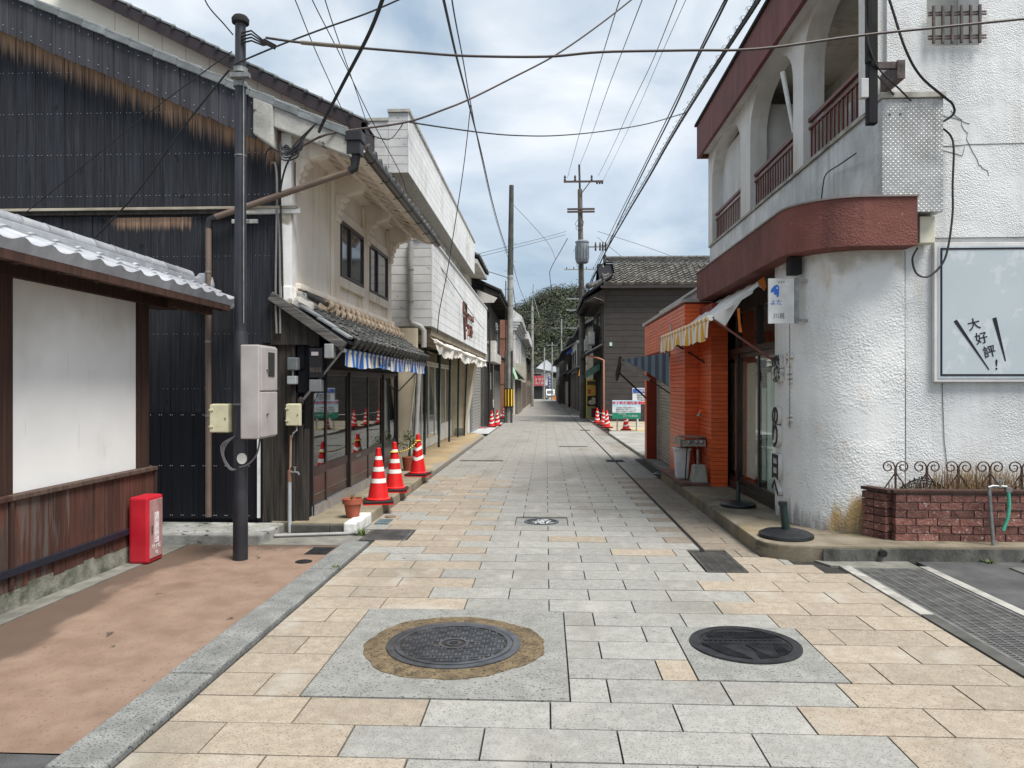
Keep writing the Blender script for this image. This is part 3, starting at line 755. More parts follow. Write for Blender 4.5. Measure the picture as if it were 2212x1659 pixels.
upl = unit.mesh('plank', m_char); tpl = unit.mesh('plank', m_tar); opl = unit.mesh('plank', m_old)
def plank(me, x, w, y, z0, z1, th=.022):
    place('plank', me, B, (x, y + R.uniform(-.0035, .0035), z0), (0, R.uniform(-.002, .002), R.uniform(-.012, .012)), (w - .0035, th, z1 - z0))
x = -2.875
nails = MB()
while x > -6.6:
    w = R.uniform(.104, .118); xc = x - w / 2
    plank(upl, xc, w, YB, 3.50, eave_z(xc) - .2)
    for zz in [3.62 + .457 * q for q in range(5)]:
        if zz < eave_z(xc) - .5:
            for dx in (-.02, .02): nails.box(xc + dx - .0024, xc + dx + .0024, YB - .0175, YB - .012, zz - .0024, zz + .0024)
    x -= w
x = -2.875
while x > -6.6:
    w = R.uniform(.104, .118); xc = x - w / 2
    if xc < -3.05 or True: plank(upl, xc, w, YB, 2.0 if xc > -3.08 else 1.18, 3.40)
    for zz in (2.95, 2.1, 1.5):
        if R.random() < .8:
            for dx in (-.02, .02): nails.box(xc + dx - .002, xc + dx + .002, YB - .0175, YB - .012, zz - .002, zz + .002)
    x -= w
x = -3.12
while x > -4.6:
    w = .122; xc = x - w / 2
    plank(tpl, xc, w, YB - .016, .085, 1.24)
    for zz in (1.215, .66, .12):
        for dx in (-.05, .05): nails.box(xc + dx - .003, xc + dx + .003, YB - .032, YB - .026, zz - .004, zz + .004)
    x -= w
nails.build('nails', plain('nail_steel', (.62, .65, .7), .35, .6), B, kind='stuff', fix=False)
MB().box(-6.6, -2.9, YB + .02, YB + .12, .0, 4.2).build('gable_wall', m_tar, B)
# wall core so nothing shows through
MB().prism([(-8, 4.2), (-2.95, 4.2), (-2.95, 4.42), (-8, 6.6)], (0, YB + .02, 0), (1, 0, 0), (0, 0, 1), (0, 1, 0), .1).build('gable_wall', m_tar, B)
# belt course
m_whitew = mat('weathered_white', (.40, .39, .365), (.64, .63, .60), scale=6, rough=.85, bump=.3, bscale=50, spots=((.15, .14, .12), 7, .66))
b = MB(); b.box(-6.6, -3.30, YB - .05, YB + .0, 3.405, 3.45); b.build('belt_board', m_old, B, bevel=.006)
b = MB(); b.box(-6.6, -2.7, YB - .065, YB + .0, 3.452, 3.482); b.build('belt_cap', mat('belt_zinc', (.2, .17, .13), (.42, .38, .31), rough=.6, scale=4, stretch=(.5, 1, 1)), B, bevel=.004)
b = MB(); b.box(-3.28, -2.66, YB - .055, YB + .0, 3.40, 3.452); b.build('belt_plaster', m_whitew, B, bevel=.008)
MB().box(-3.42, -3.13, YB - .045, YB - .02, 3.30, 3.345).build('pipe_bracket', m_whitew, B, bevel=.006)
# plinth
slab(MB(), [(-4.2, 7.25), (-2.84, 7.24), (-2.84, 7.95), (-4.2, 7.95)], -.05, .105).build('plinth', mat('plinth_concrete', (.17, .17, .155), (.40, .40, .375), scale=4, rough=.9, bump=.5, bscale=50, spots=((.05, .05, .045), 13, .63)), B, bevel=.015)
MB().box(-3.13, -3.105, YB - .06, YB - .03, .1, 1.02).build('white_conduit', plain('pvc_white', (.6, .62, .62), .4), B)
# barge boards under the verge
m_barge = mat('barge_wood', (.016, .016, .021), (.058, .058, .069), rnd=.18, lo=.3, hi=.72, **WOODG)
x = -3.10
nl2 = MB()
while x > -6.7:
    w = R.uniform(.095, .118); x0 = x - w; top0, top1 = eave_z(x0) - .03, eave_z(x) - .03; bo = .43 + R.uniform(-.008, .016)
    yb = 7.78 + R.uniform(-.006, .006)
    MB().prism([(x0 + .0015, top0 - bo), (x - .0015, top1 - bo - .006), (x - .0015, top1), (x0 + .0015, top0)], (0, yb, 0), (1, 0, 0), (0, 0, 1), (0, 1, 0), .018).build('barge_board', m_barge, B)
    for q in (.08, .36):
        xm = (x + x0) / 2; zz = (top0 + top1) / 2 - q
        nl2.box(xm - .003, xm + .003, yb - .006, yb, zz - .0035, zz + .0035)
    x = x0
nl2.build('nails', MT['nail_steel'], B, kind='stuff', fix=False)
MB().prism([(-8, 6.665), (-1.98, 4.118), (-1.98, 4.15), (-8, 6.72)], (0, 7.8, 0), (1, 0, 0), (0, 0, 1), (0, 1, 0), 5.3).build('roof_deck', m_dkwood, B)
m_grtile = mat('grey_tile', (.105, .115, .12), (.20, .215, .22), scale=5, rough=.6, rnd=.18, bump=.25, bscale=40)
m_dktile = mat('dark_tile', (.022, .023, .023), (.078, .078, .074), scale=9, rough=.62, rnd=.4, bump=.4, bscale=40, spots=((.17, .16, .13), 26, .62))
# verge cap tiles, lapped up the slope
dx = .262; x = -2.10
while x > -6.8:
    x0 = x - dx
    MB().beam((x, 7.86, eave_z(x) + .028), (x0 - .02, 7.86, eave_z(x0 - .02) + .012), .24, .038, (0, 0, 1)).build('verge_tile', m_grtile, B, bevel=.012)
    MB().beam((x, 7.755, eave_z(x) - .012), (x0 - .005, 7.755, eave_z(x0) - .02), .03, .075, (0, 0, 1)).build('verge_tile', m_grtile, B, bevel=.008)
    x = x0
# plastered verge end toward the street
m_gplast = mat('stained_plaster', (.19, .185, .17), (.42, .41, .38), scale=3, rough=.9, bump=.3, bscale=40, spots=((.06, .06, .055), 6, .62))
MB().prism([(-3.12, eave_z(-3.12) - .44), (-2.9, eave_z(-2.9) - .50), (-2.9, eave_z(-2.9) - .04), (-3.12, eave_z(-3.12) - .04)], (0, 7.74, 0), (1, 0, 0), (0, 0, 1), (0, 1, 0), .16).build('verge_block', m_gplast, B, bevel=.02)
MB().prism([(-2.9, eave_z(-2.9) - .27), (-2.06, eave_z(-2.06) - .25), (-2.06, eave_z(-2.06) - .05), (-2.9, eave_z(-2.9) - .05)], (0, 7.76, 0), (1, 0, 0), (0, 0, 1), (0, 1, 0), .10).build('verge_plaster', m_gplast, B, bevel=.012)
# ---- plastered upper front
m_cream = mat('cream_plaster', (.70, .62, .52), (.79, .735, .65), scale=1.8, rough=.88, bump=.15, bscale=40, streak=((.42, .27, .14), .5))
addmix(m_cream, (.81, .785, .74), lambda t, g: mth(t, 'MULTIPLY', ramp(t, noise(t, g, .9, (1, 1, .5), 5), .45, .7), .7))
m_soff = mat('soffit_plaster', (.64, .56, .47), (.74, .68, .60), scale=2.2, rough=.9, bump=.15, bscale=40, streak=((.30, .19, .10), .5))
m_wcorner = mat('white_corner', (.58, .57, .55), (.74, .73, .71), scale=4, rough=.85, bump=.2, spots=((.30, .27, .22), 4, .68))
MB().box(XB - .15, XB, YB, 13.15, 2.42, 4.40).build('front_wall', m_cream, B)
MB().box(-2.875, XB + .02, YB - .04, YB + .14, 2.52, 4.28).build('corner_post', m_wcorner, B, bevel=.008)
for y0, y1, p in ((9.42, 9.74, .045), (11.04, 11.36, .045), (12.74, 13.0, .045)):
    MB().box(XB, XB + p, y0, y1, 2.66, 4.22).build('pilaster', m_cream, B, bevel=.012)
for y0, y1 in ((9.74, 11.04), (11.36, 12.74)):
    MB().box(XB, XB + .03, y0, y1, 3.76, 3.90).build('lintel_band', m_cream, B, bevel=.008)
    MB().box(XB, XB + .055, y0, y1, 2.86, 2.99).build('sill_band', m_cream, B, bevel=.012)
MB().box(XB, XB + .075, 8.05, 13.12, 2.60, 2.665).build('ledge', m_cream, B, bevel=.012)
MB().box(XB, XB + .04, YB + .03, 13.12, 2.44, 2.60).build('ledge_base', m_cream, B, bevel=.01)
m_wfr = plain('bronze_frame', (.05, .035, .028), .45, .2)
m_dglass = mat('dark_glass', (.05, .055, .06), (.085, .09, .095), rough=.06, scale=1.5, bump=0, spec=.7)
for y0, y1 in ((9.78, 11.0), (11.4, 12.70)):
    w = MB()
    w.box(XB, XB + .05, y0, y1, 3.0, 3.035).box(XB, XB + .05, y0, y1, 3.71, 3.755).box(XB, XB + .05, y0, y0 + .04, 3.035, 3.71).box(XB, XB + .05, y1 - .04, y1, 3.035, 3.71)
    wn_ = w.build('window', m_wfr, B)
    ym = (y0 + y1) / 2 - .1
    MB().box(XB + .02, XB + .045, ym - .025, ym + .025, 3.035, 3.71).build('meeting_stile', m_wfr, wn_)
    MB().box(XB + .002, XB + .016, y0 + .04, ym - .025, 3.035, 3.71).build('pane', m_dglass, wn_)
    MB().box(XB + .002, XB + .026, ym + .025, y1 - .04, 3.035, 3.71).build('pane', m_dglass, wn_)
# eave: soffit, stepped rafters, corbel beams
sof = MB(); sof.prism([(XB - .02, 4.43), (-2.06, 4.115), (-2.06, 4.15), (XB - .02, 4.50)], (0, 7.86, 0), (1, 0, 0), (0, 0, 1), (0, 1, 0), 5.35); sof.build('soffit', m_soff, B)
MB().prism([(XB - .02, 4.24), (XB + .13, 4.28), (XB + .13, 4.40), (XB - .02, 4.44)], (0, 7.95, 0), (1, 0, 0), (0, 0, 1), (0, 1, 0), 5.15).build('cornice', m_soff, B)
MB().box(-2.13, -1.985, 7.87, 13.2, 4.065, 4.132).build('eave_board', m_soff, B)
MB().prism([(-2.44, 4.17), (-2.34, 4.13), (-2.34, 4.24), (-2.44, 4.28)], (0, 7.9, 0), (1, 0, 0), (0, 0, 1), (0, 1, 0), 5.2).build('purlin_band', m_soff, B, bevel=.01)
for i in range(15):
    yy = 8.05 + i * .355
    MB().beam((XB + .1, yy, 4.345), (-2.10, yy, 4.075), .085, .075).build('rafter', m_soff, B, bevel=.006)
for yy in (8.06, 9.58, 11.20, 12.87):
    MB().prism([(XB, 3.98), (XB + .10, 3.98), (-2.40, 4.06), (-2.34, 4.19), (XB, 4.36)], (0, yy - .075, 0), (1, 0, 0), (0, 0, 1), (0, 1, 0), .15).build('corbel_beam', m_soff, B, bevel=.012)
    pr = [(0, 0)] + [(.02 + .045 * i / 5 + .012 * math.sin(i * 1.9), -.03 - .26 + .058 * i) for i in range(6)] + [(.15, .06), (0, .06)]
    MB().prism([(0, -.30), (.03, -.30), (.05, -.25), (.035, -.21), (.065, -.17), (.055, -.12), (.095, -.08), (.09, -.04), (.15, 0), (.15, .05), (0, .05)], (XB + .045, yy - .09, 3.97), (1, 0, 0), (0, 0, 1), (0, 1, 0), .18).build('corbel_carving', m_soff, B, bevel=.008)
m_gut = plain('gutter_brown', (.035, .028, .025), .4)
g = MB(); n = 10
gv = []
for yy in (7.93, 13.42):
    for r in (.058, .052):
        for k in range(n + 1):
            a = PI + PI * k / n; gv.append((-1.985 + r * math.cos(a), yy, 4.105 + r * math.sin(a)))
gf = []; q = n + 1
for k in range(n): gf += [(k, k + 1, 2 * q + k + 1, 2 * q + k), (q + k, 3 * q + k, 3 * q + k + 1, q + k + 1)]
gf += [(0, 2 * q, 3 * q, q), (n, q + n, 3 * q + n, 2 * q + n)]
g.add(gv, gf); g.build('gutter', m_gut, B, smooth=True)
for i in range(7):
    yy = 8.3 + i * .78
    MB().tube([(-1.985 + .061 * math.cos(PI + PI * k / 8), yy, 4.105 + .061 * math.sin(PI + PI * k / 8)) for k in range(9)], .005, 5).build('gutter_strap', m_wfr, B)
    MB().tube([(-2.22, yy + .1, 4.10), (-2.04, yy + .1, 4.06)], .006, 5).build('gutter_hook', m_wfr, B)
cap_me = None
b = MB(); b.tube([(0, 0, 0), (-.03, 0, 0), (-.05, 0, .002), (-.5, 0, .18)], [.072, .074, .064, .06], 14); cap_me = b.mesh('eave_cap', m_dktile, smooth=True)
for i in range(20):
    place('eave_cap', cap_me, B, (-1.985, 8.04 + i * .275, 4.20), (0, R.uniform(-.03, .03), R.uniform(-.02, .02)))
flat_me = MB().box(-.45, 0, -.13, .13, -.012, .012).mesh('eave_tile', m_dktile)
for i in range(20): place('eave_tile', flat_me, B, (-1.995, 8.17 + i * .275, 4.148), (0, rad(23), 0))
# rain hopper and pipe
m_hop = plain('hopper_black', (.016, .016, .018), .45); m_pipe = plain('pipe_brown', (.13, .093, .073), .5)
b = MB(); b.box(-2.13, -1.95, 7.74, 7.92, 4.13, 4.24).box(-2.115, -1.965, 7.755, 7.905, 3.99, 4.132)
b.lathe([(.06, 0), (.052, -.05), (.045, -.10)], 14, (-2.04, 7.83, 3.99)); b.build('rain_hopper', m_hop, B, bevel=.01)
MB().tube([(-2.04, 7.83, 3.93), (-2.045, 7.83, 3.86), (-2.10, 7.83, 3.83)], .045, 12).build('pipe_elbow', m_hop, B, smooth=True)
MB().tube([(-2.08, 7.83, 3.835), (-3.58, 7.83, 3.345)], .034, 12).build('rain_pipe', m_pipe, B, smooth=True)
MB().tube([(-3.56, 7.83, 3.352), (-3.625, 7.83, 3.325), (-3.64, 7.83, 3.24)], .037, 12).build('pipe_elbow', m_hop, B, smooth=True)
MB().tube([(-3.64, 7.83, 3.26), (-3.64, 7.83, .12)], .032, 12).build('rain_pipe', m_pipe, B, smooth=True)
for zz in (2.75, 2.0, 1.2): MB().lathe([(.036, 0), (.036, .018)], 14, (-3.64, 7.83, zz)).build('pipe_clip', m_gal, B)

# ---- lower side wall (weathered planks), meter alcove
x = -3.10
for w, z0 in ((.125, -.03), (.13, -.055), (.07, -.02)):
    place('plank', opl, B, (x + w / 2, YB + .03, z0 + gz(8)), (0, 0, R.uniform(-.02, .02)), (w - .004, .03, 2.06 - z0)); x += w
MB().box(-2.775, -2.74, YB - .0, YB + .06, .0, 2.05).build('corner_stud', m_old, B, bevel=.006)
for w in (.07, .08):
    pass
place('plank', opl, B, (-2.70, YB + .05, .06), (0, 0, .03), (.075, .03, 1.05)); place('plank', opl, B, (-2.632, YB + .06, .06), (0, 0, -.02), (.062, .03, 1.0))
MB().box(-3.10, -2.72, YB + .05, YB + .09, .0, 2.2).build('side_wall', m_tar, B)
MB().box(-2.74, -2.66, YB + .1, 8.30, .05, 2.1).build('door_post', m_tar, B)
# ---- pent roof
py0, py1 = 7.88, 13.3
pe = (-2.14, 2.03); pt = (-2.76, 2.45); pa = math.atan2(pt[1] - pe[1], pe[0] - pt[0]); Sp = (-math.cos(pa), 0, math.sin(pa)); Lp = math.hypot(pt[1] - pe[1], pe[0] - pt[0])
MB().prism([(pe[0] + .02, pe[1] - .05), (pe[0] + .02, pe[1] - .02), (pt[0], pt[1] - .02), (pt[0], pt[1] - .05)], (0, py0, 0), (1, 0, 0), (0, 0, 1), (0, 1, 0), py1 - py0).build('pent_deck', m_tar, B)
pt_me = wave_tile('roof_tile', m_dktile, .245, .21, .018, th=.016, nseg=6); pe_me = wave_tile('eave_tile', m_dktile, .245, .21, .018, th=.016, lip=.125, nseg=6, point=True)
tile_roof(B, pt_me, (pe[0] + .03, py0 + .17, pe[1] - .015), (0, 1, 0), Sp, 21, 6, .245, .125, pe_me, jit=.006)
for i, (q0, q1) in enumerate(((0, .2), (.19, .4), (.39, .62))):
    p0 = Vector((pe[0] + .02, py0 + .08, pe[1] + .02)) + Vector(Sp) * q0; p1 = Vector((pe[0], py0 + .08, pe[1] + .02)) + Vector(Sp) * q1
    MB().beam(p0, p1, .17, .035, (0, 0, 1)).build('verge_tile', m_grtile, B, bevel=.012)
m_beam = mat('grey_beam', (.035, .033, .031), (.14, .13, .12), stretch=(.5, 9, 9), scale=3, rough=.9, bump=.7, bscale=10)
MB().beam((pe[0] - .03, py0 + .01, pe[1] - .075), (pt[0] - .22, py0 + .01, pt[1] - .03 + .09), .06, .10).build('verge_beam', m_beam, B, bevel=.008)
x = -3.0
for w in (.11, .10, .12, .11, .10):
    zt = pe[1] + (pe[0] - (x + w / 2)) * math.tan(pa) - .07
    place('plank', opl, B, (x + w / 2, py0 + .06, 1.98 if x < -2.65 else 1.96), (0, 0, 0), (w - .004, .02, max(.02, zt - 1.96))); x += w
for i in range(18):
    yy = 8.1 + i * .295
    MB().beam((pt[0] + .1, yy, pt[1] - .14), (pe[0], yy, pe[1] - .075), .045, .05).build('pent_rafter', m_old, B)
MB().box(-2.72, -2.64, 7.98, 13.0, 1.73, 2.28).build('lintel', m_tar, B)
MB().box(-2.62, -2.56, 8.0, 13.25, 1.965, 2.03).build('eave_purlin', m_old, B)
# ornamental top course: two rows of overlapped round tiles on mortar
m_buff = mat('buff_mortar', (.42, .32, .22), (.60, .49, .37), scale=6, rough=.9, bump=.3, bscale=50, spots=((.2, .15, .1), 12, .66))
MB().box(XB + .0, XB + .11, 8.62, py1, 2.40, 2.56).build('ridge_mortar', m_buff, B, bevel=.015)
hr = MB(); n = 8; vs = []
for yy in (0, .11):
    for r in (.068, .044):
        for k in range(n + 1):
            a = PI * k / n; vs.append((.0 + r * math.sin(a), yy, r * math.cos(a)))
q = n + 1; fs = []
for k in range(n): fs += [(k, k + 1, 2 * q + k + 1, 2 * q + k), (q + k, 3 * q + k, 3 * q + k + 1, q + k + 1), (k, q + k, q + k + 1, k + 1), (2 * q + k, 2 * q + k + 1, 3 * q + k + 1, 3 * q + k)]
hr_me = hr.add(vs, fs).mesh('ring_tile', m_buff, smooth=True)
for i in range(17):
    yy = 8.9 + i * .258
    place('ring_tile', hr_me, B, (XB + .10, yy, 2.52), (0, .2, R.uniform(-.1, .1)))
    place('ring_tile', hr_me, B, (XB + .15, yy + .13, 2.435), (0, .3, R.uniform(-.1, .1)))
b = MB(); b.box(XB, XB + .09, 8.02, 8.62, 2.42, 2.58); b.build('ridge_mortar', m_gplast, B, bevel=.03)
MB().tube([(XB + .06, 8.22, 2.56), (XB + .07, 8.9, 2.52)], .05, 10).build('ridge_log', m_dktile, B, smooth=True)
pl_ = MB().ball((XB + .03, 8.06, 2.40), .17, 16, 12, (1.15, 1.0, .62))
pl_.v = [(x + .02 * math.sin(z * 31 + y * 17), y + .02 * math.sin(x * 29), z + .018 * math.sin(x * 23 + y * 19)) for x, y, z in pl_.v]
pl_.build('plaster_lump', m_gplast, B, smooth=True)
MB().box(XB - .1, XB + .03, 7.90, 8.06, 2.38, 2.62).build('plaster_upstand', m_wcorner, B, bevel=.02)

# ---- shop front
XD = -2.675
m_bronze = mat('bronze_alu', (.028, .022, .02), (.045, .036, .032), rough=.38, metal=.4, scale=5, bump=.03)
m_panel = mat('brown_panel', (.030, .022, .019), (.055, .042, .036), rough=.3, scale=3, stretch=(1, 1, .3), bump=.05, spec=.6)
m_glass = glass('shop_glass', (.62, .64, .62), .75)
gy = [8.30, 8.86, 9.92, 10.98, 12.0, 12.95]
for i in range(5):
    y0, y1 = gy[i], gy[i + 1]; xo = XD + (.0 if i % 2 else .025)
    zb = gz((y0 + y1) / 2) + .145
    d = MB()
    d.box(xo - .03, xo, y0 + .006, y0 + .056, zb, 1.715).box(xo - .03, xo, y1 - .056, y1 - .006, zb, 1.715)
    d.box(xo - .03, xo, y0 + .056, y1 - .056, 1.66, 1.715).box(xo - .03, xo, y0 + .056, y1 - .056, zb, zb + .07).box(xo - .03, xo, y0 + .056, y1 - .056, .50, .60)
    dr = d.build('sliding_door', m_bronze, B, bevel=.003)
    MB().box(xo - .018, xo - .012, y0 + .056, y1 - .056, .60, 1.66).build('pane', m_glass, dr)
    MB().box(xo - .022, xo - .010, y0 + .056, y1 - .056, zb + .07, .50).build('kick_panel', m_panel, dr)
    MB().box(xo - .0105, xo - .004, y0 + .06, y1 - .06, .275, .285).build('bead', m_gal, dr)
    if i == 2: MB().box(xo, xo + .006, y0 + .3, y0 + .55, .53, .565).build('letter_slot', m_gal, dr, bevel=.003)
m_alu = mat('aluminium', (.32, .32, .32), (.48, .48, .47), rough=.4, metal=.6, scale=8)
for k in range(4): MB().box(XD - .05 + k * .03, XD - .035 + k * .03, 8.30, 12.97, -.0, .045 + .115).build('door_track', m_alu if k else m_gal, B)
MB().box(XD - .06, XD + .05, 8.28, 12.97, 1.715, 1.735).build('head_track', m_bronze, B)
MB().box(XD - .06, XD + .04, 12.96, 13.1, 0, 2.0).build('door_post', m_tar, B)
# room behind the glass
m_room = plain('shop_interior', (.10, .085, .07), .9)
rm = MB(); rm.box(-5.2, -5.1, 8.1, 13.1, -.1, 2.3).box(-5.2, -2.75, 8.02, 8.1, -.1, 2.3).box(-5.2, -2.75, 13.1, 13.18, -.1, 2.3).box(-5.2, -2.75, 8.1, 13.1, 2.25, 2.33).box(-5.2, -2.75, 8.1, 13.1, -.1, .02)
rm.build('shop_room', m_room, B)
m_curt = mat('white_curtain', (.52, .50, .45), (.66, .64, .58), rough=.9, scale=4, bump=.1)
m_curtb = mat('tan_curtain', (.22, .16, .10), (.34, .26, .18), rough=.9, scale=4, bump=.1)
def curtain(name, m, parent, axis, fixed, a0, a1, z0, z1, folds=8, amp=.025, lift=0.):
    b = MB(); n = folds * 6; nz = 4; vs = []
    for j in range(nz + 1):
        z = z0 + (z1 - z0) * j / nz; k = 1 - .45 * lift * math.sin(PI * (1 - j / nz) * .5)
        for i in range(n + 1):
            a = a0 + (a1 - a0) * i / n * k; f = fixed + amp * math.sin(2 * PI * folds * i / n + .4 * math.sin(i * .7))
            vs.append((f, a, z) if axis == 'Y' else (a, f, z))
    b.add(vs, [(j * (n + 1) + i, j * (n + 1) + i + 1, (j + 1) * (n + 1) + i + 1, (j + 1) * (n + 1) + i) for j in range(nz) for i in range(n)])
    return b.build(name, m, parent, smooth=True, fix=False)
curtain('curtain', m_curtb, B, 'Y', -2.80, 8.34, 8.8, .2, 1.7, 6); curtain('curtain', m_curt, B, 'Y', -2.82, 9.35, 9.85, .2, 1.66, 6, .025, .5); curtain('curtain', m_curt, B, 'Y', -2.82, 10.02, 10.35, .2, 1.66, 4); curtain('curtain', m_curt, B, 'Y', -2.82, 12.3, 12.85, .2, 1.66, 6)
MB().box(XB - .15, -2.66, 13.0, 13.15, -.1, 2.5).build('end_wall', m_cream, B)
MB().box(-7.9, XB, 13.0, 13.1, -.1, 4.4).build('end_wall', m_cream, B)

# ---- awning
m_awn = stripes('blue_white_stripe', (.60, .57, .50), (.028, .13, .44), 'Y', .222)
AW = thing('awning', 'blue and white striped awning over the sliding doors', 'awning', (-2.25, 10.5, 1.9))
b = MB(); n = 120; vs = []
for j, (xx, zz) in enumerate(((-2.60, 1.985), (-2.205, 1.925), (-2.185, 1.90), (-2.185, 1.83), (-2.185, 1.755))):
    for i in range(n + 1):
        yy = 7.98 + (13.28 - 7.98) * i / n; wv = (.018 * math.sin(yy * 9.3) + .012 * math.sin(yy * 23)) * max(0, j - 2) / 2
        sc_ = (.012 * abs(math.sin(yy * 5.6)) + .012 * math.sin(yy * 3.1)) if j == 4 else 0
        vs.append((xx + wv, yy, zz - sc_ + .0 * yy))
b.add(vs, [(j * (n + 1) + i, j * (n + 1) + i + 1, (j + 1) * (n + 1) + i + 1, (j + 1) * (n + 1) + i) for j in range(4) for i in range(n)])
b.build('canopy', m_awn, AW, smooth=True, fix=False)
MB().tube([(-2.20, 7.97, 1.92), (-2.20, 13.3, 1.92)], .024, 10).build('roller', m_awn, AW, smooth=True)
m_steel = mat('dull_steel', (.20, .21, .20), (.36, .37, .36), rough=.5, metal=.5, scale=9)
MB().tube([(-2.21, 7.95, 1.92), (-2.66, 8.0, 1.38)], .014, 8).build('arm', m_steel, AW, smooth=True)
MB().tube([(-2.21, 13.25, 1.90), (-2.66, 13.1, 1.40)], .014, 8).build('arm', m_steel, AW, smooth=True)
m_rag = plain('black_rag', (.03, .022, .018), .9)
MB().ball((-2.67, 7.95, 1.36), .035, 8, 6, (1, 1, 1.6)).build('arm_wrap', m_rag, AW)
m_ink = plain('black_ink', (.02, .02, .022), .8)
for ch, yy in (('口', 9.25), ('館', 9.55), ('EL', 9.82), ('86', 10.15)):
    text('lettering', ch, .13, (-2.168, yy, 1.835), (0, -1, 0) if False else (0, 1, 0), (0, 0, 1), m_ink, AW, .004)
for k in range(2):
    ch = MB(); pts = catenary((-2.45, 8.0 - .02, 1.66 - .1 * k), (-2.68, 8.02, 1.35 - .09 * k), .10, 16)
    for i in range(16):
        ch.tube([pts[i], pts[i + 1]], .006 if i % 2 else .0035, 5)
    ch.build('chain', m_rag, AW)
# ============================================================ C: cream gable behind the timber house
m_csid = mat('cream_siding', (.66, .63, .55), (.74, .71, .63), scale=2, rough=.8, bump=.05)
Cc = thing('cream_house', 'cream panelled gable with dark barge board rising behind the timber house', 'house', (-6, 14, gz(14)))
def cz(X): return 6.27 + .5 * (-3.25 - X)
MB().prism([(-10, .0), (-3.5, .0), (-3.5, cz(-3.5) - .1), (-10, cz(-10) - .1)], (0, 13.45, 0), (1, 0, 0), (0, 0, 1), (0, 1, 0), 6).build('wall', m_csid, Cc)
x = -3.52
while x > -8.4:
    MB().prism([(x - .446, 3.6), (x - .004, 3.6), (x - .004, cz(x) - .12), (x - .446, cz(x - .45) - .12)], (0, 13.43, 0), (1, 0, 0), (0, 0, 1), (0, 1, 0), .02).build('panel', m_csid, Cc)
    x -= .45
m_bargd = mat('aubergine_paint', (.014, .009, .011), (.030, .020, .022), rough=.55, scale=4, stretch=(1, 1, 1), bump=.1)
MB().prism([(-9, cz(-9) - .23), (-3.25, cz(-3.25) - .23), (-3.25, cz(-3.25) - .02), (-9, cz(-9) - .02)], (0, 13.1, 0), (1, 0, 0), (0, 0, 1), (0, 1, 0), .05).build('barge_board', m_bargd, Cc)
MB().prism([(-9, cz(-9) - .08), (-3.25, cz(-3.25) - .08), (-3.25, cz(-3.25)), (-9, cz(-9))], (0, 13.15, 0), (1, 0, 0), (0, 0, 1), (0, 1, 0), 6).build('roof_deck', m_bargd, Cc)
MB().box(-3.30, -3.25, 13.1, 19, cz(-3.25) - .36, cz(-3.25) - .03).build('fascia', m_bargd, Cc)
x = -3.2
while x > -8.6:
    MB().beam((x, 13.2, cz(x) + .03), (x - .27, 13.2, cz(x - .27) + .012), .22, .04).build('verge_tile', m_grtile, Cc, bevel=.01)
    b = MB().ball((x - .02, 13.09, cz(x) + .02), .045, 10, 7); b.build('verge_knob', m_grtile, Cc, smooth=True)
    x -= .27

# ============================================================ D: white-boarded shop
m_wsid = mat('white_siding', (.60, .61, .61), (.70, .705, .705), scale=2.5, rough=.7, rnd=.03, bump=.06, streak=((.36, .34, .30), .5))
m_wshade_dirt = mat('white_siding_shade_dirt', (.42, .43, .43), (.55, .55, .545), scale=2.5, rough=.75, rnd=.04, bump=.08, spots=((.2, .19, .17), 12, .69))  # greyer copy for the end faces: their shade put into the colour, plus dirt spots
m_seam = plain('seam_dark', (.06, .06, .06), .9)
D = thing('white_shop', 'white boarded two storey shop with brown lettering and white canvas awning', 'shop', (-4, 20, gz(20)))
Y0, Y1 = 13.9, 26.8
core = MB(); core.box(-9, -2.95, Y0 + .03, Y1 - .02, 2.5, 6.5); core.build('core_wall', plain('grey_render', (.38, .37, .35), .9), D)
ub = MB().box(-2.96, -2.615, Y0 + .02, Y1 - .01, 5.56, 6.68); ub.build('upper_fascia', plain('soffit_grey', (.24, .23, .21), .9), D)
lb = MB().box(-2.95, -2.165, Y0 + .02, Y1 - .01, 2.64, 4.28); lb.build('lower_fascia', MT['soffit_grey'], D)
def boards(x, z0, z1, n, ya, yb, splits):
    for i in range(n):
        a = z0 + (z1 - z0) * i / n; c = z0 + (z1 - z0) * (i + 1) / n
        ys = [ya] + splits + [yb]
        for q in range(len(ys) - 1):
            MB().box(x - .012, x, ys[q] + .003, ys[q + 1] - .003, a + .004, c - .004).build('siding_board', m_wsid, D)
boards(-2.60, 5.56, 6.70, 7, Y0, Y1, [20.1])
boards(-2.15, 2.65, 4.29, 10, Y0, Y1, [18.9, 23.4])
for i in range(7):
    a = 5.56 + 1.14 * i / 7; MB().box(-2.985, -2.60, Y0 - .0, Y0 + .018, a + .004, a + .159).build('siding_board', m_wshade_dirt, D)
    a = 5.40 + 1.14 * i / 7; MB().box(-3.55, -2.99, Y0 + .004, Y0 + .022, a + .004, a + .159).build('siding_board', m_wshade_dirt, D)
for i in range(10):
    a = 2.65 + 1.64 * i / 10; MB().box(-3.0, -2.152, Y0, Y0 + .018, a + .004, a + .160).build('siding_board', m_wshade_dirt, D)
m_flash = mat('flashing', (.30, .28, .24), (.45, .43, .38), rough=.5, metal=.3, scale=5)
MB().box(-3.0, -2.57, Y0 - .04, Y1 + .03, 6.70, 6.755).build('coping', m_flash, D)
MB().box(-3.6, -2.99, Y0 - .02, Y0 + .3, 6.545, 6.60).build('coping', m_flash, D)
MB().box(-2.6, -2.12, Y0 - .03, Y1 + .03, 4.29, 4.32).build('coping', plain('white_metal', (.6, .6, .6), .4), D)
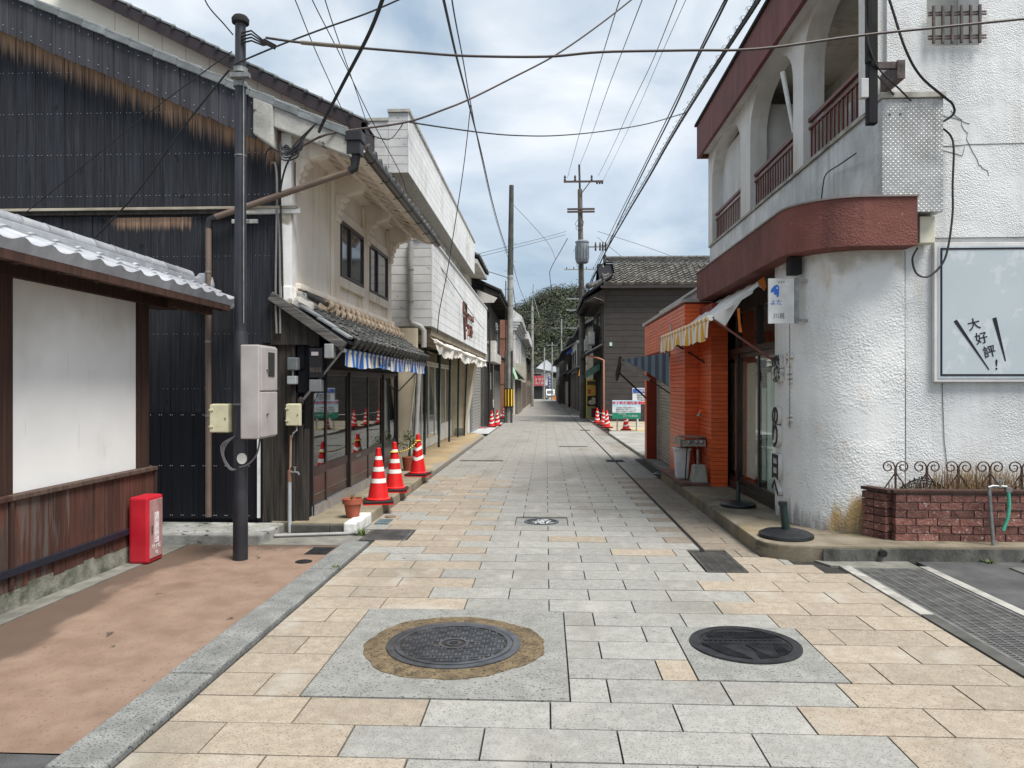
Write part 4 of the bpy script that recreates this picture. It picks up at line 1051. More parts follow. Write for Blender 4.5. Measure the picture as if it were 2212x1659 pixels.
for xx, zz in ((-2.605, 6.13), (-2.158, 3.47)):
    MB().box(xx - .01, xx + .012, Y0 - .006, Y0 + .02, 5.56 if zz > 5 else 2.65, 6.70 if zz > 5 else 4.29).build('corner_strip', plain('white_metal', (.6, .6, .6), .4), D)
m_torn = mat('torn_sheet', (.34, .32, .28), (.52, .50, .46), scale=3, rough=.9, bump=.4)
b = MB(); vs = []; n = 30
for j in range(3):
    for i in range(n + 1):
        yy = 16.2 + 7 * i / n; vs.append((-2.93 + .05 * math.sin(i * 1.3) + .04 * j, yy, 5.45 - .38 * j + .05 * math.sin(i * 2.1) * j - (.2 * abs(math.sin(i * .9)) if j == 2 else 0)))
b.add(vs, [(j * (n + 1) + i, j * (n + 1) + i + 1, (j + 1) * (n + 1) + i + 1, (j + 1) * (n + 1) + i) for j in range(2) for i in range(n)]); b.build('torn_cladding', m_torn, D, fix=False)
MB().box(-2.95, -2.9, Y0 + .3, Y1 - .3, 4.32, 5.56).build('recess_wall', mat('dirty_recess', (.16, .15, .13), (.38, .36, .33), scale=1.3, rough=.9, bump=.4), D)
# lettering
m_let = plain('brown_letter', (.13, .055, .04), .6)
XL = -2.148
text('lettering', 'ファッションの店', .18, (XL, 20.75, 3.42), (0, 1, 0), (0, 0, 1), m_let, D, .05, bold=-.002)
text('lettering', 'ツモト', .44, (XL, 20.62, 3.02), (0, 1, 0), (0, 0, 1), m_let, D, .05, bold=-.004)
b = MB()   # the big folded initial: a roof stroke, a hook and a leaning bar
for p, q, w in (((22.35, 3.66), (23.05, 3.66), .10), ((22.35, 3.42), (22.98, 3.42), .08), ((23.0, 3.66), (23.1, 3.10), .10), ((22.5, 3.30), (22.72, 2.74), .16), ((22.35, 3.66), (22.35, 3.40), .07), ((22.85, 3.16), (23.02, 3.14), .07), ((22.85, 2.98), (23.02, 3.0), .07)):
    b.beam((XL + .025, p[0] - 3.4, p[1]), (XL + .025, q[0] - 3.4, q[1]), .05, w * .62, (0, 0, 1) if abs(p[0] - q[0]) > .3 else (0, 1, 0))
b.build('lettering', m_let, D)
# near end: grey pipe, cream wall
m_gpipe = plain('grey_pvc', (.27, .265, .26), .45)
MB().tube([(-2.55, Y0 - .07, 4.25), (-2.55, Y0 - .07, 2.78), (-2.52, Y0 - .07, 2.70), (-2.36, Y0 - .07, 2.64), (-2.30, Y0 - .07, 2.56), (-2.30, Y0 - .07, 2.25)], .055, 12).build('down_pipe', m_gpipe, D, smooth=True)
MB().tube([(-2.34, 13.6, 2.12), (-2.42, 13.55, .15), (-2.36, 13.5, .05), (-2.28, 13.5, .04)], .048, 12).build('down_pipe', m_gpipe, D, smooth=True)
for zz in (3.1, 3.7): MB().lathe([(.06, 0), (.06, .02)], 14, (-2.55, Y0 - .07, zz)).build('pipe_clip', m_gal, D)
m_crm = mat('cream_render', (.46, .40, .29), (.58, .52, .40), scale=2.5, rough=.85, bump=.15, streak=((.3, .24, .15), .4))
b = MB(); b.prism([(-3.2, -.05), (-2.62, -.05), (-2.40, 2.0), (-2.40, 2.6), (-3.2, 2.6)], (0, 13.62, 0), (1, 0, 0), (0, 0, 1), (0, 1, 0), .16); b.build('end_wall', m_crm, D)
MB().prism([(-3.2, -.15), (-2.72, -.15), (-2.66, .4), (-2.36, 2.25), (-2.36, 2.62), (-3.2, 2.62)], (0, 24.4, 0), (1, 0, 0), (0, 0, 1), (0, 1, 0), .9).build('wing_wall', m_crm, D)
MB().box(-3.0, -2.74, 24.35, 25.33, -.15, .12).build('wing_base', m_concd, D)
MB().box(-3.2, -2.2, Y0 + .2, Y1, 2.5, 2.64).build('soffit', mat('soffit_brown', (.20, .16, .11), (.32, .27, .2), scale=3, rough=.9), D)
# storefront
XS = -3.12
m_wfrm = mat('cream_frame', (.50, .48, .42), (.62, .60, .54), rough=.6, scale=4, bump=.05)
m_glass2 = glass('shop_glass_pale', (.8, .82, .78), .85)
ys = [14.1, 15.2, 16.3, 17.4, 18.5, 19.6, 20.7, 21.8, 22.9, 24.35]
for i in range(len(ys) - 1):
    a, c = ys[i], ys[i + 1]; zb = gz((a + c) / 2) + .07; d = MB(); s_ = .05
    bot = .5 if i in (0, 1, 7, 8) else .22
    d.box(XS - .04, XS, a, a + s_, zb, 2.1).box(XS - .04, XS, c - s_, c, zb, 2.1).box(XS - .04, XS, a + s_, c - s_, 2.04, 2.1).box(XS - .04, XS, a + s_, c - s_, zb, zb + bot)
    dr = d.build('glass_door', m_wfrm, D)
    MB().box(XS - .022, XS - .018, a + s_, c - s_, zb + bot, 2.04).build('pane', m_glass2, dr)
    MB().box(XS - .04, XS, a, c, 2.11, 2.17).build('transom_bar', m_wfrm, D)
    MB().box(XS - .022, XS - .018, a, c, 2.17, 2.5).build('transom_pane', m_glass2, D)
    if i % 2 == 0 or i > 5: curtain('curtain', m_curt, D, 'Y', XS - .18, a + .05, c - .1, .15, 2.05, 7)
rm = MB(); rm.box(-6.1, -6.0, 13.8, 24.5, -.2, 2.5).box(-6.1, XS - .05, 13.75, 13.8, -.2, 2.5).box(-6.1, XS - .05, 24.5, 24.6, -.2, 2.5).box(-6.1, XS - .05, 13.8, 24.5, -.2, -.08)
rm.build('shop_room', plain('room_pale', (.30, .29, .26), .9), D)
m_gpost = mat('green_black_post', (.012, .022, .022), (.03, .045, .045), rough=.5, scale=9)
for i, yy in enumerate((15.2, 17.1, 19.4, 21.5, 23.6)):
    MB().cyl((-2.83, yy, gz(yy) + .05), (-2.80, yy, 2.5), .032, 10).build('awning_post', m_gpost, D, smooth=True)
MB().cyl((-2.70, 24.37, -.15), (-2.62, 24.37, 2.3), .022, 8).build('awning_post', m_gpost, D, smooth=True)
# white piers beyond the wing wall
m_pier = mat('pale_pier', (.48, .47, .46), (.60, .59, .58), scale=4, rough=.8, bump=.1)
MB().box(-3.1, -2.78, 26.2, 26.8, gz(26) - .05, 2.64).build('pier', m_pier, D)
MB().box(-3.3, -3.1, 25.3, 26.8, gz(26) - .05, 2.64).build('pier', m_pier, D)
# canvas awning
m_canv = mat('white_canvas', (.56, .53, .47), (.72, .69, .63), scale=3, rough=.9, bump=.25, bscale=20, streak=((.42, .37, .28), .5))
DA = thing('awning', 'sagging white canvas awning with scalloped edge over the white shop front', 'awning', (-2.3, 20, 2.4))
b = MB(); n = 110; vs = []
for j, (xx, zz) in enumerate(((-2.52, 2.66), (-2.36, 2.57), (-2.20, 2.46), (-2.11, 2.38), (-2.11, 2.30), (-2.11, 2.20))):
    for i in range(n + 1):
        yy = 14.0 + 11.6 * i / n
        wv = .02 * math.sin(yy * 3.3 + j) + .015 * math.sin(yy * 7.7); zs = -.03 * abs(math.sin((yy - 14) * PI / 3.87)) * (j > 1)
        zz2 = zz + zs - ((.05 * abs(math.sin(yy * 7.2)) + .03 * math.sin(yy * 1.7)) if j == 5 else 0)
        vs.append((xx + wv * (.4 + .2 * j), yy, zz2))
b.add(vs, [(j * (n + 1) + i, j * (n + 1) + i + 1, (j + 1) * (n + 1) + i + 1, (j + 1) * (n + 1) + i) for j in range(5) for i in range(n)]); b.build('canvas', m_canv, DA, smooth=True, fix=False)
for a, c in ((14.0, 17.85), (17.9, 21.7), (21.75, 25.6)): MB().tube(catenary((-2.10, a, 2.37), (-2.10, c, 2.37), .03, 6), .035, 10).build('roller', m_canv, DA, smooth=True)
for yy in (14.6, 18, 21.5, 25): MB().tube([(-3.1, yy, 2.46), (-2.13, yy, 2.33)], .012, 6).build('arm', m_steel, DA)
# ============================================================ R1: white stucco building with balcony
def stucco(name, a, b, sc_=42, st=.9, **k):
    return mat(name, a, b, scale=1.4, rough=.85, bump=st, bscale=sc_, bdist=.02, bvar=True, **k)
m_stw = stucco('white_stucco', (.60, .605, .60), (.71, .715, .705), streak=((.48, .47, .43), .35))
m_stf = stucco('white_stucco_fine', (.56, .57, .575), (.65, .655, .655), 75, .7, streak=((.40, .38, .34), .5))
m_str = stucco('red_stucco', (.12, .040, .032), (.19, .068, .054), 50, .9, streak=((.05, .022, .02), .6), spots=((.26, .12, .10), 20, .68))
def _base(t, g):      # splash and rust stain at the foot of the curved wall
    X = xyz(t, g)
    h = ramp(t, X['Z'], .62, .10)
    side = mth(t, 'MULTIPLY', ramp(t, X['X'], 2.75, 2.95), ramp(t, X['X'], 3.5, 3.2))
    return mth(t, 'MULTIPLY', ramp(t, mth(t, 'ADD', mth(t, 'MULTIPLY', mth(t, 'MULTIPLY', h, side), .5), mth(t, 'SUBTRACT', noise(t, g, 2.4, (2, 2, .7), 6), .5)), .10, .36), .9)
addmix(m_stw, (.42, .27, .09), _base)
def _grime(t, g):
    X = xyz(t, g)
    return mth(t, 'MULTIPLY', ramp(t, mth(t, 'ADD', mth(t, 'MULTIPLY', ramp(t, X['Z'], .55, .06), .42), mth(t, 'SUBTRACT', noise(t, g, 4, (2.2, 2.2, .45), 9), .5)), .20, .52), .75)
addmix(m_stw, (.13, .12, .10), _grime)
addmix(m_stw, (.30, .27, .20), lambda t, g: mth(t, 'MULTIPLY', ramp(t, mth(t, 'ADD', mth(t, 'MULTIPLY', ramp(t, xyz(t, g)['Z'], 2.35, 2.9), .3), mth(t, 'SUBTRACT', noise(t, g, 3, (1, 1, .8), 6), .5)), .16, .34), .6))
R1 = thing('stucco_building', 'white stucco building with arched balcony and red rounded band', 'building', (5, 10, gz(10)))
YF = 7.45
def arcp(cx, cy, r, a0, a1, n=14): return [(cx + r * math.cos(rad(a0 + (a1 - a0) * i / n)), cy + r * math.sin(rad(a0 + (a1 - a0) * i / n))) for i in range(n + 1)]
cw = [(3.52, YF)] + arcp(3.22, 8.07, .62, 270, 180, 18) + [(2.6, 8.56), (2.9, 8.56), (2.9, 8.3), (3.52, 7.9)]
MB().prism(cw, (0, 0, -.0), (1, 0, 0), (0, 1, 0), (0, 0, 1), 2.9).build('curved_wall', m_stw, R1, smooth=True)
# front wall with a window opening
fw = MB(); xw0, xw1, zw0 = 3.72, 4.22, 4.86
fw.box(3.524, 10, YF + .01, YF + .35, 0, 2.98); fw.build('front_wall', m_stf, R1)
up = MB(); up.box(3.34, xw0, YF - .02, YF + .35, 2.985, 8).box(xw0, xw1, YF - .02, YF + .35, 2.985, zw0).box(xw1, 10, YF - .02, YF + .35, 2.985, 8); up.build('front_wall', m_stf, R1)
MB().box(3.3, 3.52, YF - .0, YF + .5, 2.9, 3.0).build('wall_joint', m_stf, R1)
MB().box(xw0 - .05, xw1 + .05, YF + .36, YF + .38, 4.8, 7).build('window_recess', plain('recess_grey', (.42, .42, .38), .8), R1)
m_bar = mat('rust_bar', (.05, .035, .035), (.12, .09, .085), rough=.7, scale=20)
gr = MB().box(xw0 - .01, xw1 + .04, YF - .075, YF - .06, 5.155, 5.168).box(xw0 - .01, xw1 + .04, YF - .075, YF - .06, 5.13, 5.143).box(xw0 - .01, xw1 + .04, YF - .075, YF - .06, 4.90, 4.913).box(xw0 - .01, xw1 + .04, YF - .075, YF - .06, 4.925, 4.938).build('window_grille', m_bar, R1)
for i in range(6): MB().box(xw0 + .02 + i * .087, xw0 + .045 + i * .087, YF - .10, YF - .075, 4.85, 5.22).build('grille_bar', m_bar, gr, bevel=.006)
# hairline joints and cracks in the render
m_crack = plain('crack', (.10, .09, .08), .95)
cr = MB()
def crack(pts, w=.004, yy=YF - .022):
    for i in range(len(pts) - 1): cr.beam((pts[i][0], yy, pts[i][1]), (pts[i + 1][0], yy, pts[i + 1][1]), w, w * .8)
crack([(3.84, 3.88), (3.95, 3.875), (4.1, 3.89), (5.2, 3.90)], .005)
crack([(3.86, 3.84), (4.0, 3.80), (4.06, 3.78), (4.08, 3.87)], .004)
pts = [(3.95, 4.22)]
for i in range(14): pts.append((pts[-1][0] + R.uniform(-.01, .055), pts[-1][1] - R.uniform(.0, .07)))
crack(pts, .0035)
pts = [(3.84, 4.20)]
for i in range(8): pts.append((pts[-1][0] + R.uniform(.02, .05), pts[-1][1] + R.uniform(-.03, .03)))
crack(pts, .0035)
crack([(3.525, .1), (3.53, 1.2), (3.522, 2.1), (3.524, 2.86)], .006, YF + .004)
crack([(3.88, 1.56), (3.90, 1.0), (3.93, .75), (3.94, .5)], .005, YF + .004)
pts = [(2.98, .1 + .62)]
for i in range(9): pts.append((pts[-1][0] + R.uniform(-.012, .012), pts[-1][1] - .06))
cr.build('cracks', m_crack, R1, kind='stuff')
# red band round the corner
bo = [(2.42, 12.05)] + arcp(3.06, 7.84, .64, 180, 270, 16) + [(3.52, 7.2), (3.52, 8.2), (3.42, 12.05)]
MB().prism(bo, (0, 0, 2.87), (1, 0, 0), (0, 1, 0), (0, 0, 1), .46).build('red_band', m_str, R1, smooth=True)
bt = [(2.405, 12.06)] + arcp(3.06, 7.84, .655, 180, 270, 16) + [(3.53, 7.185), (3.53, 8.2), (3.42, 12.06)]
MB().prism(bt, (0, 0, 3.332), (1, 0, 0), (0, 1, 0), (0, 0, 1), .018).build('band_flashing', plain('grey_flashing', (.20, .17, .16), .5), R1)
# balcony
PX = 3.30; YE = 14.9
m_plate = mat('checker_plate', (.27, .265, .255), (.50, .495, .48), rough=.36, metal=.5, scale=1.8, bump=0, streak=((.16, .155, .145), .6))
t_ = m_plate.node_tree; b_ = t_.nodes['Principled BSDF']
g_ = t_.nodes.new('ShaderNodeNewGeometry')
def _dots(t, g):
    X = xyz(t, g); u = mth(t, 'ADD', X['X'], X['Y'])
    return ramp(t, mth(t, 'MULTIPLY', mth(t, 'COSINE', mth(t, 'MULTIPLY', u, 2 * PI * 21)), mth(t, 'COSINE', mth(t, 'MULTIPLY', X['Z'], 2 * PI * 21))), .35, .75)
addmix(m_plate, (.58, .575, .56), lambda t, g: mth(t, 'MULTIPLY', _dots(t, g), .28))
f_ = _dots(t_, g_)
bp_ = t_.nodes.new('ShaderNodeBump'); bp_.inputs['Strength'].default_value = .35; bp_.inputs['Distance'].default_value = .01
t_.links.new(f_, bp_.inputs['Height'])
nb = t_.nodes.new('ShaderNodeBump'); nb.inputs['Strength'].default_value = .5; nb.inputs['Distance'].default_value = .06; t_.links.new(noise(t_, g_, 2.2), nb.inputs['Height']); t_.links.new(bp_.outputs[0], nb.inputs['Normal']); t_.links.new(nb.outputs[0], b_.inputs['Normal'])
MB().box(PX - .05, PX, YF + .01, YE, 3.36, 4.27).build('balcony_front', m_plate, R1)
MB().box(PX - .075, PX + .12, YF + .01, YE + .02, 4.27, 4.315).build('balcony_coping', mat('coping_stained', (.20, .19, .16), (.42, .41, .37), scale=5, rough=.85), R1)
MB().box(3.20, 3.77, 7.22, YF - .022, 3.19, 4.27).build('corner_box', m_plate, R1, bevel=.006)
MB().box(3.18, 3.79, 7.20, YF - .022, 4.272, 4.33).build('corner_coping', MT['coping_stained'], R1, bevel=.006)
for dx in (.07, .17): MB().cyl((3.2 + dx, 7.215, 4.12), (3.2 + dx, 7.225, 4.12), .01, 8).build('bolt', m_bar, R1)
m_colw = stucco('arcade_white', (.56, .555, .53), (.68, .675, .655), 60, .5, streak=((.40, .30, .18), .35))
ZT = 6.32
bays = [(7.80, 9.45), (9.83, 11.87), (12.45, 14.55)]
for a, c in ((9.45, 9.83), (11.87, 12.45), (14.55, YE), (7.47, 7.80)):
    MB().box(PX - .08, PX + .18, a, c, 4.30, ZT).build('column', m_colw, R1)
for a, c in bays:
    n = 18; top = []; vs = []
    ym = (a + c) / 2; hw = (c - a) / 2
    arcpts = [(ym - hw * math.cos(PI * i / n), 5.42 + .72 * math.sin(PI * i / n) ** .75) for i in range(n + 1)]
    bm_ = MB()
    for i in range(n):
        (y0, z0), (y1, z1) = arcpts[i], arcpts[i + 1]
        bm_.add([(x, yy, zz) for x in (PX - .08, PX + .18) for yy, zz in ((y0, z0), (y1, z1), (y1, ZT), (y0, ZT))], [(0, 1, 2, 3), (7, 6, 5, 4), (0, 4, 5, 1), (2, 6, 7, 3)])
    bm_.build('arch', m_colw, R1)
m_bwall = mat('balcony_wall', (.60, .57, .50), (.70, .67, .60), scale=2, rough=.85, bump=.1, streak=((.2, .15, .09), .4))
MB().box(4.55, 4.7, YF + .3, YE, 3.3, ZT).build('back_wall', m_bwall, R1)
MB().box(PX - .02, 4.6, YE - .1, YE, 4.3, ZT).build('end_wall', m_bwall, R1)
MB().box(PX, 4.6, YF + .3, YE, 3.28, 3.36).build('balcony_floor', m_concd, R1)
MB().box(PX - .2, 4.7, YF + .3, YE - .05, ZT, ZT + .1).build('balcony_ceiling', m_bwall, R1)
m_rail = mat('red_rail', (.10, .025, .02), (.16, .045, .035), rough=.5, scale=12)
for k, (a, c) in enumerate(bays):
    a2 = a if k else 7.5
    rl = MB().box(PX - .02, PX + .03, a2, c, 4.83, 4.875).box(PX - .015, PX + .02, a2, c, 4.735, 4.765).build('railing', m_rail, R1)
    n = int((c - a2) / .118)
    for i in range(n):
        yy = a2 + (c - a2) * (i + .5) / n
        MB().box(PX - .007, PX + .011, yy - .009, yy + .009, 4.31, 4.735).build('baluster', m_rail, rl)
m_lamp = plain('lamp_white', (.62, .62, .60), .5)
MB().tube([(PX - .05, 9.9, 4.86), (PX - .16, 10.0, 5.70)], [.022, .034], 10).build('tube_lamp', m_lamp, R1)
MB().box(PX + .3, PX + .42, 8.9, 9.1, 4.32, 4.9).build('water_heater', plain('pale_grey', (.42, .42, .42), .5), R1)
# a door and windows on the balcony wall
MB().box(4.52, 4.552, 8.2, 9.6, 3.4, 5.3).build('balcony_door', m_dglass, R1)
MB().box(4.52, 4.552, 12.6, 14.0, 3.4, 5.3).build('balcony_door', m_dglass, R1)
# roof fascia
m_fas = mat('red_fascia', (.12, .036, .033), (.185, .062, .055), scale=3, stretch=(2, 2, .3), rough=.75, bump=.4, bscale=10, streak=((.05, .03, .03), .6))
MB().box(3.0, 3.06, YF + .02, YE + .03, 6.05, 6.70).build('fascia', m_fas, R1)
MB().box(3.06, 4.7, YE - .03, YE + .03, 6.05, 6.70).build('fascia', m_fas, R1)
MB().box(3.06, 3.4, YF + .02, YE - .03, 6.13, 6.2).build('soffit', m_colw, R1)
MB().box(2.96, 6, YF + .02, YE + .08, 6.70, 6.745).build('roof_edge', m_pit, R1)
# signboard on the front wall
m_board = mat('pale_blue_board', (.39, .44, .465), (.42, .47, .495), scale=2, rough=.4, bump=.02)
addmix(m_board, (.50, .53, .56), lambda t, g: mth(t, 'MULTIPLY', mth(t, 'MULTIPLY', ramp(t, noise(t, g, 3.1, (1, 1, 1), 3), .53, .58), ramp(t, noise(t, g, 17, (1, 1, .8), 3), .42, .52)), .75))
SB = thing('signboard', 'pale blue wall signboard with black border and slanting black lettering', 'signboard', (4.6, YF - .02, 1.6))
MB().box(3.78, 5.9, YF - .045, YF + .008, 1.57, 2.93).build('frame', m_pier, SB, bevel=.006)
MB().box(3.815, 5.865, YF - .05, YF - .0455, 1.605, 2.895).build('panel', m_board, SB)
m_blk = plain('sign_black', (.006, .006, .01), .4)
MB().box(3.835, 5.84, YF - .0535, YF - .0505, 2.858, 2.876).box(3.835, 5.84, YF - .0535, YF - .0505, 1.63, 1.648).box(3.835, 3.853, YF - .0535, YF - .0505, 1.648, 2.858).build('border', m_blk, SB)
ang = rad(-24)
def at_sign(px, pz): return (px, YF - .051, pz)
for ch, px, pz in (('大', 4.155, 2.125), ('好', 4.225, 1.990), ('評', 4.30, 1.860), ('!', 4.365, 1.735)):
    a = rad(14) if ch != '!' else 0
    text('lettering', ch, .122 if ch != '!' else .14, at_sign(px, pz), (math.cos(a), 0, math.sin(a)), (-math.sin(a), 0, math.cos(a)), m_blk, SB, .002, bold=.0012)
def wedge(x0, z0, x1, z1, w):
    d = Vector((x1 - x0, 0, z1 - z0)).normalized(); n_ = Vector((-d.z, 0, d.x)) * w / 2; y_ = YF - .0525
    return MB().add([(x0 + n_.x, y_, z0 + n_.z), (x0 - n_.x, y_, z0 - n_.z), (x1 - n_.x * .3, y_, z1 - n_.z * .3), (x1 + n_.x * .3, y_, z1 + n_.z * .3)], [(0, 1, 2, 3)])
wedge(3.975, 2.17, 4.295, 1.69, .035).build('stroke', m_blk, SB, fix=False); wedge(4.345, 2.195, 4.45, 1.775, .04).build('stroke', m_blk, SB, fix=False)
# beige junction box and cables
JB = thing('junction_box', 'beige cable junction box under the metal balcony corner', 'box', (3.68, YF - .05, 3.0))
MB().box(3.60, 3.745, YF - .13, YF - .02, 2.91, 3.17).build('case', plain('beige_box', (.56, .53, .42), .5), JB, bevel=.008)
MB().box(3.585, 3.60, YF - .12, YF - .02, 2.92, 3.16).build('hinge', m_bar, JB)
# ---- sliding doors
XR = 2.70
m_gl3 = glass('door_glass', (.90, .95, .92), 1., ior=1.27)
dys = [8.60, 9.62, 10.62, 11.65]
for i in range(3):
    a, c = dys[i], dys[i + 1]; xo = XR + (0 if i % 2 == 0 else .03); zb = gz(a) + .155; d = MB(); s_ = .055
    d.box(xo, xo + .03, a, a + s_, zb, 1.98).box(xo, xo + .03, c - s_, c, zb, 1.98).box(xo, xo + .03, a + s_, c - s_, 1.92, 1.98).box(xo, xo + .03, a + s_, c - s_, zb, zb + .16)
    dr = d.build('sliding_door', m_bronze, R1, bevel=.003)
    MB().box(xo + .012, xo + .018, a + s_, c - s_, zb + .16, 1.92).build('pane', m_gl3, dr)
MB().box(XR - .01, XR + .08, 8.57, 11.7, 1.985, 2.06).box(XR - .01, XR + .08, 8.57, 11.7, 2.55, 2.87).build('door_head', m_bronze, R1)
for i in range(4): MB().box(XR - .01, XR + .07, 8.57 + i * 1.02, 8.63 + i * 1.02, 2.06, 2.55).build('transom_mullion', m_bronze, R1)
MB().box(XR + .03, XR + .035, 8.6, 11.65, 2.06, 2.55).build('transom_pane', m_gl3, R1)
MB().box(XR - .02, XR + .09, 8.57, 11.7, .0, .165).build('door_sill', m_bronze, R1)
MB().box(XR - .06, XR + .1, 11.65, 11.80, .0, 2.87).build('door_jamb', m_bronze, R1)
m_curw = mat('lace_curtain', (.70, .71, .67), (.80, .80, .76), rough=.9, scale=4)
curtain('curtain', m_curw, R1, 'Y', XR + .13, 8.62, 9.56, .2, 1.7, 10, .03); curtain('curtain', m_curw, R1, 'Y', XR + .15, 9.75, 10.2, .3, 1.5, 5, .03); curtain('curtain', m_curw, R1, 'Y', XR + .15, 10.25, 10.6, .25, 1.85, 4, .03)
curtain('curtain', mat('rose_curtain', (.42, .33, .27), (.55, .45, .38), rough=.9, scale=4), R1, 'Y', XR + .14, 10.68, 11.5, .25, 1.88, 8, .03)
rm = MB(); rm.box(6.0, 6.1, 8.5, 12, -.1, 2.9).box(XR + .1, 6.1, 8.42, 8.5, -.1, 2.9).box(XR + .1, 6.1, 11.8, 11.9, -.1, 2.9).box(XR + .1, 6.1, 8.5, 11.8, 2.8, 2.88).box(XR + .1, 6.1, 8.5, 11.8, -.1, .06)
rm.build('shop_room', plain('room_green', (.2, .21, .2), .9), R1)
MB().box(3.42, 9, 11.95, YE, -.1, 6.0).build('rear_wall', m_stf, R1)
MB().box(3.53, 9, 8.45, 11.95, 2.9, 3.3).build('floor_slab', m_concd, R1)
# relief letters down the wall beside the door
LT = thing('relief_lettering', 'black faced relief lettering running down the wall by the glass doors', 'lettering', (2.58, 8.3, 1))
m_lw = plain('letter_white', (.58, .57, .54), .7)
for ch, pz, sz, yy in (('磯', 1.70, .30, 8.36), ('の', 1.19, .24, 8.38), ('り', .96, .30, 8.38), ('日', .62, .30, 8.38), ('へ', .40, .24, 8.38)):
    text('letter', ch, sz, (2.598, yy, pz), (0, -1, 0), (0, 0, 1), m_lw, LT, .05, bold=.012)
    text('letter_face', ch, sz, (2.546, yy, pz), (0, -1, 0), (0, 0, 1), m_ink, LT, .003, bold=.010)
for ch, pz in (('け', 1.80), ('E', 1.62), ('F', 1.16)):
    text('letter', ch, .17, (2.612, 8.02, pz), (math.cos(rad(84)), -math.sin(rad(84)), 0), (0, 0, 1), m_lw, LT, .05, bold=.008)
# projecting shop sign
SG = thing('hanging_sign', 'small white sign with a blue fish hanging from the stucco corner', 'sign', (2.6, 7.780, 2.2))
MB().box(2.288, 2.552, 7.750, 7.770, 2.175, 2.64).build('panel', plain('sign_white', (.58, .58, .57), .5), SG, bevel=.003)
MB().box(2.555, 2.70, 7.752, 7.768, 2.60, 2.63).box(2.555, 2.70, 7.752, 7.768, 2.19, 2.22).box(2.555, 2.60, 7.745, 7.775, 2.175, 2.645).build('bracket', m_gal, SG)
MB().box(2.50, 2.62, 7.72, 7.86, 2.68, 2.86).build('lamp_box', m_pit, SG, bevel=.008)
m_blue = plain('fish_blue', (.02, .12, .50), .5)
fish = [(0, .02), (.035, .065), (.065, .075), (.085, .055), (.085, -.01), (.08, -.05), (.065, -.055), (.06, -.03), (.03, -.025), (.04, .0), (.005, -.005)]
MB().prism(fish, (2.31, 7.748, 2.50), (1, 0, 0), (0, 0, 1), (0, -1, 0), .002).build('fish_emblem', m_blue, SG)
MB().ball((2.376, 7.744, 2.54), .009, 8, 6, (1, .3, 1)).build('fish_eye', m_lw, SG)
text('lettering', 'よた', .06, (2.365, 7.749, 2.39), (1, 0, 0), (0, 0, 1), m_blue, SG, .002)
text('lettering', '川呂', .06, (2.395, 7.749, 2.25), (1, 0, 0), (0, 0, 1), m_ink, SG, .002)
text('lettering', 'いさと', .025, (2.42, 7.749, 2.60), (1, 0, 0), (0, 0, 1), m_ink, SG, .002)
ch = MB()
for i in range(44):
    z = 2.2 - i * .025
    ch.tube([(2.505, 7.760, z), (2.505 + (.008 if i % 2 else 0), 7.760 + (0 if i % 2 else .008), z - .013), (2.505, 7.760, z - .03)], .0032, 5)
ch.build('chain', m_rag, SG, kind='stuff')
# yellow striped awning
YA = thing('awning', 'torn yellow and white striped awning over the glass doors', 'awning', (2.3, 10.5, 2.5))
m_yaw = stripes('yellow_white_stripe', (.70, .68, .62), (.72, .36, .03), 'Y', .24)
b = MB(); n = 90; vs = []
for j, (xx, zz) in enumerate(((1.985, 2.345), (1.955, 2.31), (1.95, 2.22), (1.95, 2.12))):
    for i in range(n + 1):
        yy = 9.02 + 3.7 * i / n; wv = (.022 * math.sin(yy * 8.2) + .012 * math.sin(yy * 19)) * max(0, j - 1) / 2
        vs.append((xx + wv, yy, zz - ((.03 * abs(math.sin(yy * 6.5)) + .02 * math.sin(yy * 2.7)) if j == 3 else 0)))
b.add(vs, [(j * (n + 1) + i, j * (n + 1) + i + 1, (j + 1) * (n + 1) + i + 1, (j + 1) * (n + 1) + i) for j in range(3) for i in range(n)]); b.build('valance', m_yaw, YA, smooth=True, fix=False)
MB().tube([(1.98, 9.0, 2.35), (1.98, 12.74, 2.35)], .035, 12).build('roller', m_yaw, YA, smooth=True)
m_wcv = mat('white_canopy', (.62, .61, .58), (.72, .71, .68), scale=2, rough=.9, bump=.2, bscale=12)
b = MB(); n = 40; vs = []
for j in range(7):
    f = j / 6
    for i in range(n + 1):
        yy = 9.02 + 3.7 * i / n; vs.append((1.985 + .62 * f, yy + (.12 * math.sin(j * 2.2) if i == 0 else 0), 2.36 + .46 * f - .06 * math.sin(PI * f) + .008 * math.sin(i * 1.1 + j)))
b.add(vs, [(j * (n + 1) + i, j * (n + 1) + i + 1, (j + 1) * (n + 1) + i + 1, (j + 1) * (n + 1) + i) for j in range(6) for i in range(n)]); b.build('canopy', m_wcv, YA, smooth=True, fix=False)
b = MB(); pp = [(1.99, 2.35), (2.60, 2.83), (2.58, 2.70), (2.50, 2.74), (2.47, 2.64), (2.34, 2.56), (2.26, 2.44), (2.14, 2.24), (2.06, 2.28)]
b.prism(pp, (0, 9.0, 0), (1, 0, 0), (0, 0, 1), (0, 1, 0), .006); b.build('torn_side', m_wcv, YA)
MB().prism([(2.29, 2.46), (2.32, 2.47), (2.33, 2.30), (2.35, 2.17), (2.31, 2.18)], (0, 9.01, 0), (1, 0, 0), (0, 0, 1), (0, 1, 0), .004).build('rag', plain('orange_rag', (.6, .17, .03), .8), YA)
MB().prism([(2.52, 2.78), (2.60, 2.84), (2.63, 2.72), (2.60, 2.66)], (0, 8.98, 0), (1, 0, 0), (0, 0, 1), (0, 1, 0), .004).build('rag', plain('orange_rag', (.6, .17, .03), .8), YA)
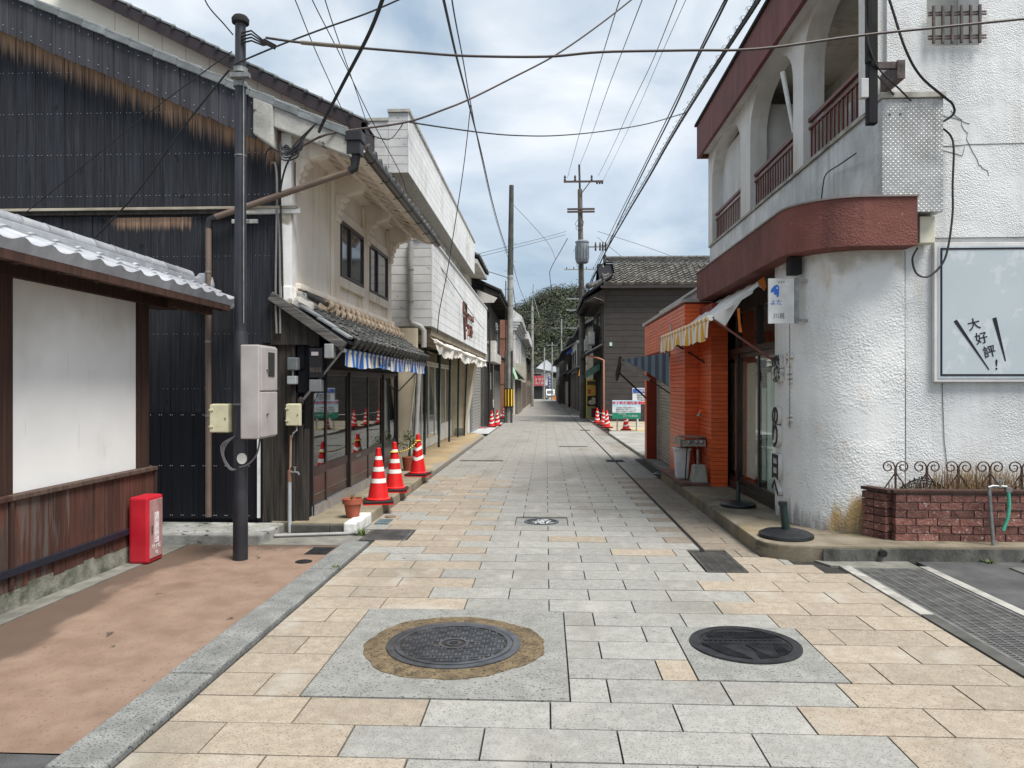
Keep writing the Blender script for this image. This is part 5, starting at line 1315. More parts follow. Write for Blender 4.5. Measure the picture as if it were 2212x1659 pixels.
MB().tube([(2.0, 9.02, 2.34), (2.60, 8.45, 1.78)], .014, 8).build('arm', m_rail, YA, smooth=True)
MB().tube([(2.0, 12.6, 2.34), (2.58, 11.05, 1.72)], .014, 8).build('arm', m_rag, YA, smooth=True)
MB().box(2.565, 2.60, 8.41, 8.49, 1.73, 1.81).build('arm_bracket', m_rag, YA)
# wooden post bolted to the corner
PO = thing('bracket_post', 'short black wooden post bracketed to the stucco building corner', 'post', (3.08, 7.1, 4))
MB().box(3.00, 3.09, 7.05, 7.13, 3.98, 6.2).build('post', m_tar, PO, bevel=.012)
MB().box(2.985, 3.03, 7.03, 7.10, 4.55, 5.15).build('cable_guard', m_pit, PO, bevel=.008)
MB().box(3.09, 3.34, 7.07, 7.11, 4.50, 4.56).box(3.27, 3.34, 7.06, 7.42, 4.40, 4.57).build('bracket', m_bar, PO)
MB().tube([(3.09, 7.09, 4.45), (3.30, 7.2, 4.30)], .008, 6).build('brace', m_bar, PO)
MB().box(2.93, 3.0, 7.04, 7.1, 4.22, 4.40).build('fuse_box', plain('pale_grey', (.42, .42, .42), .5), PO, bevel=.006)

# ============================================================ brick planter
PL = thing('brick_planter', 'low red brick planter against the stucco wall', 'planter', (4.2, 7.2, gz(7.2) + .14))
m_brick = mat('brick', (.105, .042, .033), (.215, .098, .078), scale=14, rough=.9, rnd=.38, bump=.8, bscale=50, bdist=.012, spots=((.34, .27, .24), 34, .64))
m_mort = mat('brick_mortar', (.15, .115, .10), (.25, .205, .18), scale=12, rough=.95, bump=.4)
zb0 = gz(7.1) + .142
bl = MB().box(-.5, .5, -.5, .5, 0, 1).mesh('brick', m_brick)
slab(MB(), [(3.28, 7.10), (5.6, 7.10), (5.6, 7.18), (3.28, 7.18)], .14, .58).build('mortar_core', m_mort, PL)
for r in range(6):
    x = 3.262 + (.0 if r % 2 else -.0); first = True
    x = 3.26
    while x < 5.4:
        w = .105 if (first and r % 2) else R.uniform(.19, .215); first = False
        place('brick', bl, PL, (x + w / 2, 7.135 + R.uniform(-.004, .004), zb0 + r * .073 + R.uniform(-.002, .002)), (0, R.uniform(-.01, .01), R.uniform(-.01, .01)), (w - .011, .1, .063))
        x += w
    for q in range(2):
        t_ = .1 * q + .05
        place('brick', bl, PL, (3.235 - (.14 * q + .07) * .42, 7.15 + (.14 * q + .07) * .9, zb0 + r * .073), (0, 0, rad(-65)), (.132, .09, .063))
MB().prism([(3.30, 7.17), (5.6, 7.17), (5.6, YF), (3.16, YF), (3.18, 7.40)], (0, 0, zb0), (1, 0, 0), (0, 1, 0), (0, 0, 1), .40).build('soil', plain('soil', (.05, .035, .022), .95), PL)
MB().box(3.24, 5.6, 7.075, 7.19, zb0 + .442, zb0 + .475).build('coping', m_dkwood, PL, bevel=.006)
MB().beam((3.245, 7.12, zb0 + .458), (3.115, 7.40, zb0 + .458), .11, .03).build('coping', m_dkwood, PL)
# scrolled iron edging
m_scr = mat('rusty_iron', (.035, .02, .016), (.09, .055, .04), rough=.7, scale=25, metal=.3)
FE = thing('scroll_fence', 'rusty scrolled iron edging standing in the brick planter', 'fence', (4.2, 7.22, zb0 + .4))
zf = zb0 + .44
def spiral(cx, cz, r0, turns, sgn, a0):
    pts = []
    for i in range(20):
        f = i / 19; a = a0 + sgn * f * turns * 2 * PI; r = r0 * (1 - .72 * f); pts.append((cx + r * math.cos(a), 7.22, cz + r * math.sin(a)))
    return pts
for i in range(8):
    xp = 3.325 + .292 * i
    MB().box(xp - .008, xp + .008, 7.213, 7.227, zf - .05, zf + .25).build('upright', m_scr, FE)
    for sgn in (-1, 1):
        cx = xp + sgn * .068; cz_ = zf + .235
        pts = [(xp + sgn * .125, 7.22, zf - .0), (xp + sgn * .07, 7.22, zf + .08), (xp + sgn * .008, 7.22, zf + .17), (xp + sgn * .006, 7.22, zf + .22)]
        sp = spiral(cx, cz_, .062, 1.35, -sgn, PI if sgn > 0 else 0)
        MB().tube(pts + sp, .0065, 6).build('scroll', m_scr, FE, smooth=True)
    MB().tube([(xp + .12 * math.cos(a) * .25, 7.22, zf + .01 + .02 * math.sin(a)) for a in [k * 2 * PI / 10 for k in range(11)]], .005, 5).build('foot_ring', m_scr, FE)
# withered grass
m_dry = mat('dry_grass', (.17, .10, .04), (.36, .24, .12), scale=12, rough=.9, bump=0)
b = MB()
for i in range(1500):
    x = min(5.5, max(3.3, R.choice((R.gauss(4.1, .3), R.gauss(4.9, .3), R.uniform(3.55, 5.5))))); yy = R.uniform(7.2, 7.42); z0 = zb0 + .39
    hgt = R.uniform(.08, .34) * (1 if x < 4.5 else .85) * (.5 if x < 3.7 else 1); a = R.uniform(0, 6.28); l = R.uniform(.0, .8) * hgt
    p = Vector((x, yy, z0)); d = Vector((math.cos(a) * l, math.sin(a) * l * .4 - .02, hgt)); s = Vector((math.sin(a), -math.cos(a), 0)) * R.uniform(.0012, .003)
    mid = p + d * .55 + Vector((0, 0, .05)); b.add([p - s, p + s, mid + s, mid - s, p + d], [(0, 1, 2, 3), (3, 2, 4)])
g = b.build('dry_grass', m_dry, fix=False); g['kind'] = 'stuff'; g['label'] = 'withered brown grass filling the brick planter'; g['category'] = 'grass'
b = MB()
for i in range(260):
    x = R.uniform(3.2, 3.75); yy = R.uniform(7.2, 7.4); p = Vector((x, yy, zb0 + .39)); a = R.uniform(0, 6.28); h = R.uniform(.03, .11); d = Vector((math.cos(a) * .05, math.sin(a) * .04, h)); s = Vector((math.sin(a), -math.cos(a), 0)) * .004
    b.add([p - s, p + s, p + d], [(0, 1, 2)])
g = b.build('planter_weeds', m_weed, fix=False); g['kind'] = 'stuff'; g['label'] = 'low green weeds at the end of the planter'; g['category'] = 'weeds'
b = MB()   # a crumpled black net among the weeds
for i in range(16):
    x = 3.42 + .025 * i; b.tube([(x, 7.23, zf - .02), (x + R.uniform(-.03, .03), 7.3, zf + .05 + .09 * math.sin(PI * i / 15)), (x + .02, 7.38, zf)], .003, 4)
for j in range(8):
    b.tube([(3.42 + .05 * k, 7.24 + .018 * j, zf + (.03 + .09 * math.sin(PI * k / 8)) * math.sin(PI * (j + .5) / 8)) for k in range(9)], .003, 4)
tag(b.build('plastic_net', m_pit), 'crumpled black plastic net lying in the planter', 'net')
# garden tap and hose
TP = thing('garden_tap', 'standpipe tap with green hose in front of the brick planter', 'tap', (4.045, 6.98, gz(7)))
m_chrome = plain('tap_steel', (.25, .25, .245), .45, .6)
MB().tube([(4.055, 6.9, gz(7) + .0), (4.055, 6.98, .55), (4.055, 6.98, .60)], .016, 10).build('pipe', m_gal, TP, smooth=True)
MB().tube([(4.045, 6.98, .60), (4.085, 6.98, .615), (4.205, 6.97, .61)], .014, 10).build('spout_pipe', m_chrome, TP, smooth=True)
b = MB(); b.cyl((4.145, 6.97, .60), (4.145, 6.97, .665), .012).box(4.110, 4.180, 6.96, 6.98, .665, .675).box(4.190, 4.240, 6.95, 6.99, .565, .605); b.build('valve', m_chrome, TP)
MB().tube([(4.215, 6.965, .57), (4.220, 6.96, .45), (4.205, 6.955, .33), (4.160, 6.95, .215)], .015, 10).build('hose', plain('hose_green', (.05, .32, .22), .4), TP, smooth=True)

# ============================================================ R2: orange tiled shop
m_org = mat('orange_tile', (.56, .078, .013), (.70, .115, .022), scale=4, rough=.4, rnd=.10, spec=.5, bump=.08, bscale=30)
m_orgj = plain('orange_joint', (.20, .028, .012), .9)
R2 = thing('orange_shop', 'low orange tiled shop with grey roller shutter', 'shop', (3, 14, gz(14)))
XO = 2.2; ya, yb_ = 11.9, 16.7; zt = 2.86
cb = MB(); cb.box(XO + .012, 4.2, ya + .012, 13.28, -.12, zt).box(XO + .012, 4.2, 13.28, 16.4, 2.12, zt).box(XO + .012, 2.44, 16.4, yb_ - .01, -.15, zt).box(2.5, 4.2, 13.28, yb_, -.15, 2.12).box(2.44, 4.2, 16.4, yb_ - .01, 2.12, zt)
cb.build('wall', m_orgj, R2)
MB().box(2.434, 2.66, 11.012, ya, -.05, 2.75).build('pilaster', m_orgj, R2)
ot = MB().box(-.5, .5, -.5, .5, 0, 1).mesh('wall_tile', m_org)
ph = .0635
def otile(x0, x1, y0, y1, z0): place('wall_tile', ot, R2, ((x0 + x1) / 2, (y0 + y1) / 2, z0 + .003), (0, 0, 0), (x1 - x0, y1 - y0, ph - .006))
nr = int((zt + .09) / ph)
for r in range(nr):
    z = -.09 + r * ph
    if z > 2.12 + .02:
        ys = [ya, 12.9, 13.9, 14.9, 15.8, yb_]
        for q in range(5): otile(XO, XO + .012, ys[q] + .003, ys[q + 1] - .003, z)
    else:
        otile(XO, XO + .012, ya + .003, 13.277, z); otile(XO, XO + .012, 16.403, yb_ - .003, z)
    otile(XO + .001, 2.66, ya, ya + .011, z)
    if z < 2.62:
        otile(2.42, 2.432, 11.003, ya - .003, z); otile(2.421, 2.66, 11.0, 11.011, z)
m_par = mat('parapet_metal', (.30, .28, .26), (.42, .40, .38), rough=.5, metal=.2, scale=4)
MB().box(XO - .05, 2.75, ya - .04, yb_ + .03, zt, zt + .05).build('coping', m_par, R2)
MB().box(2.75, 4.25, ya + .3, yb_ + .03, zt, zt + .03).build('roof', m_par, R2)
MB().box(2.55, 4.1, ya + .5, yb_ - .2, zt + .05, zt + .27).build('parapet', plain('mauve_render', (.36, .31, .31), .8), R2)
MB().box(2.5, 4.1, ya + .45, yb_ - .15, zt + .27, zt + .31).build('coping', m_par, R2)
MB().box(XO - .012, XO - .001, 13.1, 13.2, 2.45, 2.62).build('label_plate', m_par, R2)
m_shut = mat('shutter', (.26, .23, .19), (.36, .32, .27), rough=.5, metal=.2, scale=3, stretch=(1, 1, .4), rnd=.05)
sm = MB()
prf = [(0, 0), (.012, .01), (.016, .035), (.012, .058), (0, .066)]
vs = [(-u, yy, z) for yy in (0, 3.0) for u, z in prf]
sm.add(vs, [(i, i + 1, 5 + i + 1, 5 + i) for i in range(4)] + [(0, 5, 9, 4)])
sme = sm.mesh('slat', m_shut)
sh = MB().box(2.46, 2.49, 13.3, 16.38, -.12, 2.12).build('shutter', plain('shutter_back', (.2, .18, .15), .6), R2)
for i in range(33): place('slat', sme, sh, (2.46, 13.33, -.06 + i * .066))
for yy in (13.29, 16.33): MB().box(2.42, 2.47, yy, yy + .05, -.1, 2.12).build('guide_rail', m_par, R2)
MB().tube([(2.432, 11.45, 1.13), (2.36, 11.45, 1.15), (2.34, 11.45, 1.10)], .022, 8).build('wall_outlet', m_org, R2)
MB().lathe([(.03, 0), (.045, -.03)], 12, (2.34, 11.45, 1.10)).build('bell', m_steel, R2)
# red step before the orange wall
slab(MB(), [(1.985, 11.05), (2.42, 11.05), (2.42, 11.9), (2.19, 11.9), (2.19, 13.0), (1.985, 13.0)], .141, .19).build('step', mat('red_step', (.09, .045, .035), (.18, .10, .08), scale=5, rough=.85, bump=.3), R2, bevel=.008)
# collapsed blue awning
BA = thing('awning', 'faded blue striped awning folded over its arm at the orange shop', 'awning', (1.9, 14, 2))
m_baw = stripes('blue_faded_stripe', (.13, .16, .20), (.055, .075, .105), 'X', .11)
b = MB(); n = 14; vs = []
top = [(2.19, 13.35, 2.12), (1.45, 14.25, 2.03)]
for j in range(6):
    f = j / 5
    for i in range(n + 1):
        u = i / n; x = 2.19 - .74 * u; yy = 13.35 + .9 * u; z = 2.12 - .09 * u; drop = .60 * (1 - u) ** 1.25 + .02
        vs.append((x, yy + .03 * math.sin(u * 21) * f, z - drop * f))
b.add(vs, [(j * (n + 1) + i, j * (n + 1) + i + 1, (j + 1) * (n + 1) + i + 1, (j + 1) * (n + 1) + i) for j in range(5) for i in range(n)]); b.build('cloth', m_baw, BA, smooth=True, fix=False)
MB().beam((1.42, 14.3, 2.02), (1.95, 14.1, 1.64), .035, .06).build('arm', m_gal, BA)
MB().tube([(1.95, 14.1, 1.64), (2.44, 14.0, 1.30)], .012, 8).build('arm', m_rag, BA)
MB().tube([(1.36, 14.32, 1.86), (1.38, 14.32, 1.80), (2.2, 16.45, 1.25)], .018, 8).build('arm', m_rag, BA)
b = MB(); b.tube([(1.35, 14.3, 1.62), (1.37, 14.32, 1.75), (1.40, 14.3, 1.9), (1.42, 14.3, 2.09)], [.02, .045, .04, .028], 8); b.build('cloth_wrap', m_rag, BA)
# ============================================================ far houses
m_tl2 = mat('house_tile', (.055, .052, .048), (.135, .128, .115), scale=5, rough=.7, rnd=.25, bump=.25, spots=((.30, .285, .25), 9, .60))
m_shade = plain('dark_interior', (.02, .02, .02), .9)
def shutter_bay(H_, X, sg, y0, y1, z0, z1, m, n=None):
    f = MB().box(X, X + sg * -.03, y0, y1, z0, z1).build('shutter', m, H_)
    k = n or max(6, int((z1 - z0) / .11))
    for i in range(k):
        a = z0 + (z1 - z0) * i / k; MB().box(X + sg * -.001, X + sg * .018, y0 + .02, y1 - .02, a + .006, a + (z1 - z0) / k - .012).build('slat', m, f)
def window(H_, X, sg, y0, y1, z0, z1, mf=None, mg=None, n=2):
    mf = mf or m_wfr; mg = mg or m_dglass
    w = MB().box(X, X + sg * .05, y0, y1, z0, z0 + .06).box(X, X + sg * .05, y0, y1, z1 - .06, z1).box(X, X + sg * .05, y0, y0 + .06, z0 + .06, z1 - .06).box(X, X + sg * .05, y1 - .06, y1, z0 + .06, z1 - .06).build('window', mf, H_)
    for i in range(n):
        a = y0 + .06 + (y1 - y0 - .12) * i / n; c = y0 + .06 + (y1 - y0 - .12) * (i + 1) / n
        MB().box(X, X + sg * .02, a + .02, c - .02, z0 + .06, z1 - .06).build('pane', mg, w)
def aircon(label, X, sg, y, z, parent=None, support=None):
    t = thing('air_conditioner', label, 'air conditioner', (X, y, z))
    m = plain('ac_white', (.58, .57, .53), .5)
    MB().box(X, X + sg * .28, y - .4, y + .4, z, z + .62).build('case', m, t, bevel=.02)
    MB().prism([(.24 * math.cos(a), .24 * math.sin(a)) for a in [2 * PI * i / 20 for i in range(20)]], (X + sg * .281, y + .08, z + .31), (0, 1, 0), (0, 0, 1), (sg, 0, 0), .004).build('fan_opening', m_shade, t)
    g = MB()
    for i in range(7): g.box(X + sg * .286, X + sg * .294, y - .18 + .085 * i, y - .165 + .085 * i, z + .06, z + .56)
    for i in range(6): g.box(X + sg * .286, X + sg * .293, y - .2, y + .36, z + .08 + .088 * i, z + .092 + .088 * i)
    g.build('grille', m, t, kind='stuff')
    MB().prism([(.19 * math.cos(a), .19 * math.sin(a)) for a in [2 * PI * i / 16 for i in range(16)]], (X + .14 * sg, y - .402, z + .31), (1, 0, 0), (0, 0, 1), (0, -1, 0), .003).build('side_vent', m_shade, t) if False else None
    b = MB(); b.box(X, X + sg * .3, y - .36, y - .32, z - .06, z).box(X, X + sg * .3, y + .32, y + .36, z - .06, z).build('bracket', m_steel, t)
    return t
def pent(H_, sg, xi, zi, xo, zo, y0, y1, m=None, tiles=True, th=.06):
    """lean-to roof with rounded tile rows: xi,zi at the wall; xo,zo at the eave"""
    MB().prism([(xi, zi), (xi, zi - th), (xo, zo - th), (xo, zo)], (0, y0, 0), (1, 0, 0), (0, 0, 1), (0, 1, 0), y1 - y0).build('pent_roof', m_tar, H_)
    if tiles:
        n = int((y1 - y0) / .29)
        me = MB().tube([(xo + sg * .03 * -1, 0, zo + .03), (xi, 0, zi + .03)], .05, 7).mesh('tile_row', m or m_tl2, smooth=True)
        fl = MB().beam((xo, 0, zo + .005), (xi, 0, zi + .005), .22, .02).mesh('tile_row', m or m_tl2)
        for i in range(n):
            yy = y0 + (i + .5) * (y1 - y0) / n
            place('tile_row', me, H_, (0, yy, 0)); place('tile_row', fl, H_, (0, yy + .145, 0))

# L3: tall pale house past the white shop
m_pale = mat('pale_render', (.42, .41, .385), (.52, .51, .48), scale=2, rough=.85, streak=((.25, .22, .18), .5), bump=.1)
T = thing('pale_house', 'tall pale rendered house with deep tiled eave past the white shop', 'house', (-5, 29, gz(29)))
MB().box(-9, -3.15, 26.85, 31.2, -.3, 6.1).build('wall', m_pale, T)
pent(T, -1, -6.0, 8.0, -2.45, 6.25, 26.9, 31.4)
MB().prism([(-3.2, 6.05), (-2.5, 5.98), (-2.5, 6.12), (-3.2, 6.4)], (0, 26.9, 0), (1, 0, 0), (0, 0, 1), (0, 1, 0), 4.4).build('soffit', m_pale, T)
MB().box(-3.15, -2.75, 26.9, 31, -.3, 2.5).build('shop_front', plain('grey_front', (.16, .16, .155), .7), T)
shutter_bay(T, -2.75, 1, 27.3, 30.7, -.2, 2.2, plain('shutter_grey', (.28, .27, .25), .5))
# L4: dark timber house with air conditioner
T = thing('dark_house', 'dark timber house with low black eave and shuttered shop front', 'house', (-5, 38, gz(38)))
m_wg = mat('weathered_grey_wood', (.045, .042, .038), (.12, .11, .10), rnd=.2, **WOODG)
MB().box(-9, -2.62, 31.3, 42, -.4, 5.6).build('wall', m_wg, T)
pent(T, -1, -5.2, 7.0, -1.92, 5.50, 31.0, 42.2, m_dktile)
MB().prism([(-2.62, 5.35), (-1.95, 5.30), (-1.95, 5.42), (-2.62, 5.7)], (0, 31.05, 0), (1, 0, 0), (0, 0, 1), (0, 1, 0), 11).build('soffit', m_old, T)
MB().prism([(-2.9, 5.55), (-2.05, 5.2), (-2.2, 5.0), (-2.9, 5.0)], (0, 30.98, 0), (1, 0, 0), (0, 0, 1), (0, 1, 0), .05).build('gable_panel', m_pale, T)
for i in range(10): MB().box(-2.7, -2.0, 31.5 + i * 1.1, 31.58 + i * 1.1, 5.2, 5.3).build('rafter', m_old, T)
for y0, y1 in ((32, 34.0), (37.5, 40.5)): window(T, -2.62, 1, y0, y1, 3.35, 4.9, m_wg)
MB().box(-2.62, -2.2, 31.4, 36.2, 2.55, 2.95).build('sign_fascia', m_pale, T)
pent(T, -1, -2.62, 3.1, -1.95, 2.72, 36.3, 42, m_dktile)
for y0, y1 in ((35.5, 38.6), (39.0, 41.8)): shutter_bay(T, -2.60, 1, y0, y1, -.3, 2.3, plain('shutter_grey', (.28, .27, .25), .5))
MB().box(-2.61, -2.5, 31.4, 35.3, -.3, 2.5).build('shop_front', plain('front_dark', (.05, .052, .05), .5), T)
for yy in (31.6, 33, 34.4): MB().box(-2.5, -2.44, yy, yy + .12, -.3, 2.5).build('mullion', m_old, T)
MB().tube([(-2.4, 31.35, -.2), (-2.4, 31.35, 5.2)], .04, 8).build('down_pipe', m_gut, T)
aircon('grey air conditioner hung on the dark timber house', -2.62, 1, 34.7, 2.98)
tag(MB().box(-2.47, -2.44, 31.75, 32.65, 1.35, 2.1).build('shop_notice', plain('notice_white', (.5, .53, .55), .5)), 'white notice hung in front of the dark timber house', 'notice')
b = MB()
for k in range(19):
    pass
b.tube([(-2.25, 31.5 + .17 * math.sin(a), .75 + .17 * math.cos(a)) for a in [2 * PI * k / 18 for k in range(19)]], .012, 6); b.tube([(-2.25, 31.5, .92), (-2.25, 31.5, 2.4)], .006, 5)
tag(b.build('hanging_ring', plain('rope_pale', (.45, .42, .36), .9)), 'pale rope ring hanging before the dark timber house', 'rope')
# L5: brown walled house with white classical front
T = thing('pediment_house', 'white fronted house with pediment and terracotta side wall', 'house', (-4, 54, gz(54)))
m_terr = mat('terracotta_wall', (.20, .085, .055), (.29, .135, .09), scale=1.2, rough=.85, bump=.1)
m_wht = mat('white_front', (.52, .52, .51), (.64, .64, .63), scale=2, rough=.8, streak=((.3, .28, .25), .5), bump=.08)
MB().box(-7.5, -2.16, 48.5, 60, -.5, 5.85).build('side_wall', m_terr, T)
for z in (1.6, 3.1, 4.6): MB().box(-7.5, -2.17, 48.47, 48.5, z, z + .02).build('joint', plain('joint_brown', (.1, .05, .035), .9), T)
MB().box(-2.16, -2.05, 48.5, 60, -.5, 5.85).build('front_wall', m_wht, T)
for k, (z, p) in enumerate(((5.15, .12), (5.33, .22), (5.5, .34), (5.68, .48))): MB().box(-2.2, -2.05 + p, 48.4 - p * .3, 60, z, z + .16).build('cornice', m_wht, T)
MB().prism([(-2.5, 5.85), (-1.55, 5.85), (-1.6, 6.05), (-2.35, 6.62), (-2.5, 6.62)], (0, 48.3, 0), (1, 0, 0), (0, 0, 1), (0, 1, 0), 8).build('pediment', m_wht, T)
for y0, y1 in ((49.3, 50.8), (52.2, 53.7), (55.2, 56.7), (57.8, 59.2)): window(T, -2.05, 1, y0, y1, 2.9, 4.8, m_wht)
MB().box(-2.05, -1.5, 49.2, 54, 1.95, 3.0).build('balcony', plain('cream_balcony', (.46, .44, .36), .7), T)
MB().box(-2.05, -1.98, 48.8, 59.5, -.5, 1.8).build('shop_front', plain('brown_front', (.10, .075, .055), .7), T)
for yy in (49.2, 51.6, 54, 56.5): MB().box(-2.0, -1.85, yy, yy + .5, -.5, 1.9).build('pier', plain('stone_pier', (.22, .2, .17), .8), T)
pent(T, -1, -2.05, 2.5, -1.55, 1.95, 48.2, 53, m_dktile)
# L6, L7
T = thing('grey_house', 'plain grey two storey house beyond the pediment house', 'house', (-4, 66, gz(66)))
MB().box(-7, -2.05, 60.1, 74, -.6, 5.3).build('wall', m_pale, T)
MB().box(-2.05, -1.45, 60.1, 74, 5.3, 5.9).build('roof_edge', m_wht, T)
for y0, y1 in ((61, 63), (64.5, 66.5), (68, 70), (71.5, 73.2)): window(T, -2.05, 1, y0, y1, 2.6, 4.4, m_wht)
for y0, y1 in ((60.6, 64), (65, 69), (70, 73.6)): shutter_bay(T, -2.03, 1, y0, y1, -.6, 1.8, plain('shutter_brown', (.15, .12, .10), .6), 8)
T = thing('ochre_house', 'small ochre house before the bend in the street', 'house', (-4, 88, gz(88)))
MB().box(-7, -2.0, 76, 104, -.9, 4.0).build('wall', plain('ochre_wall', (.26, .21, .15), .8), T)
pent(T, -1, -4.5, 5.6, -1.5, 4.1, 75.8, 104, m_tl2)
for y0, y1 in ((78, 81), (84, 87), (91, 94), (97, 100)): window(T, -2.0, 1, y0, y1, 2.1, 3.4)
for y0, y1 in ((77, 82), (84, 90), (92, 99)): shutter_bay(T, -1.98, 1, y0, y1, -.9, 1.5, plain('shutter_brown', (.15, .12, .10), .6), 7)
# end of the street
T = thing('gabled_house', 'white gabled house closing the far end of the street', 'house', (0, 146, gz(146)))
MB().box(-3.4, .8, 142, 150, -1.4, 4.1).build('wall', m_wht, T)
MB().prism([(-3.8, 4.0), (.9, 4.0), (.9, 4.2), (-3.8, 5.2)], (0, 141.4, 0), (1, 0, 0), (0, 0, 1), (0, 1, 0), .6).build('pent_roof', m_dktile, T)
MB().prism([(-2.8, 4.2), (3.2, 4.2), (2.6, 4.6), (.1, 6.5), (-.6, 6.2)], (0, 147, 0), (1, 0, 0), (0, 0, 1), (0, 1, 0), 6).build('roof', mat('pale_roof', (.40, .42, .45), (.52, .54, .57), rough=.5, scale=.6), T)
MB().box(-2.9, -1.0, 141.9, 142, 2.4, 3.7).build('window', m_dglass, T)
MB().box(-3.3, -.7, 141.9, 142, -1.3, 1.35).build('garage', m_shade, T)
MB().box(-.6, .5, 141.9, 142, -1.3, 1.5).build('shop_front', m_wg, T)
RS = thing('shop_sign', 'red shop sign board on the far white house', 'sign', (-1.3, 141.6, 1.5))
MB().box(-2.35, -.3, 141.5, 141.7, 1.45, 3.35).build('panel', plain('sign_red', (.42, .06, .07), .6), RS)
text('lettering', '茶 呼子', .5, (-1.3, 141.49, 2.6), (1, 0, 0), (0, 0, 1), m_lw, RS, .01); text('lettering', '名産 魚', .5, (-1.3, 141.49, 1.9), (1, 0, 0), (0, 0, 1), m_lw, RS, .01)
BS = thing('shop_sign', 'dark blue upright sign with white characters on a far shop', 'sign', (.55, 135, 1))
MB().box(.25, 1.0, 134.9, 135.1, .9, 3.1).build('panel', plain('sign_navy', (.02, .03, .14), .5), BS, bevel=.05)
for i, c_ in enumerate('伊藤海産'): text('lettering', c_, .42, (.62, 134.89, 2.8 - i * .5), (1, 0, 0), (0, 0, 1), m_lw, BS, .01)
MB().box(.98, 1.6, 134.95, 135.05, 2.7, 2.76).build('bracket', m_steel, BS)

# ============================================================ R3: brown sided house
m_bsid = mat('brown_siding', (.034, .029, .027), (.047, .041, .038), scale=2, rough=.7, rnd=.06, bump=.12, bscale=30)
T = thing('brown_house', 'brown boarded house with tiled roof facing the parking lot', 'house', (6, 40, gz(40)))
YR, XR3 = 36.15, 2.82
MB().box(XR3 + .02, 12, YR + .03, 43.6, -.35, 6.5).build('core', plain('seam_brown', (.015, .012, .011), .9), T)
nb_ = 24
for i in range(nb_):
    z0 = -.3 + i * 6.75 / nb_
    xs = [XR3, R.uniform(5, 8), 12]
    for q in range(2): MB().box(xs[q] + .002, xs[q + 1] - .002, YR + R.uniform(-.003, .003), YR + .03, z0 + .008, z0 + 6.75 / nb_ - .006).build('siding_board', m_bsid, T)
MB().box(XR3 - .03, XR3 + .02, YR - .02, YR + .06, -.3, 6.4).build('corner_trim', m_bsid, T)
m_ltile = mat('lichen_tile', (.06, .056, .05), (.22, .21, .185), scale=7, rough=.75, rnd=.35, bump=.3, spots=((.02, .02, .019), 16, .58))
wt = wave_tile('roof_tile', m_ltile, .30, .34, .085, th=.03, nseg=8, rise=.075)
we = wave_tile('eave_tile', m_ltile, .30, .34, .085, th=.03, lip=.07, nseg=8, rise=.06)
ra = rad(31); Sr = (0, math.cos(ra), math.sin(ra)); nr_ = 10
def sk(i, j):
    return (2.85 + (i + .5) * .30) < 2.55 + .0 * j or (j > 3 and i < 2)
tile_roof(T, wt, (2.75, YR - .45, 6.38), (1, 0, 0), Sr, 22, nr_, .30, .27, we, skip=sk)
MB().prism([(YR - .45, 6.33), (YR + 1.9, 6.33 + 2.35 * math.tan(ra)), (YR + 4.2, 6.33 + .05), (YR + 4.2, 6.25), (YR + 1.9, 6.25 + 2.35 * math.tan(ra)), (YR - .45, 6.25)], (2.6, 0, 0), (0, 1, 0), (0, 0, 1), (1, 0, 0), 9.5).build('roof_deck', m_tar, T)
MB().box(2.6, 12, YR - .47, YR - .40, 6.2, 6.33).build('gutter', m_gut, T)
zr = 6.36 + 2.35 * math.tan(ra)
for i in range(24):
    x = 3.05 + i * .38
    for k in range(3): MB().box(x + .004 + .1 * (k % 2), x + .376 + .1 * (k % 2), YR + 1.72, YR + 2.08, zr + .02 + k * .075, zr + .088 + k * .075).build('ridge_tile', m_dktile, T)
    MB().tube([(x, YR + 1.9, zr + .27), (x + .02, YR + 1.9, zr + .27), (x + .36, YR + 1.9, zr + .27)], [.105, .09, .085], 10).build('ridge_cap', m_dktile, T, smooth=True)
MB().box(2.92, 3.05, YR + 1.6, YR + 2.2, zr - .05, zr + .42).build('ridge_end', m_dktile, T, bevel=.05)
MB().prism([(YR + .5, 6.75), (YR + 1.9, zr + .02), (YR + 1.9, 6.6), (YR + .5, 6.5)], (2.86, 0, 0), (0, 1, 0), (0, 0, 1), (1, 0, 0), .06).build('verge_board', plain('zinc_grey', (.22, .22, .23), .5), T)
for k in range(5): MB().tube([(2.05 + .17 * k, YR - .5 + .16 * k, 6.26 + .10 * k), (2.28 + .17 * k, YR - .33 + .16 * k, 6.38 + .10 * k)], [.12, .10], 10).build('hip_cap', m_dktile, T, smooth=True)
MB().ball((2.02, YR - .55, 6.30), .15, 10, 8).build('hip_end', m_dktile, T, smooth=True)
pent(T, 1, 3.2, 6.85, 1.75, 5.75, YR - .45, 43.6, m_dktile)
MB().prism([(2.82, 5.5), (1.85, 5.55), (1.85, 5.7), (2.82, 6.2)], (0, YR - .3, 0), (1, 0, 0), (0, 0, 1), (0, 1, 0), 7.5).build('soffit', m_old, T)
for i in range(10): MB().beam((2.82, YR + .1 + i * .78, 5.75), (1.85, YR + .1 + i * .78, 5.45), .08, .1).build('rafter', m_old, T)
MB().tube([(1.95, YR - .4, 5.55), (2.3, YR - .4, 5.75), (2.75, YR - .3, 5.6)], .035, 8).build('roof_pipe', m_gut, T)
MB().box(2.74, 2.82, YR + .1, 43.6, -.3, 6.3).build('street_front', m_wg, T)
for y0, y1 in ((37.0, 39.2), (40, 42.6)): window(T, 2.74, -1, y0, y1, 3.9, 5.3, m_wg, m_dglass, 3)
for i in range(16): MB().box(2.6, 2.63, 37 + i * .38, 37.05 + i * .38, 3.55, 4.5).build('lattice_bar', m_old, T)
pent(T, 1, 2.74, 3.5, 1.95, 3.05, YR - .1, 43.4, m_dktile)
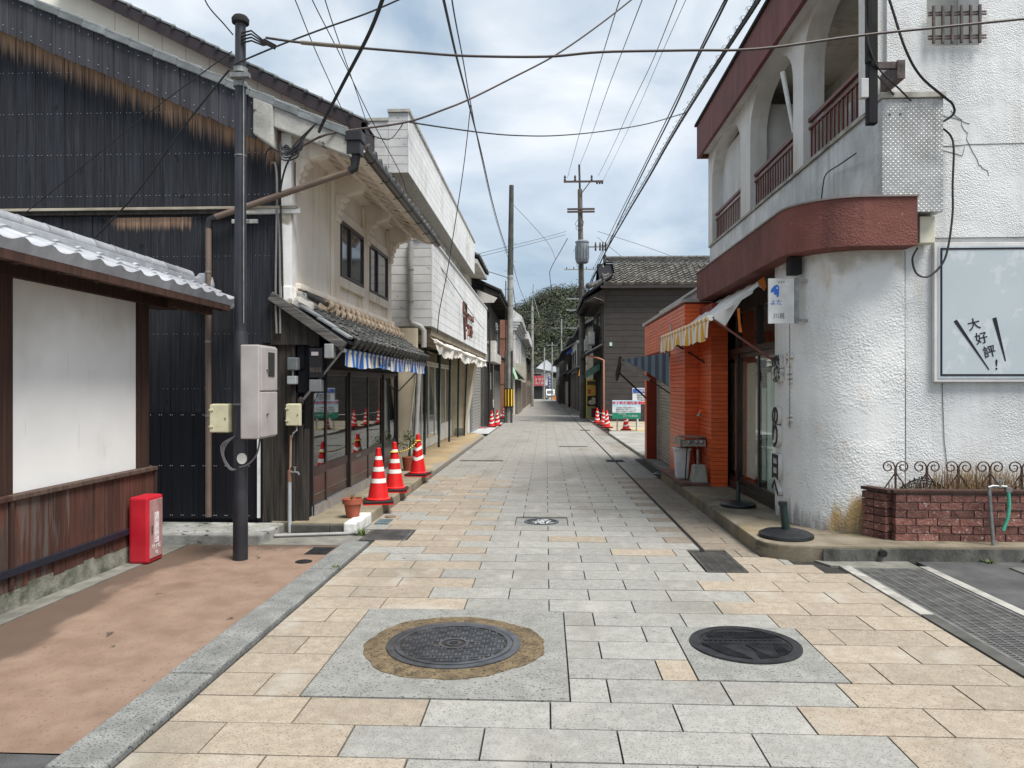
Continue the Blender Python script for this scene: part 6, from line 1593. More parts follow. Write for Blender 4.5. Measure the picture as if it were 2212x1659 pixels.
MB().box(2.70, 2.74, YR + .3, 43, -.3, 2.7).build('shop_front', plain('front_green', (.025, .035, .03), .5), T)
for yy in (37, 38.5, 40, 41.5): MB().box(2.63, 2.70, yy, yy + .1, -.3, 2.7).build('mullion', m_old, T)
MB().tube([(2.0, YR + .2, 2.98), (2.55, YR + .1, 2.85), (2.78, YR - .06, 2.75), (2.79, YR - .06, -.25)], .05, 10).build('copper_pipe', plain('copper', (.30, .14, .09), .5, .2), T, smooth=True)
MB().box(XR3 + .25, XR3 + .37, YR - .012, YR - .003, 3.45, 3.62).build('vent_cap', plain('green_cap', (.45, .6, .5), .5), T)
b = MB(); b.prism([(2.65, 2.65), (2.05, 2.25), (2.05, 1.95), (2.08, 1.95), (2.65, 2.3)], (0, 36.6, 0), (1, 0, 0), (0, 0, 1), (0, 1, 0), 3); b.build('green_awning', plain('awning_green', (.04, .10, .075), .8), T)
aircon('tall white air conditioner on the lean-to of the brown house', 2.45, -1, 38.0, 3.62)
aircon('lower white air conditioner behind the utility pole on the brown house', 2.35, -1, 40.2, 3.40)

# display stand with posters
T = thing('poster_stand', 'yellow poster stand with ice cream pictures beside the brown house', 'stand', (2.85, 44.4, gz(44)))
m_yel = plain('stand_yellow', (.78, .55, .03), .5)
MB().box(2.52, 3.06, 44.3, 44.6, -.2, 1.83).build('frame', m_yel, T)
for z0, z1, m in ((1.55, 1.75, plain('poster_dark', (.08, .08, .06), .5)), (1.02, 1.48, plain('poster_gold', (.75, .42, .10), .5)), (.40, .97, plain('poster_black', (.025, .02, .02), .5)), (-.12, .36, plain('poster_green', (.35, .45, .25), .5))):
    MB().box(2.565, 3.02, 44.285, 44.3, z0, z1).build('poster', m, T)
MB().ball((2.82, 44.284, .62), .17, 12, 8, (1.2, .03, .75)).build('picture', plain('cream_pict', (.72, .60, .45), .5), T)
MB().ball((2.9, 44.283, .78), .11, 12, 8, (1.0, .03, 1)).build('picture', plain('cream_pict', (.72, .60, .45), .5), T)
MB().box(2.6, 2.75, 44.278, 44.285, 1.08, 1.32).build('picture', plain('pict_red', (.6, .1, .07), .5), T)
MB().box(2.78, 3.0, 44.2, 44.29, -.18, .30).build('red_box', plain('dark_red', (.22, .015, .02), .6), T)
T.location = (T.location[0] - .36, T.location[1] - 4.3, T.location[2])
tag(MB().box(1.95, 2.35, 43.3, 43.75, gz(43), gz(43) + .32).build('concrete_block', m_concd, bevel=.03), 'dark concrete block at the foot of the transformer pole', 'block')
# R4...: further houses on the right
T = thing('narrow_house', 'narrow grey house with orange cloth over its entrance', 'house', (4, 50, gz(50)))
MB().box(2.55, 8, 46, 57, -.5, 5.2).build('wall', plain('grey_brown_wall', (.16, .145, .125), .8), T)
pent(T, 1, 4.5, 6.4, 2.0, 5.1, 45.8, 57, m_dktile)
for yy, w in ((46, .5), (50, .5), (54, .5)): MB().box(2.25, 2.56, yy, yy + w, -.5, 4.6).build('pier', plain('grey_pier', (.19, .18, .165), .8), T)
window(T, 2.55, -1, 47, 49.5, 3.2, 4.6, m_wg); window(T, 2.55, -1, 51, 53.5, 3.2, 4.6, m_wg)
pent(T, 1, 2.56, 2.95, 2.0, 2.6, 46, 57, m_dktile)
for y0, y1 in ((46.7, 49.8), (50.7, 53.8)): shutter_bay(T, 2.53, -1, y0, y1, -.5, 2.2, plain('shutter_brown', (.15, .12, .10), .6), 8)
b = MB(); b.add([(2.45, 45.9, 2.75), (2.05, 45.8, 2.6), (1.98, 45.7, 2.1), (2.2, 45.7, 2.2), (2.3, 45.8, 1.95), (2.45, 45.9, 2.4)], [(0, 1, 2, 3), (0, 3, 4, 5)]); tag(b.build('orange_cloth', plain('cloth_orange', (.65, .27, .05), .8), fix=False), 'orange cloth hanging at the entrance of the narrow house', 'cloth')
T = thing('white_dark_house', 'white plastered house with dark lower floor and small blue awning', 'house', (4, 64, gz(64)))
MB().box(2.35, 8, 57.3, 70, -.6, 5.0).build('wall', m_wht, T)
pent(T, 1, 4.5, 6.6, 1.75, 5.1, 57.2, 70, m_dktile)
MB().box(2.28, 2.35, 57.5, 69.8, -.6, 2.5).build('lower_front', m_wg, T)
for y0, y1 in ((58.5, 60.5), (62.5, 64.5), (66.5, 68.5)): window(T, 2.35, -1, y0, y1, 2.9, 4.3)
MB().prism([(2.35, 4.85), (1.9, 4.5), (1.9, 4.35), (2.35, 4.6)], (0, 66, 0), (1, 0, 0), (0, 0, 1), (0, 1, 0), 3).build('blue_awning', plain('awning_blue', (.02, .10, .55), .6), T)
pent(T, 1, 2.35, 2.9, 1.9, 2.55, 57.4, 70, m_dktile)
T = thing('black_house', 'black timber house leaning over the street before the bend', 'house', (4, 80, gz(80)))
MB().box(2.1, 8, 70.5, 90, -.8, 4.7).build('wall', m_old, T)
pent(T, 1, 4.5, 6.6, 1.45, 4.7, 70.3, 90, m_dktile); pent(T, 1, 2.1, 2.9, 1.5, 2.45, 70.5, 90, m_dktile)
for y0, y1 in ((72, 76), (78, 82), (84, 88)): window(T, 2.1, -1, y0, y1, 3.0, 4.2, m_wg, None, 3)
for y0, y1 in ((71, 75), (76, 80)): shutter_bay(T, 2.08, -1, y0, y1, -.7, 1.9, plain('shutter_grey', (.28, .27, .25), .5), 7)
T = thing('weathered_house', 'weathered timber house with white canvas awning near the parked van', 'house', (3, 104, gz(104)))
MB().box(1.6, 8, 90.5, 118, -1, 4.4).build('wall', m_wg, T)
pent(T, 1, 4.2, 6.3, 1.0, 4.5, 90.3, 118, m_dktile)
for y0, y1 in ((92, 97), (99, 104), (106, 111)): window(T, 1.6, -1, y0, y1, 2.4, 3.8, m_wht, None, 3)
MB().prism([(1.6, 2.1), (.55, 1.45), (.55, 1.38), (1.6, 2.0)], (0, 112, 0), (1, 0, 0), (0, 0, 1), (0, 1, 0), 5).build('white_awning', m_canv, T)
MB().box(1.55, 1.6, 91, 117, -1, 1.6).build('lower_front', m_shade, T)

# ============================================================ wooded hill
m_hill = mat('hill_earth', (.025, .03, .017), (.05, .055, .03), scale=.1, rough=.95)
def hillz(x, y): return -6 + 45 * math.exp(-((x - 22) / 62) ** 2 / 2 - ((y - 330) / 62) ** 2 / 2) + 1.6 * math.sin(x * .16 + 1) + 1.2 * math.sin(y * .13)
b = MB(); nx, ny = 60, 40; vs = []
for j in range(ny + 1):
    for i in range(nx + 1):
        x = -170 + 360 * i / nx; yy = 165 + 340 * j / ny; vs.append((x, yy, hillz(x, yy)))
b.add(vs, [(j * (nx + 1) + i, j * (nx + 1) + i + 1, (j + 1) * (nx + 1) + i + 1, (j + 1) * (nx + 1) + i) for j in range(ny) for i in range(nx)])
struct('hill', b, m_hill, smooth=True)
m_leaf = mat('forest_leaf', (.012, .020, .009), (.046, .058, .025), scale=.19, detail=6, lo=.40, hi=.60, rough=.7, bump=0)
addmix(m_leaf, (.058, .048, .030), lambda t, g: mth(t, 'MULTIPLY', ramp(t, noise(t, g, .075, (1, 1, 1), 4), .52, .66), .75))
addmix(m_leaf, (.008, .013, .006), lambda t, g: mth(t, 'MULTIPLY', ramp(t, noise(t, g, .7, (1, 1, 1), 3), .52, .70), .6))
RF = random.Random(5); fv = []; ff = []
def leafq(c, s, d):
    n = len(fv); a = Vector((RF.uniform(-1, 1), RF.uniform(-1, 1), RF.uniform(-1, 1))); a = (a - d * a.dot(d) * .6).normalized() * s; b2 = d.cross(a); b2 = (b2.normalized() if b2.length > 1e-4 else Vector((0, 0, 1))) * s * RF.uniform(.4, .8)
    fv.extend([tuple(c - a * .5), tuple(c + b2 * .5), tuple(c + a * .5), tuple(c - b2 * .5)]); ff.append((n, n + 1, n + 2, n + 3))
cnt = 0
while cnt < 2300:
    x = RF.uniform(-70, 100); yy = RF.uniform(215, 345)
    if RF.random() > math.exp(-((x - 10) / 55) ** 2): continue
    z = hillz(x, yy); r = RF.uniform(1.7, 3.9); cx = Vector((x, yy, z + r * .75)); cnt += 1
    for q in range(84):
        d = Vector((RF.gauss(0, 1), RF.gauss(0, 1), RF.gauss(.25, 1))).normalized()
        if d.y > .5: continue
        leafq(cx + d * r * RF.uniform(.65, 1.05) * (1 + .25 * math.sin(5 * d.x + q * .2)), RF.uniform(.45, 1.05), d)
me = bpy.data.meshes.new('forest'); me.from_pydata(fv, [], ff); me.materials.append(m_leaf)
fo = bpy.data.objects.new('forest', me); COL.objects.link(fo); fo['kind'] = 'stuff'; fo['label'] = 'dark evergreen woodland covering the hill'; fo['category'] = 'woodland'

# ============================================================ utility poles
m_pole = mat('pole_concrete', (.20, .20, .185), (.33, .33, .31), scale=3, rough=.85, bump=.15, bscale=40, streak=((.12, .11, .09), .5))
m_poled = mat('pole_dark', (.035, .035, .032), (.075, .075, .068), scale=4, rough=.8, bump=.2)
m_ins = plain('insulator', (.03, .03, .035), .3)
def steps(T, x, y, z0, z1, r, m):
    z = z0; k = 0
    while z < z1:
        s = 1 if k % 2 else -1; MB().cyl((x + s * r * .8, y, z), (x + s * (r + .16), y, z), .012, 6).build('step_bolt', m, T); z += .45; k += 1
PLx, PLy = -1.80, 36.0
T = thing('utility_pole', 'concrete utility pole with black and yellow guard at its foot', 'utility pole', (PLx, PLy, gz(PLy)))
MB().tube([(PLx, PLy, gz(PLy)), (PLx + .03, PLy, 3.5), (PLx + .06, PLy, 7.0), (PLx + .11, PLy, 11.25)], [.165, .15, .14, .105], 20).build('shaft', m_pole, T, smooth=True)
MB().tube([(PLx + .055, PLy - .003, 6.9), (PLx + .11, PLy - .003, 11.26)], [.146, .110], 20).build('dark_sleeve', m_poled, T, smooth=True)
for s, x_ in ((-1, -.19), (1, .12)): MB().tube([(PLx + x_, PLy - .14, gz(PLy)), (PLx + x_ + .02, PLy - .14, 3.2)], .052, 10).build('cable_guard', m_poled, T, smooth=True)
MB().tube([(PLx - .17, PLy - .1, 3.2), (PLx - .16, PLy - .1, 6.6)], .022, 8).build('riser_cable', m_pit, T)
MB().lathe([(.235, 0), (.235, .92)], 20, (PLx - .02, PLy - .03, .46)).build('guard_band', m_pit, T)
m_ybar = plain('guard_yellow', (.78, .47, .02), .5)
for a in range(0, 360, 36):
    ca, sa_ = math.cos(rad(a - 90)), math.sin(rad(a - 90))
    MB().beam((PLx - .02 + ca * .238, PLy - .03 + sa_ * .238, .52), (PLx - .02 + ca * .238, PLy - .03 + sa_ * .238, 1.34), .055, .02, (ca, sa_, 0)).build('yellow_bar', m_ybar, T)
steps(T, PLx + .05, PLy, 2.6, 8.6, .145, m_steel)
for z in (5.4, 6.2, 6.7): MB().lathe([(.155, 0), (.155, .05)], 16, (PLx + .05, PLy, z)).build('band', m_steel, T)
PRx, PRy = 2.1, 42.0
T = thing('utility_pole', 'tall utility pole with two crossarms and a grey transformer', 'utility pole', (PRx, PRy, gz(PRy)))
MB().tube([(PRx, PRy, gz(PRy)), (PRx - .1, PRy, 6), (PRx - .2, PRy, 12.6)], [.19, .165, .13], 20).build('shaft', mat('pole_brown', (.095, .088, .075), (.17, .16, .135), scale=3, rough=.85, bump=.2, streak=((.05, .045, .035), .5)), T, smooth=True)
MB().cyl((PRx - .2, PRy, 12.5), (PRx - .24, PRy, 14.0), .06, 10).build('top_spike', m_poled, T)
m_arm = plain('arm_rust', (.07, .05, .045), .7)
def arm(z, x0, x1): MB().box(x0, x1, PRy - .22, PRy - .14, z - .05, z + .05).build('crossarm', m_arm, T)
arm(13.0, .98, 3.2); arm(11.45, 1.18, 2.72); arm(11.30, 1.18, 2.72)
MB().beam((PRx - .15, PRy - .18, 12.3), (2.45, PRy - .18, 12.95), .05, .05).build('brace', m_arm, T)
for x_ in (1.05, 1.62, 2.55): MB().lathe([(.05, 0), (.07, .06), (.04, .12), (.07, .2), (.035, .3)], 10, (x_, PRy - .18, 13.05)).build('insulator', m_ins, T)
for x_ in (2.85, 3.0, 3.14): MB().lathe([(.04, 0), (.06, .05), (.06, .12), (.03, .16)], 10, (x_, PRy - .2, 12.84)).build('insulator', m_ins, T)
m_tr = mat('transformer_grey', (.17, .19, .21), (.25, .27, .29), scale=4, rough=.5, metal=.2)
MB().lathe([(.30, 0), (.36, .08), (.36, 1.12), (.39, 1.14), (.39, 1.2), (.30, 1.26)], 24, (PRx - .1, PRy - .5, 8.35)).build('transformer', m_tr, T, smooth=True)
for a in range(0, 360, 24): MB().beam((PRx - .1 + .38 * math.cos(rad(a)), PRy - .5 + .38 * math.sin(rad(a)), 8.55), (PRx - .1 + .38 * math.cos(rad(a)), PRy - .5 + .38 * math.sin(rad(a)), 9.3), .05, .02, (math.cos(rad(a)), math.sin(rad(a)), 0)).build('cooling_fin', m_tr, T)
MB().box(PRx + .1, 3.4, PRy - .5, PRy - .44, 9.22, 9.30).build('side_arm', m_steel, T)
for x_ in (2.75, 3.0, 3.15, 3.3): MB().lathe([(.03, -.25), (.06, -.15), (.04, -.05), (.06, .05), (.025, .25)], 10, (x_, PRy - .47, 9.28)).build('insulator', m_ins if x_ > 3.1 else m_arm, T)
steps(T, PRx - .1, PRy, 3, 8, .17, m_steel)
cl = MB()
for i in range(26):
    z = R.uniform(5.4, 11.2); a = R.uniform(-.7, .7); pts = []
    for k in range(6): pts.append((PRx - .12 + a * math.sin(PI * k / 5) * .7 + R.uniform(-.06, .06), PRy - .2 - .15 * math.sin(PI * k / 5), z - .55 * k / 5 - .25 * math.sin(PI * k / 5)))
    cl.tube(pts, .012, 5)
cl.build('looped_leads', m_pit, T, kind='stuff')
def plainpole(label, x, y, ztop, r=.14, arms=()):
    T = thing('utility_pole', label, 'utility pole', (x, y, gz(y)))
    MB().tube([(x, y, gz(y) - .1), (x + .02, y, ztop)], [r, r * .7], 14).build('shaft', m_pole, T, smooth=True)
    for z, w in arms:
        MB().box(x - w, x + w, y - .15, y - .08, z - .05, z + .05).build('crossarm', m_steel, T)
        for q in (-.85, -.4, .4, .85): MB().lathe([(.04, 0), (.05, .1), (.03, .18)], 8, (x + w * q, y - .11, z + .05)).build('insulator', m_ins, T)
    return T
T = plainpole('grey utility pole with a thin top rod in front of the wooded hill', -1.40, 74, 9.4, .17)
MB().cyl((-1.38, 74, 9.3), (-1.30, 74, 11.6), .04, 8).build('top_rod', m_steel, T); MB().cyl((-1.3, 73.9, 10.5), (-.7, 73.9, 8.4), .03, 6).build('stay_rod', m_steel, T)
for z in (7.6, 8.2, 8.9): MB().lathe([(.16, 0), (.16, .06)], 12, (-1.385, 74, z)).build('band', m_steel, T)
plainpole('slim bare utility pole before the far gabled house', -.35, 128, 8.0, .16)
plainpole('slim utility pole beside the weathered timber house', .95, 122, 8.6, .14, ((8.1, .9),))
plainpole('far utility pole with a pale crossarm against the hill', 3.3, 162, 16.0, .2, ((14.0, 2.2),))
plainpole('grey utility pole standing behind the transformer pole', 3.0, 66, 12.2, .18, ((11.8, 1.4), (9.2, 1.2), (8.2, 1.2), (6.6, 1.0)))
# ============================================================ street furniture and small things
# ---- black steel pole with its boxes
m_bpole = mat('black_pole', (.012, .013, .018), (.026, .028, .034), rough=.42, scale=3, bump=.05, spec=.5)
bx, by = -2.78, 6.62
T = thing('lamp_pole', 'slim black steel pole standing on the red pavement', 'pole', (bx, by, gz(by)))
MB().tube([(bx, by, gz(by)), (bx, by, 1.98), (bx, by, 2.03)], [.066, .064, .057], 24).build('lower_shaft', m_bpole, T, smooth=True)
MB().tube([(bx, by, 2.0), (bx, by, 4.82)], [.054, .047], 24).build('upper_shaft', m_bpole, T, smooth=True)
MB().lathe([(.05, 0), (.075, .012), (.078, .05), (.06, .075)], 20, (bx, by, 4.82)).build('cap', m_pit, T, smooth=True)
for z in (4.38, 4.25): MB().lathe([(.062, 0), (.062, .045)], 16, (bx, by, z)).build('clamp', m_steel, T)
MB().lathe([(.055, 0), (.055, .012)], 16, (bx, by, 3.62)).build('strap', m_gal, T)
MB().lathe([(.07, 0), (.07, .014)], 16, (bx, by, 1.36)).build('strap', m_gal, T)
MB().box(bx - .05, bx + .12, by - .12, by - .06, 4.30, 4.34).build('bracket', m_gal, T)
MB().tube([(bx + .05, by - .05, 4.30), (bx + .052, by - .055, 2.1)], .006, 6).build('conduit', m_gal, T)
b = MB()
for k in range(4): b.tube([(bx + .03, by - .05, 4.72 - .03 * k), (bx + .12, by - .05, 4.74 - .03 * k), (bx + .22, by - .03, 4.66 - .015 * k), (bx + .30, by - .02, 4.63)], .008, 6)
b.build('lead_bundle', m_pit, T)
MB().beam((bx + .22, by - .02, 4.66), (bx + .33, by - .02, 4.60), .03, .04).build('cable_clamp', m_pit, T)
b = MB()
for k in range(3): b.tube(smooth_path([(bx - .02, by - .075, 1.08), (bx - .10 - .02 * k, by - .08, 1.0), (bx - .12, by - .08, .90 - .02 * k), (bx - .06, by - .08, .80 - .01 * k), (bx - .01, by - .075, .78)]), .006, 6)
b.tube(smooth_path([(bx + .02, by - .07, .80), (bx + .10, by - .06, .83), (bx + .16, by - .02, .92), (bx + .18, by, 1.06)]), .008, 7); b.build('cable_loop', plain('cable_grey', (.10, .10, .11), .5), T)
MB().prism([(.045 * math.cos(a), .05 * math.sin(a)) for a in [2 * PI * i / 18 for i in range(18)]], (bx + .045, by - .072, .88), (1, 0, 0), (0, 0, 1), (0, -1, 0), .008).build('round_tag', plain('tag_white', (.62, .62, .58), .6), T)
m_mbox = mat('meter_box_grey', (.30, .275, .27), (.38, .355, .35), scale=4, rough=.5, spots=((.24, .17, .14), 3, .66), bump=.03)
T = thing('meter_cabinet', 'tall grey meter cabinet strapped to the black pole', 'cabinet', (-2.63, 6.65, 1.06))
MB().box(-2.715, -2.545, 6.46, 6.88, 1.06, 1.90).build('case', m_mbox, T, bevel=.012)
MB().box(-2.548, -2.528, 6.475, 6.865, 1.49, 1.885).build('upper_door', m_mbox, T, bevel=.008)
MB().box(-2.548, -2.528, 6.475, 6.865, 1.075, 1.478).build('lower_door', m_mbox, T, bevel=.008)
MB().box(-2.529, -2.522, 6.63, 6.78, 1.62, 1.84).build('window', m_shade, T, bevel=.003)
for z in (1.68, 1.28): MB().cyl((-2.53, 6.60, z), (-2.515, 6.60, z), .014, 12).build('lock', m_gal, T)
m_beige = plain('switch_box_beige', (.52, .49, .34), .5)
def switchbox(label, x0, x1, y0, y1, z0, z1):
    T = thing('switch_box', label, 'switch box', ((x0 + x1) / 2, y1, z0))
    MB().box(x0, x1, y0 + .02, y1, z0, z1).build('case', m_beige, T, bevel=.008)
    MB().box(x0 - .004, x1 + .004, y0, y0 + .018, z0 + .006, z1 - .006).build('lid', m_beige, T, bevel=.006)
    for z in (z0 + .05, z1 - .06): MB().box(x0 - .008, x0 + .03, y0 - .008, y0, z, z + .014).build('hinge', m_beige, T)
    MB().cyl((x1 - .02, y0 - .006, (z0 + z1) / 2), (x1 - .02, y0, (z0 + z1) / 2), .008, 10).build('latch', m_gal, T)
    return T
switchbox('cream plastic switch box on the left of the black pole', -3.03, -2.87, 6.55, 6.66, 1.11, 1.37)
T = switchbox('cream plastic switch box on the weathered plank wall', -2.80, -2.655, 7.86, 7.94, 1.10, 1.34)
MB().tube([(-2.70, 7.9, 1.10), (-2.69, 7.88, 1.05), (-2.73, 7.88, 1.02), (-2.76, 7.9, .95), (-2.765, 7.9, .65)], .008, 6).build('lead', m_gpipe, T)
# ---- meters under the lean-to
T = thing('meter_board', 'dark board with electricity meters under the pent roof', 'meter board', (-2.6, 8.0, 1.5))
MB().box(-2.74, -2.40, 8.0, 8.03, 1.46, 1.97).build('board', m_tar, T)
MB().box(-2.56, -2.42, 7.90, 8.0, 1.62, 1.94).build('meter_case', plain('meter_black', (.015, .015, .017), .35), T, bevel=.006)
MB().box(-2.535, -2.46, 7.892, 7.90, 1.86, 1.90).build('dial_window', m_mbox, T)
b = MB()
for i in range(8): b.box(-2.55 + .016 * i, -2.543 + .016 * i, 7.895, 7.90, 1.68, 1.73)
b.build('terminals', m_bar, T)
MB().box(-2.555, -2.43, 7.88, 8.0, 1.47, 1.60).build('breaker_case', plain('breaker_grey', (.15, .155, .16), .5), T, bevel=.006)
MB().box(-2.79, -2.68, 7.86, 7.96, 1.70, 1.84).build('glass_meter', plain('meter_glass', (.12, .13, .135), .15), T, bevel=.012)
MB().box(-2.80, -2.70, 7.88, 7.96, 1.55, 1.64).build('breaker_case', plain('breaker_pale', (.30, .33, .33), .5), T, bevel=.01)
MB().box(-2.38, -2.28, 7.84, 7.96, 1.83, 1.985).build('bracket_case', m_alu, T, bevel=.01)
MB().tube([(-2.74, 7.9, 1.70), (-2.74, 7.9, 1.62)], .012, 8).build('riser', m_gpipe, T)
# ---- tap and pipes
T = thing('wall_tap', 'steel tap on a grey pipe before the weathered planks', 'tap', (-2.77, 7.87, gz(7.9)))
MB().tube([(-2.765, 7.87, -.05), (-2.765, 7.87, .50)], .020, 10).build('lagged_pipe', plain('pipe_pale', (.33, .35, .37), .5), T, smooth=True)
MB().tube([(-2.765, 7.87, .50), (-2.765, 7.87, .62)], .022, 10).build('rusty_joint', plain('rust_joint', (.22, .12, .07), .9), T)
MB().tube([(-2.765, 7.87, .62), (-2.765, 7.90, 1.0)], .008, 8).build('riser', plain('rust_joint', (.22, .12, .07), .9), T)
MB().tube([(-2.76, 7.86, .60), (-2.70, 7.85, .605), (-2.665, 7.85, .60), (-2.655, 7.85, .575)], .011, 8).build('spout', m_chrome, T, smooth=True)
b = MB(); b.cyl((-2.70, 7.85, .61), (-2.70, 7.85, .655), .009); b.box(-2.715, -2.685, 7.845, 7.855, .655, .665); b.build('handle', m_chrome, T)
MB().tube([(-2.83, 7.60, -.03), (-2.76, 7.62, -.03), (-2.0, 7.80, -.035)], .018, 8).build('ground_pipe', m_gpipe, T, smooth=True)
# ---- fire extinguisher box
m_fred = mat('red_plastic', (.38, .010, .022), (.50, .02, .035), rough=.35, scale=3, bump=.03, spec=.5)
T = thing('extinguisher_box', 'red fire extinguisher box against the brown plank wall', 'box', (-3.59, 6.5, gz(6.5)))
MB().box(-3.685, -3.51, 6.38, 6.64, gz(6.5) + .012, .548).build('case', m_fred, T, bevel=.022)
m_door = mat('faded_door', (.16, .075, .07), (.38, .22, .21), scale=5, stretch=(1, 1, .6), rough=.5, lo=.3, hi=.6, bump=.03)
MB().box(-3.512, -3.503, 6.405, 6.615, .0, .515).build('door', m_door, T, bevel=.004)
MB().box(-3.504, -3.4985, 6.475, 6.545, .13, .40).build('label', mat('label_pink', (.55, .40, .44), (.68, .60, .63), scale=9, rough=.6), T)
for i, c_ in enumerate('消火器'): text('lettering', c_, .065, (-3.4985, 6.51, .355 - .085 * i), (0, 1, 0), (0, 0, 1), m_lw, T, .0015, bold=.002)
text('lettering', '呼子町', .05, (-3.503, 6.51, .095), (0, 1, 0), (0, 0, 1), m_lw, T, .0015); text('lettering', '10', .05, (-3.503, 6.51, .04), (0, 1, 0), (0, 0, 1), m_lw, T, .0015)
MB().box(-3.504, -3.497, 6.425, 6.44, .22, .29).build('handle', m_bar, T)

# ---- traffic cones
m_cred = mat('cone_red', (.50, .010, .012), (.62, .018, .016), rough=.38, scale=4, bump=.03)
m_cwh = plain('cone_white', (.66, .65, .62), .5); m_cblk = plain('cone_rubber', (.012, .012, .012), .7)
def make_cone(label, kind=0):
    T = thing('traffic_cone', label, 'traffic cone', (0, 0, 0))
    def rr(z): return .135 - (.135 - .030) * (z - .05) / .62
    MB().lathe([(.155, .045), (.158, .06), (.14, .068), (rr(.075), .075), (rr(.64), .64), (.032, .665), (.029, .69), (.018, .70)], 28).build('body', m_cred, T, smooth=True)
    MB().box(-.185, .185, -.185, .185, .014, .046).build('base', m_cblk, T, bevel=.012)
    MB().box(-.19, .19, -.19, .19, .0, .0135).build('mat', m_cred, T)
    bands = ((.26, .315), (.405, .46), (.55, .595)) if kind < 2 else ((.28, .335), (.44, .49))
    for a, c in bands:
        if kind == 2:
            b = MB(); n = 28; vs = []
            for k in range(n):
                t = 2 * PI * k / n; dz = .05 * (2 * abs((k / n * 2) % 1 - .5) - .5)
                for z in (a + dz, c + dz): vs.append(((rr(z) + .0015) * math.cos(t), (rr(z) + .0015) * math.sin(t), z))
            b.add(vs, [(2 * k, 2 * ((k + 1) % n), 2 * ((k + 1) % n) + 1, 2 * k + 1) for k in range(n)]); b.build('stripe', m_cwh, T, smooth=True, fix=False)
        elif kind == 3: pass
        else: MB().lathe([(rr(a) + .0015, a), (rr(c) + .0015, c)], 28, cap=False).build('stripe', m_cwh, T, smooth=True)
    if kind == 1:
        pass
    return T
def spiral_cone(label):
    T = make_cone(label, 3)
    def rr(z): return .135 - (.135 - .030) * (z - .05) / .62
    for z0 in (.20, .37, .53):
        b = MB(); n = 28; vs = []
        for k in range(n):
            t = 2 * PI * k / n; dz = .055 * math.sin(t + .4)
            for z in (z0 + dz, z0 + .055 + dz): vs.append(((rr(z) + .002) * math.cos(t), (rr(z) + .002) * math.sin(t), z))
        b.add(vs, [(2 * k, 2 * ((k + 1) % n), 2 * ((k + 1) % n) + 1, 2 * k + 1) for k in range(n)]); b.build('stripe', m_cwh, T, smooth=True, fix=False)
    return T
c1 = make_cone('red cone with three white bands just behind the flower pot'); c1.location = (-2.13, 9.32, gz(9.3) + .12); c1.rotation_euler.z = .25
c2 = copy_tree(c1, None, (-2.15, 10.42, gz(10.4) + .12), .1, 'banded red cone with the striped rope tied round it')
c3 = make_cone('red cone with white chevrons by the grey drain pipe', 2); c3.location = (-2.15, 12.35, gz(12.3) + .12); c3.rotation_euler.z = -.1
cs = spiral_cone('slanting striped red cone nearest the white shop wing wall'); cs.location = (-2.28, 31.0, gz(31) + .03)
for x, yy, lb, dz in ((-2.14, 32.3, 'slanting striped red cone in front of the hanging rope ring', .03), (-2.32, 40.8, 'slanting striped red cone before the roller shutter of the dark house', .03), (-2.28, 50.6, 'slanting striped red cone past the guarded utility pole', .03), (-2.25, 54.2, 'farthest striped red cone beside the pediment house', .03),
                     (2.32, 33.9, 'striped red cone at the copper pipe end of the parking lot row', .08), (2.42, 31.6, 'striped red cone in the middle of the parking lot row', .08), (2.40, 29.5, 'striped red cone at the open end of the parking lot row', .08), (2.98, 27.85, 'striped red cone under the parking sign', .08), (2.35, 64.0, 'lone striped red cone in front of the white plastered house', .06)):
    copy_tree(cs, None, (x, yy, gz(yy) + dz), R.uniform(-1, 1), lb)
m_rope = stripes('tiger_rope', (.72, .45, .05), (.02, .02, .02), 'Y', .16)
b = MB(); b.tube(catenary((-2.15, 10.42, .60), (-2.15, 12.35, .62), .07, 14), .009, 7)
for (x, yy, z) in ((-2.15, 10.42, .60), (-2.15, 12.35, .62)): b.tube([(x + .055 * math.cos(a), yy + .055 * math.sin(a), z + .008 * math.sin(a)) for a in [2 * PI * k / 16 for k in range(17)]], .009, 6)
tag(b.build('tiger_rope', m_rope, smooth=True), 'yellow and black rope strung between two traffic cones', 'rope')
b = MB(); b.tube(catenary((2.32, 33.9, .35), (2.42, 31.6, .36), .05, 8) + catenary((2.42, 31.6, .36), (2.40, 29.5, .37), .05, 8)[1:] + catenary((2.40, 29.5, .37), (3.7, 29.3, .45), .05, 8)[1:], .012, 6); tag(b.build('barrier_rope', m_cwh), 'pale rope tying the parking lot cones together', 'rope')
b = MB(); pts = [(2.75 + .2 * i, 27.75 + .03 * math.sin(i), gz(27.7) + .085) for i in range(12)]; b.tube(pts, .018, 6); tag(b.build('yellow_hose', m_yline), 'yellow and orange rope lying on the ground under the parking sign', 'rope')
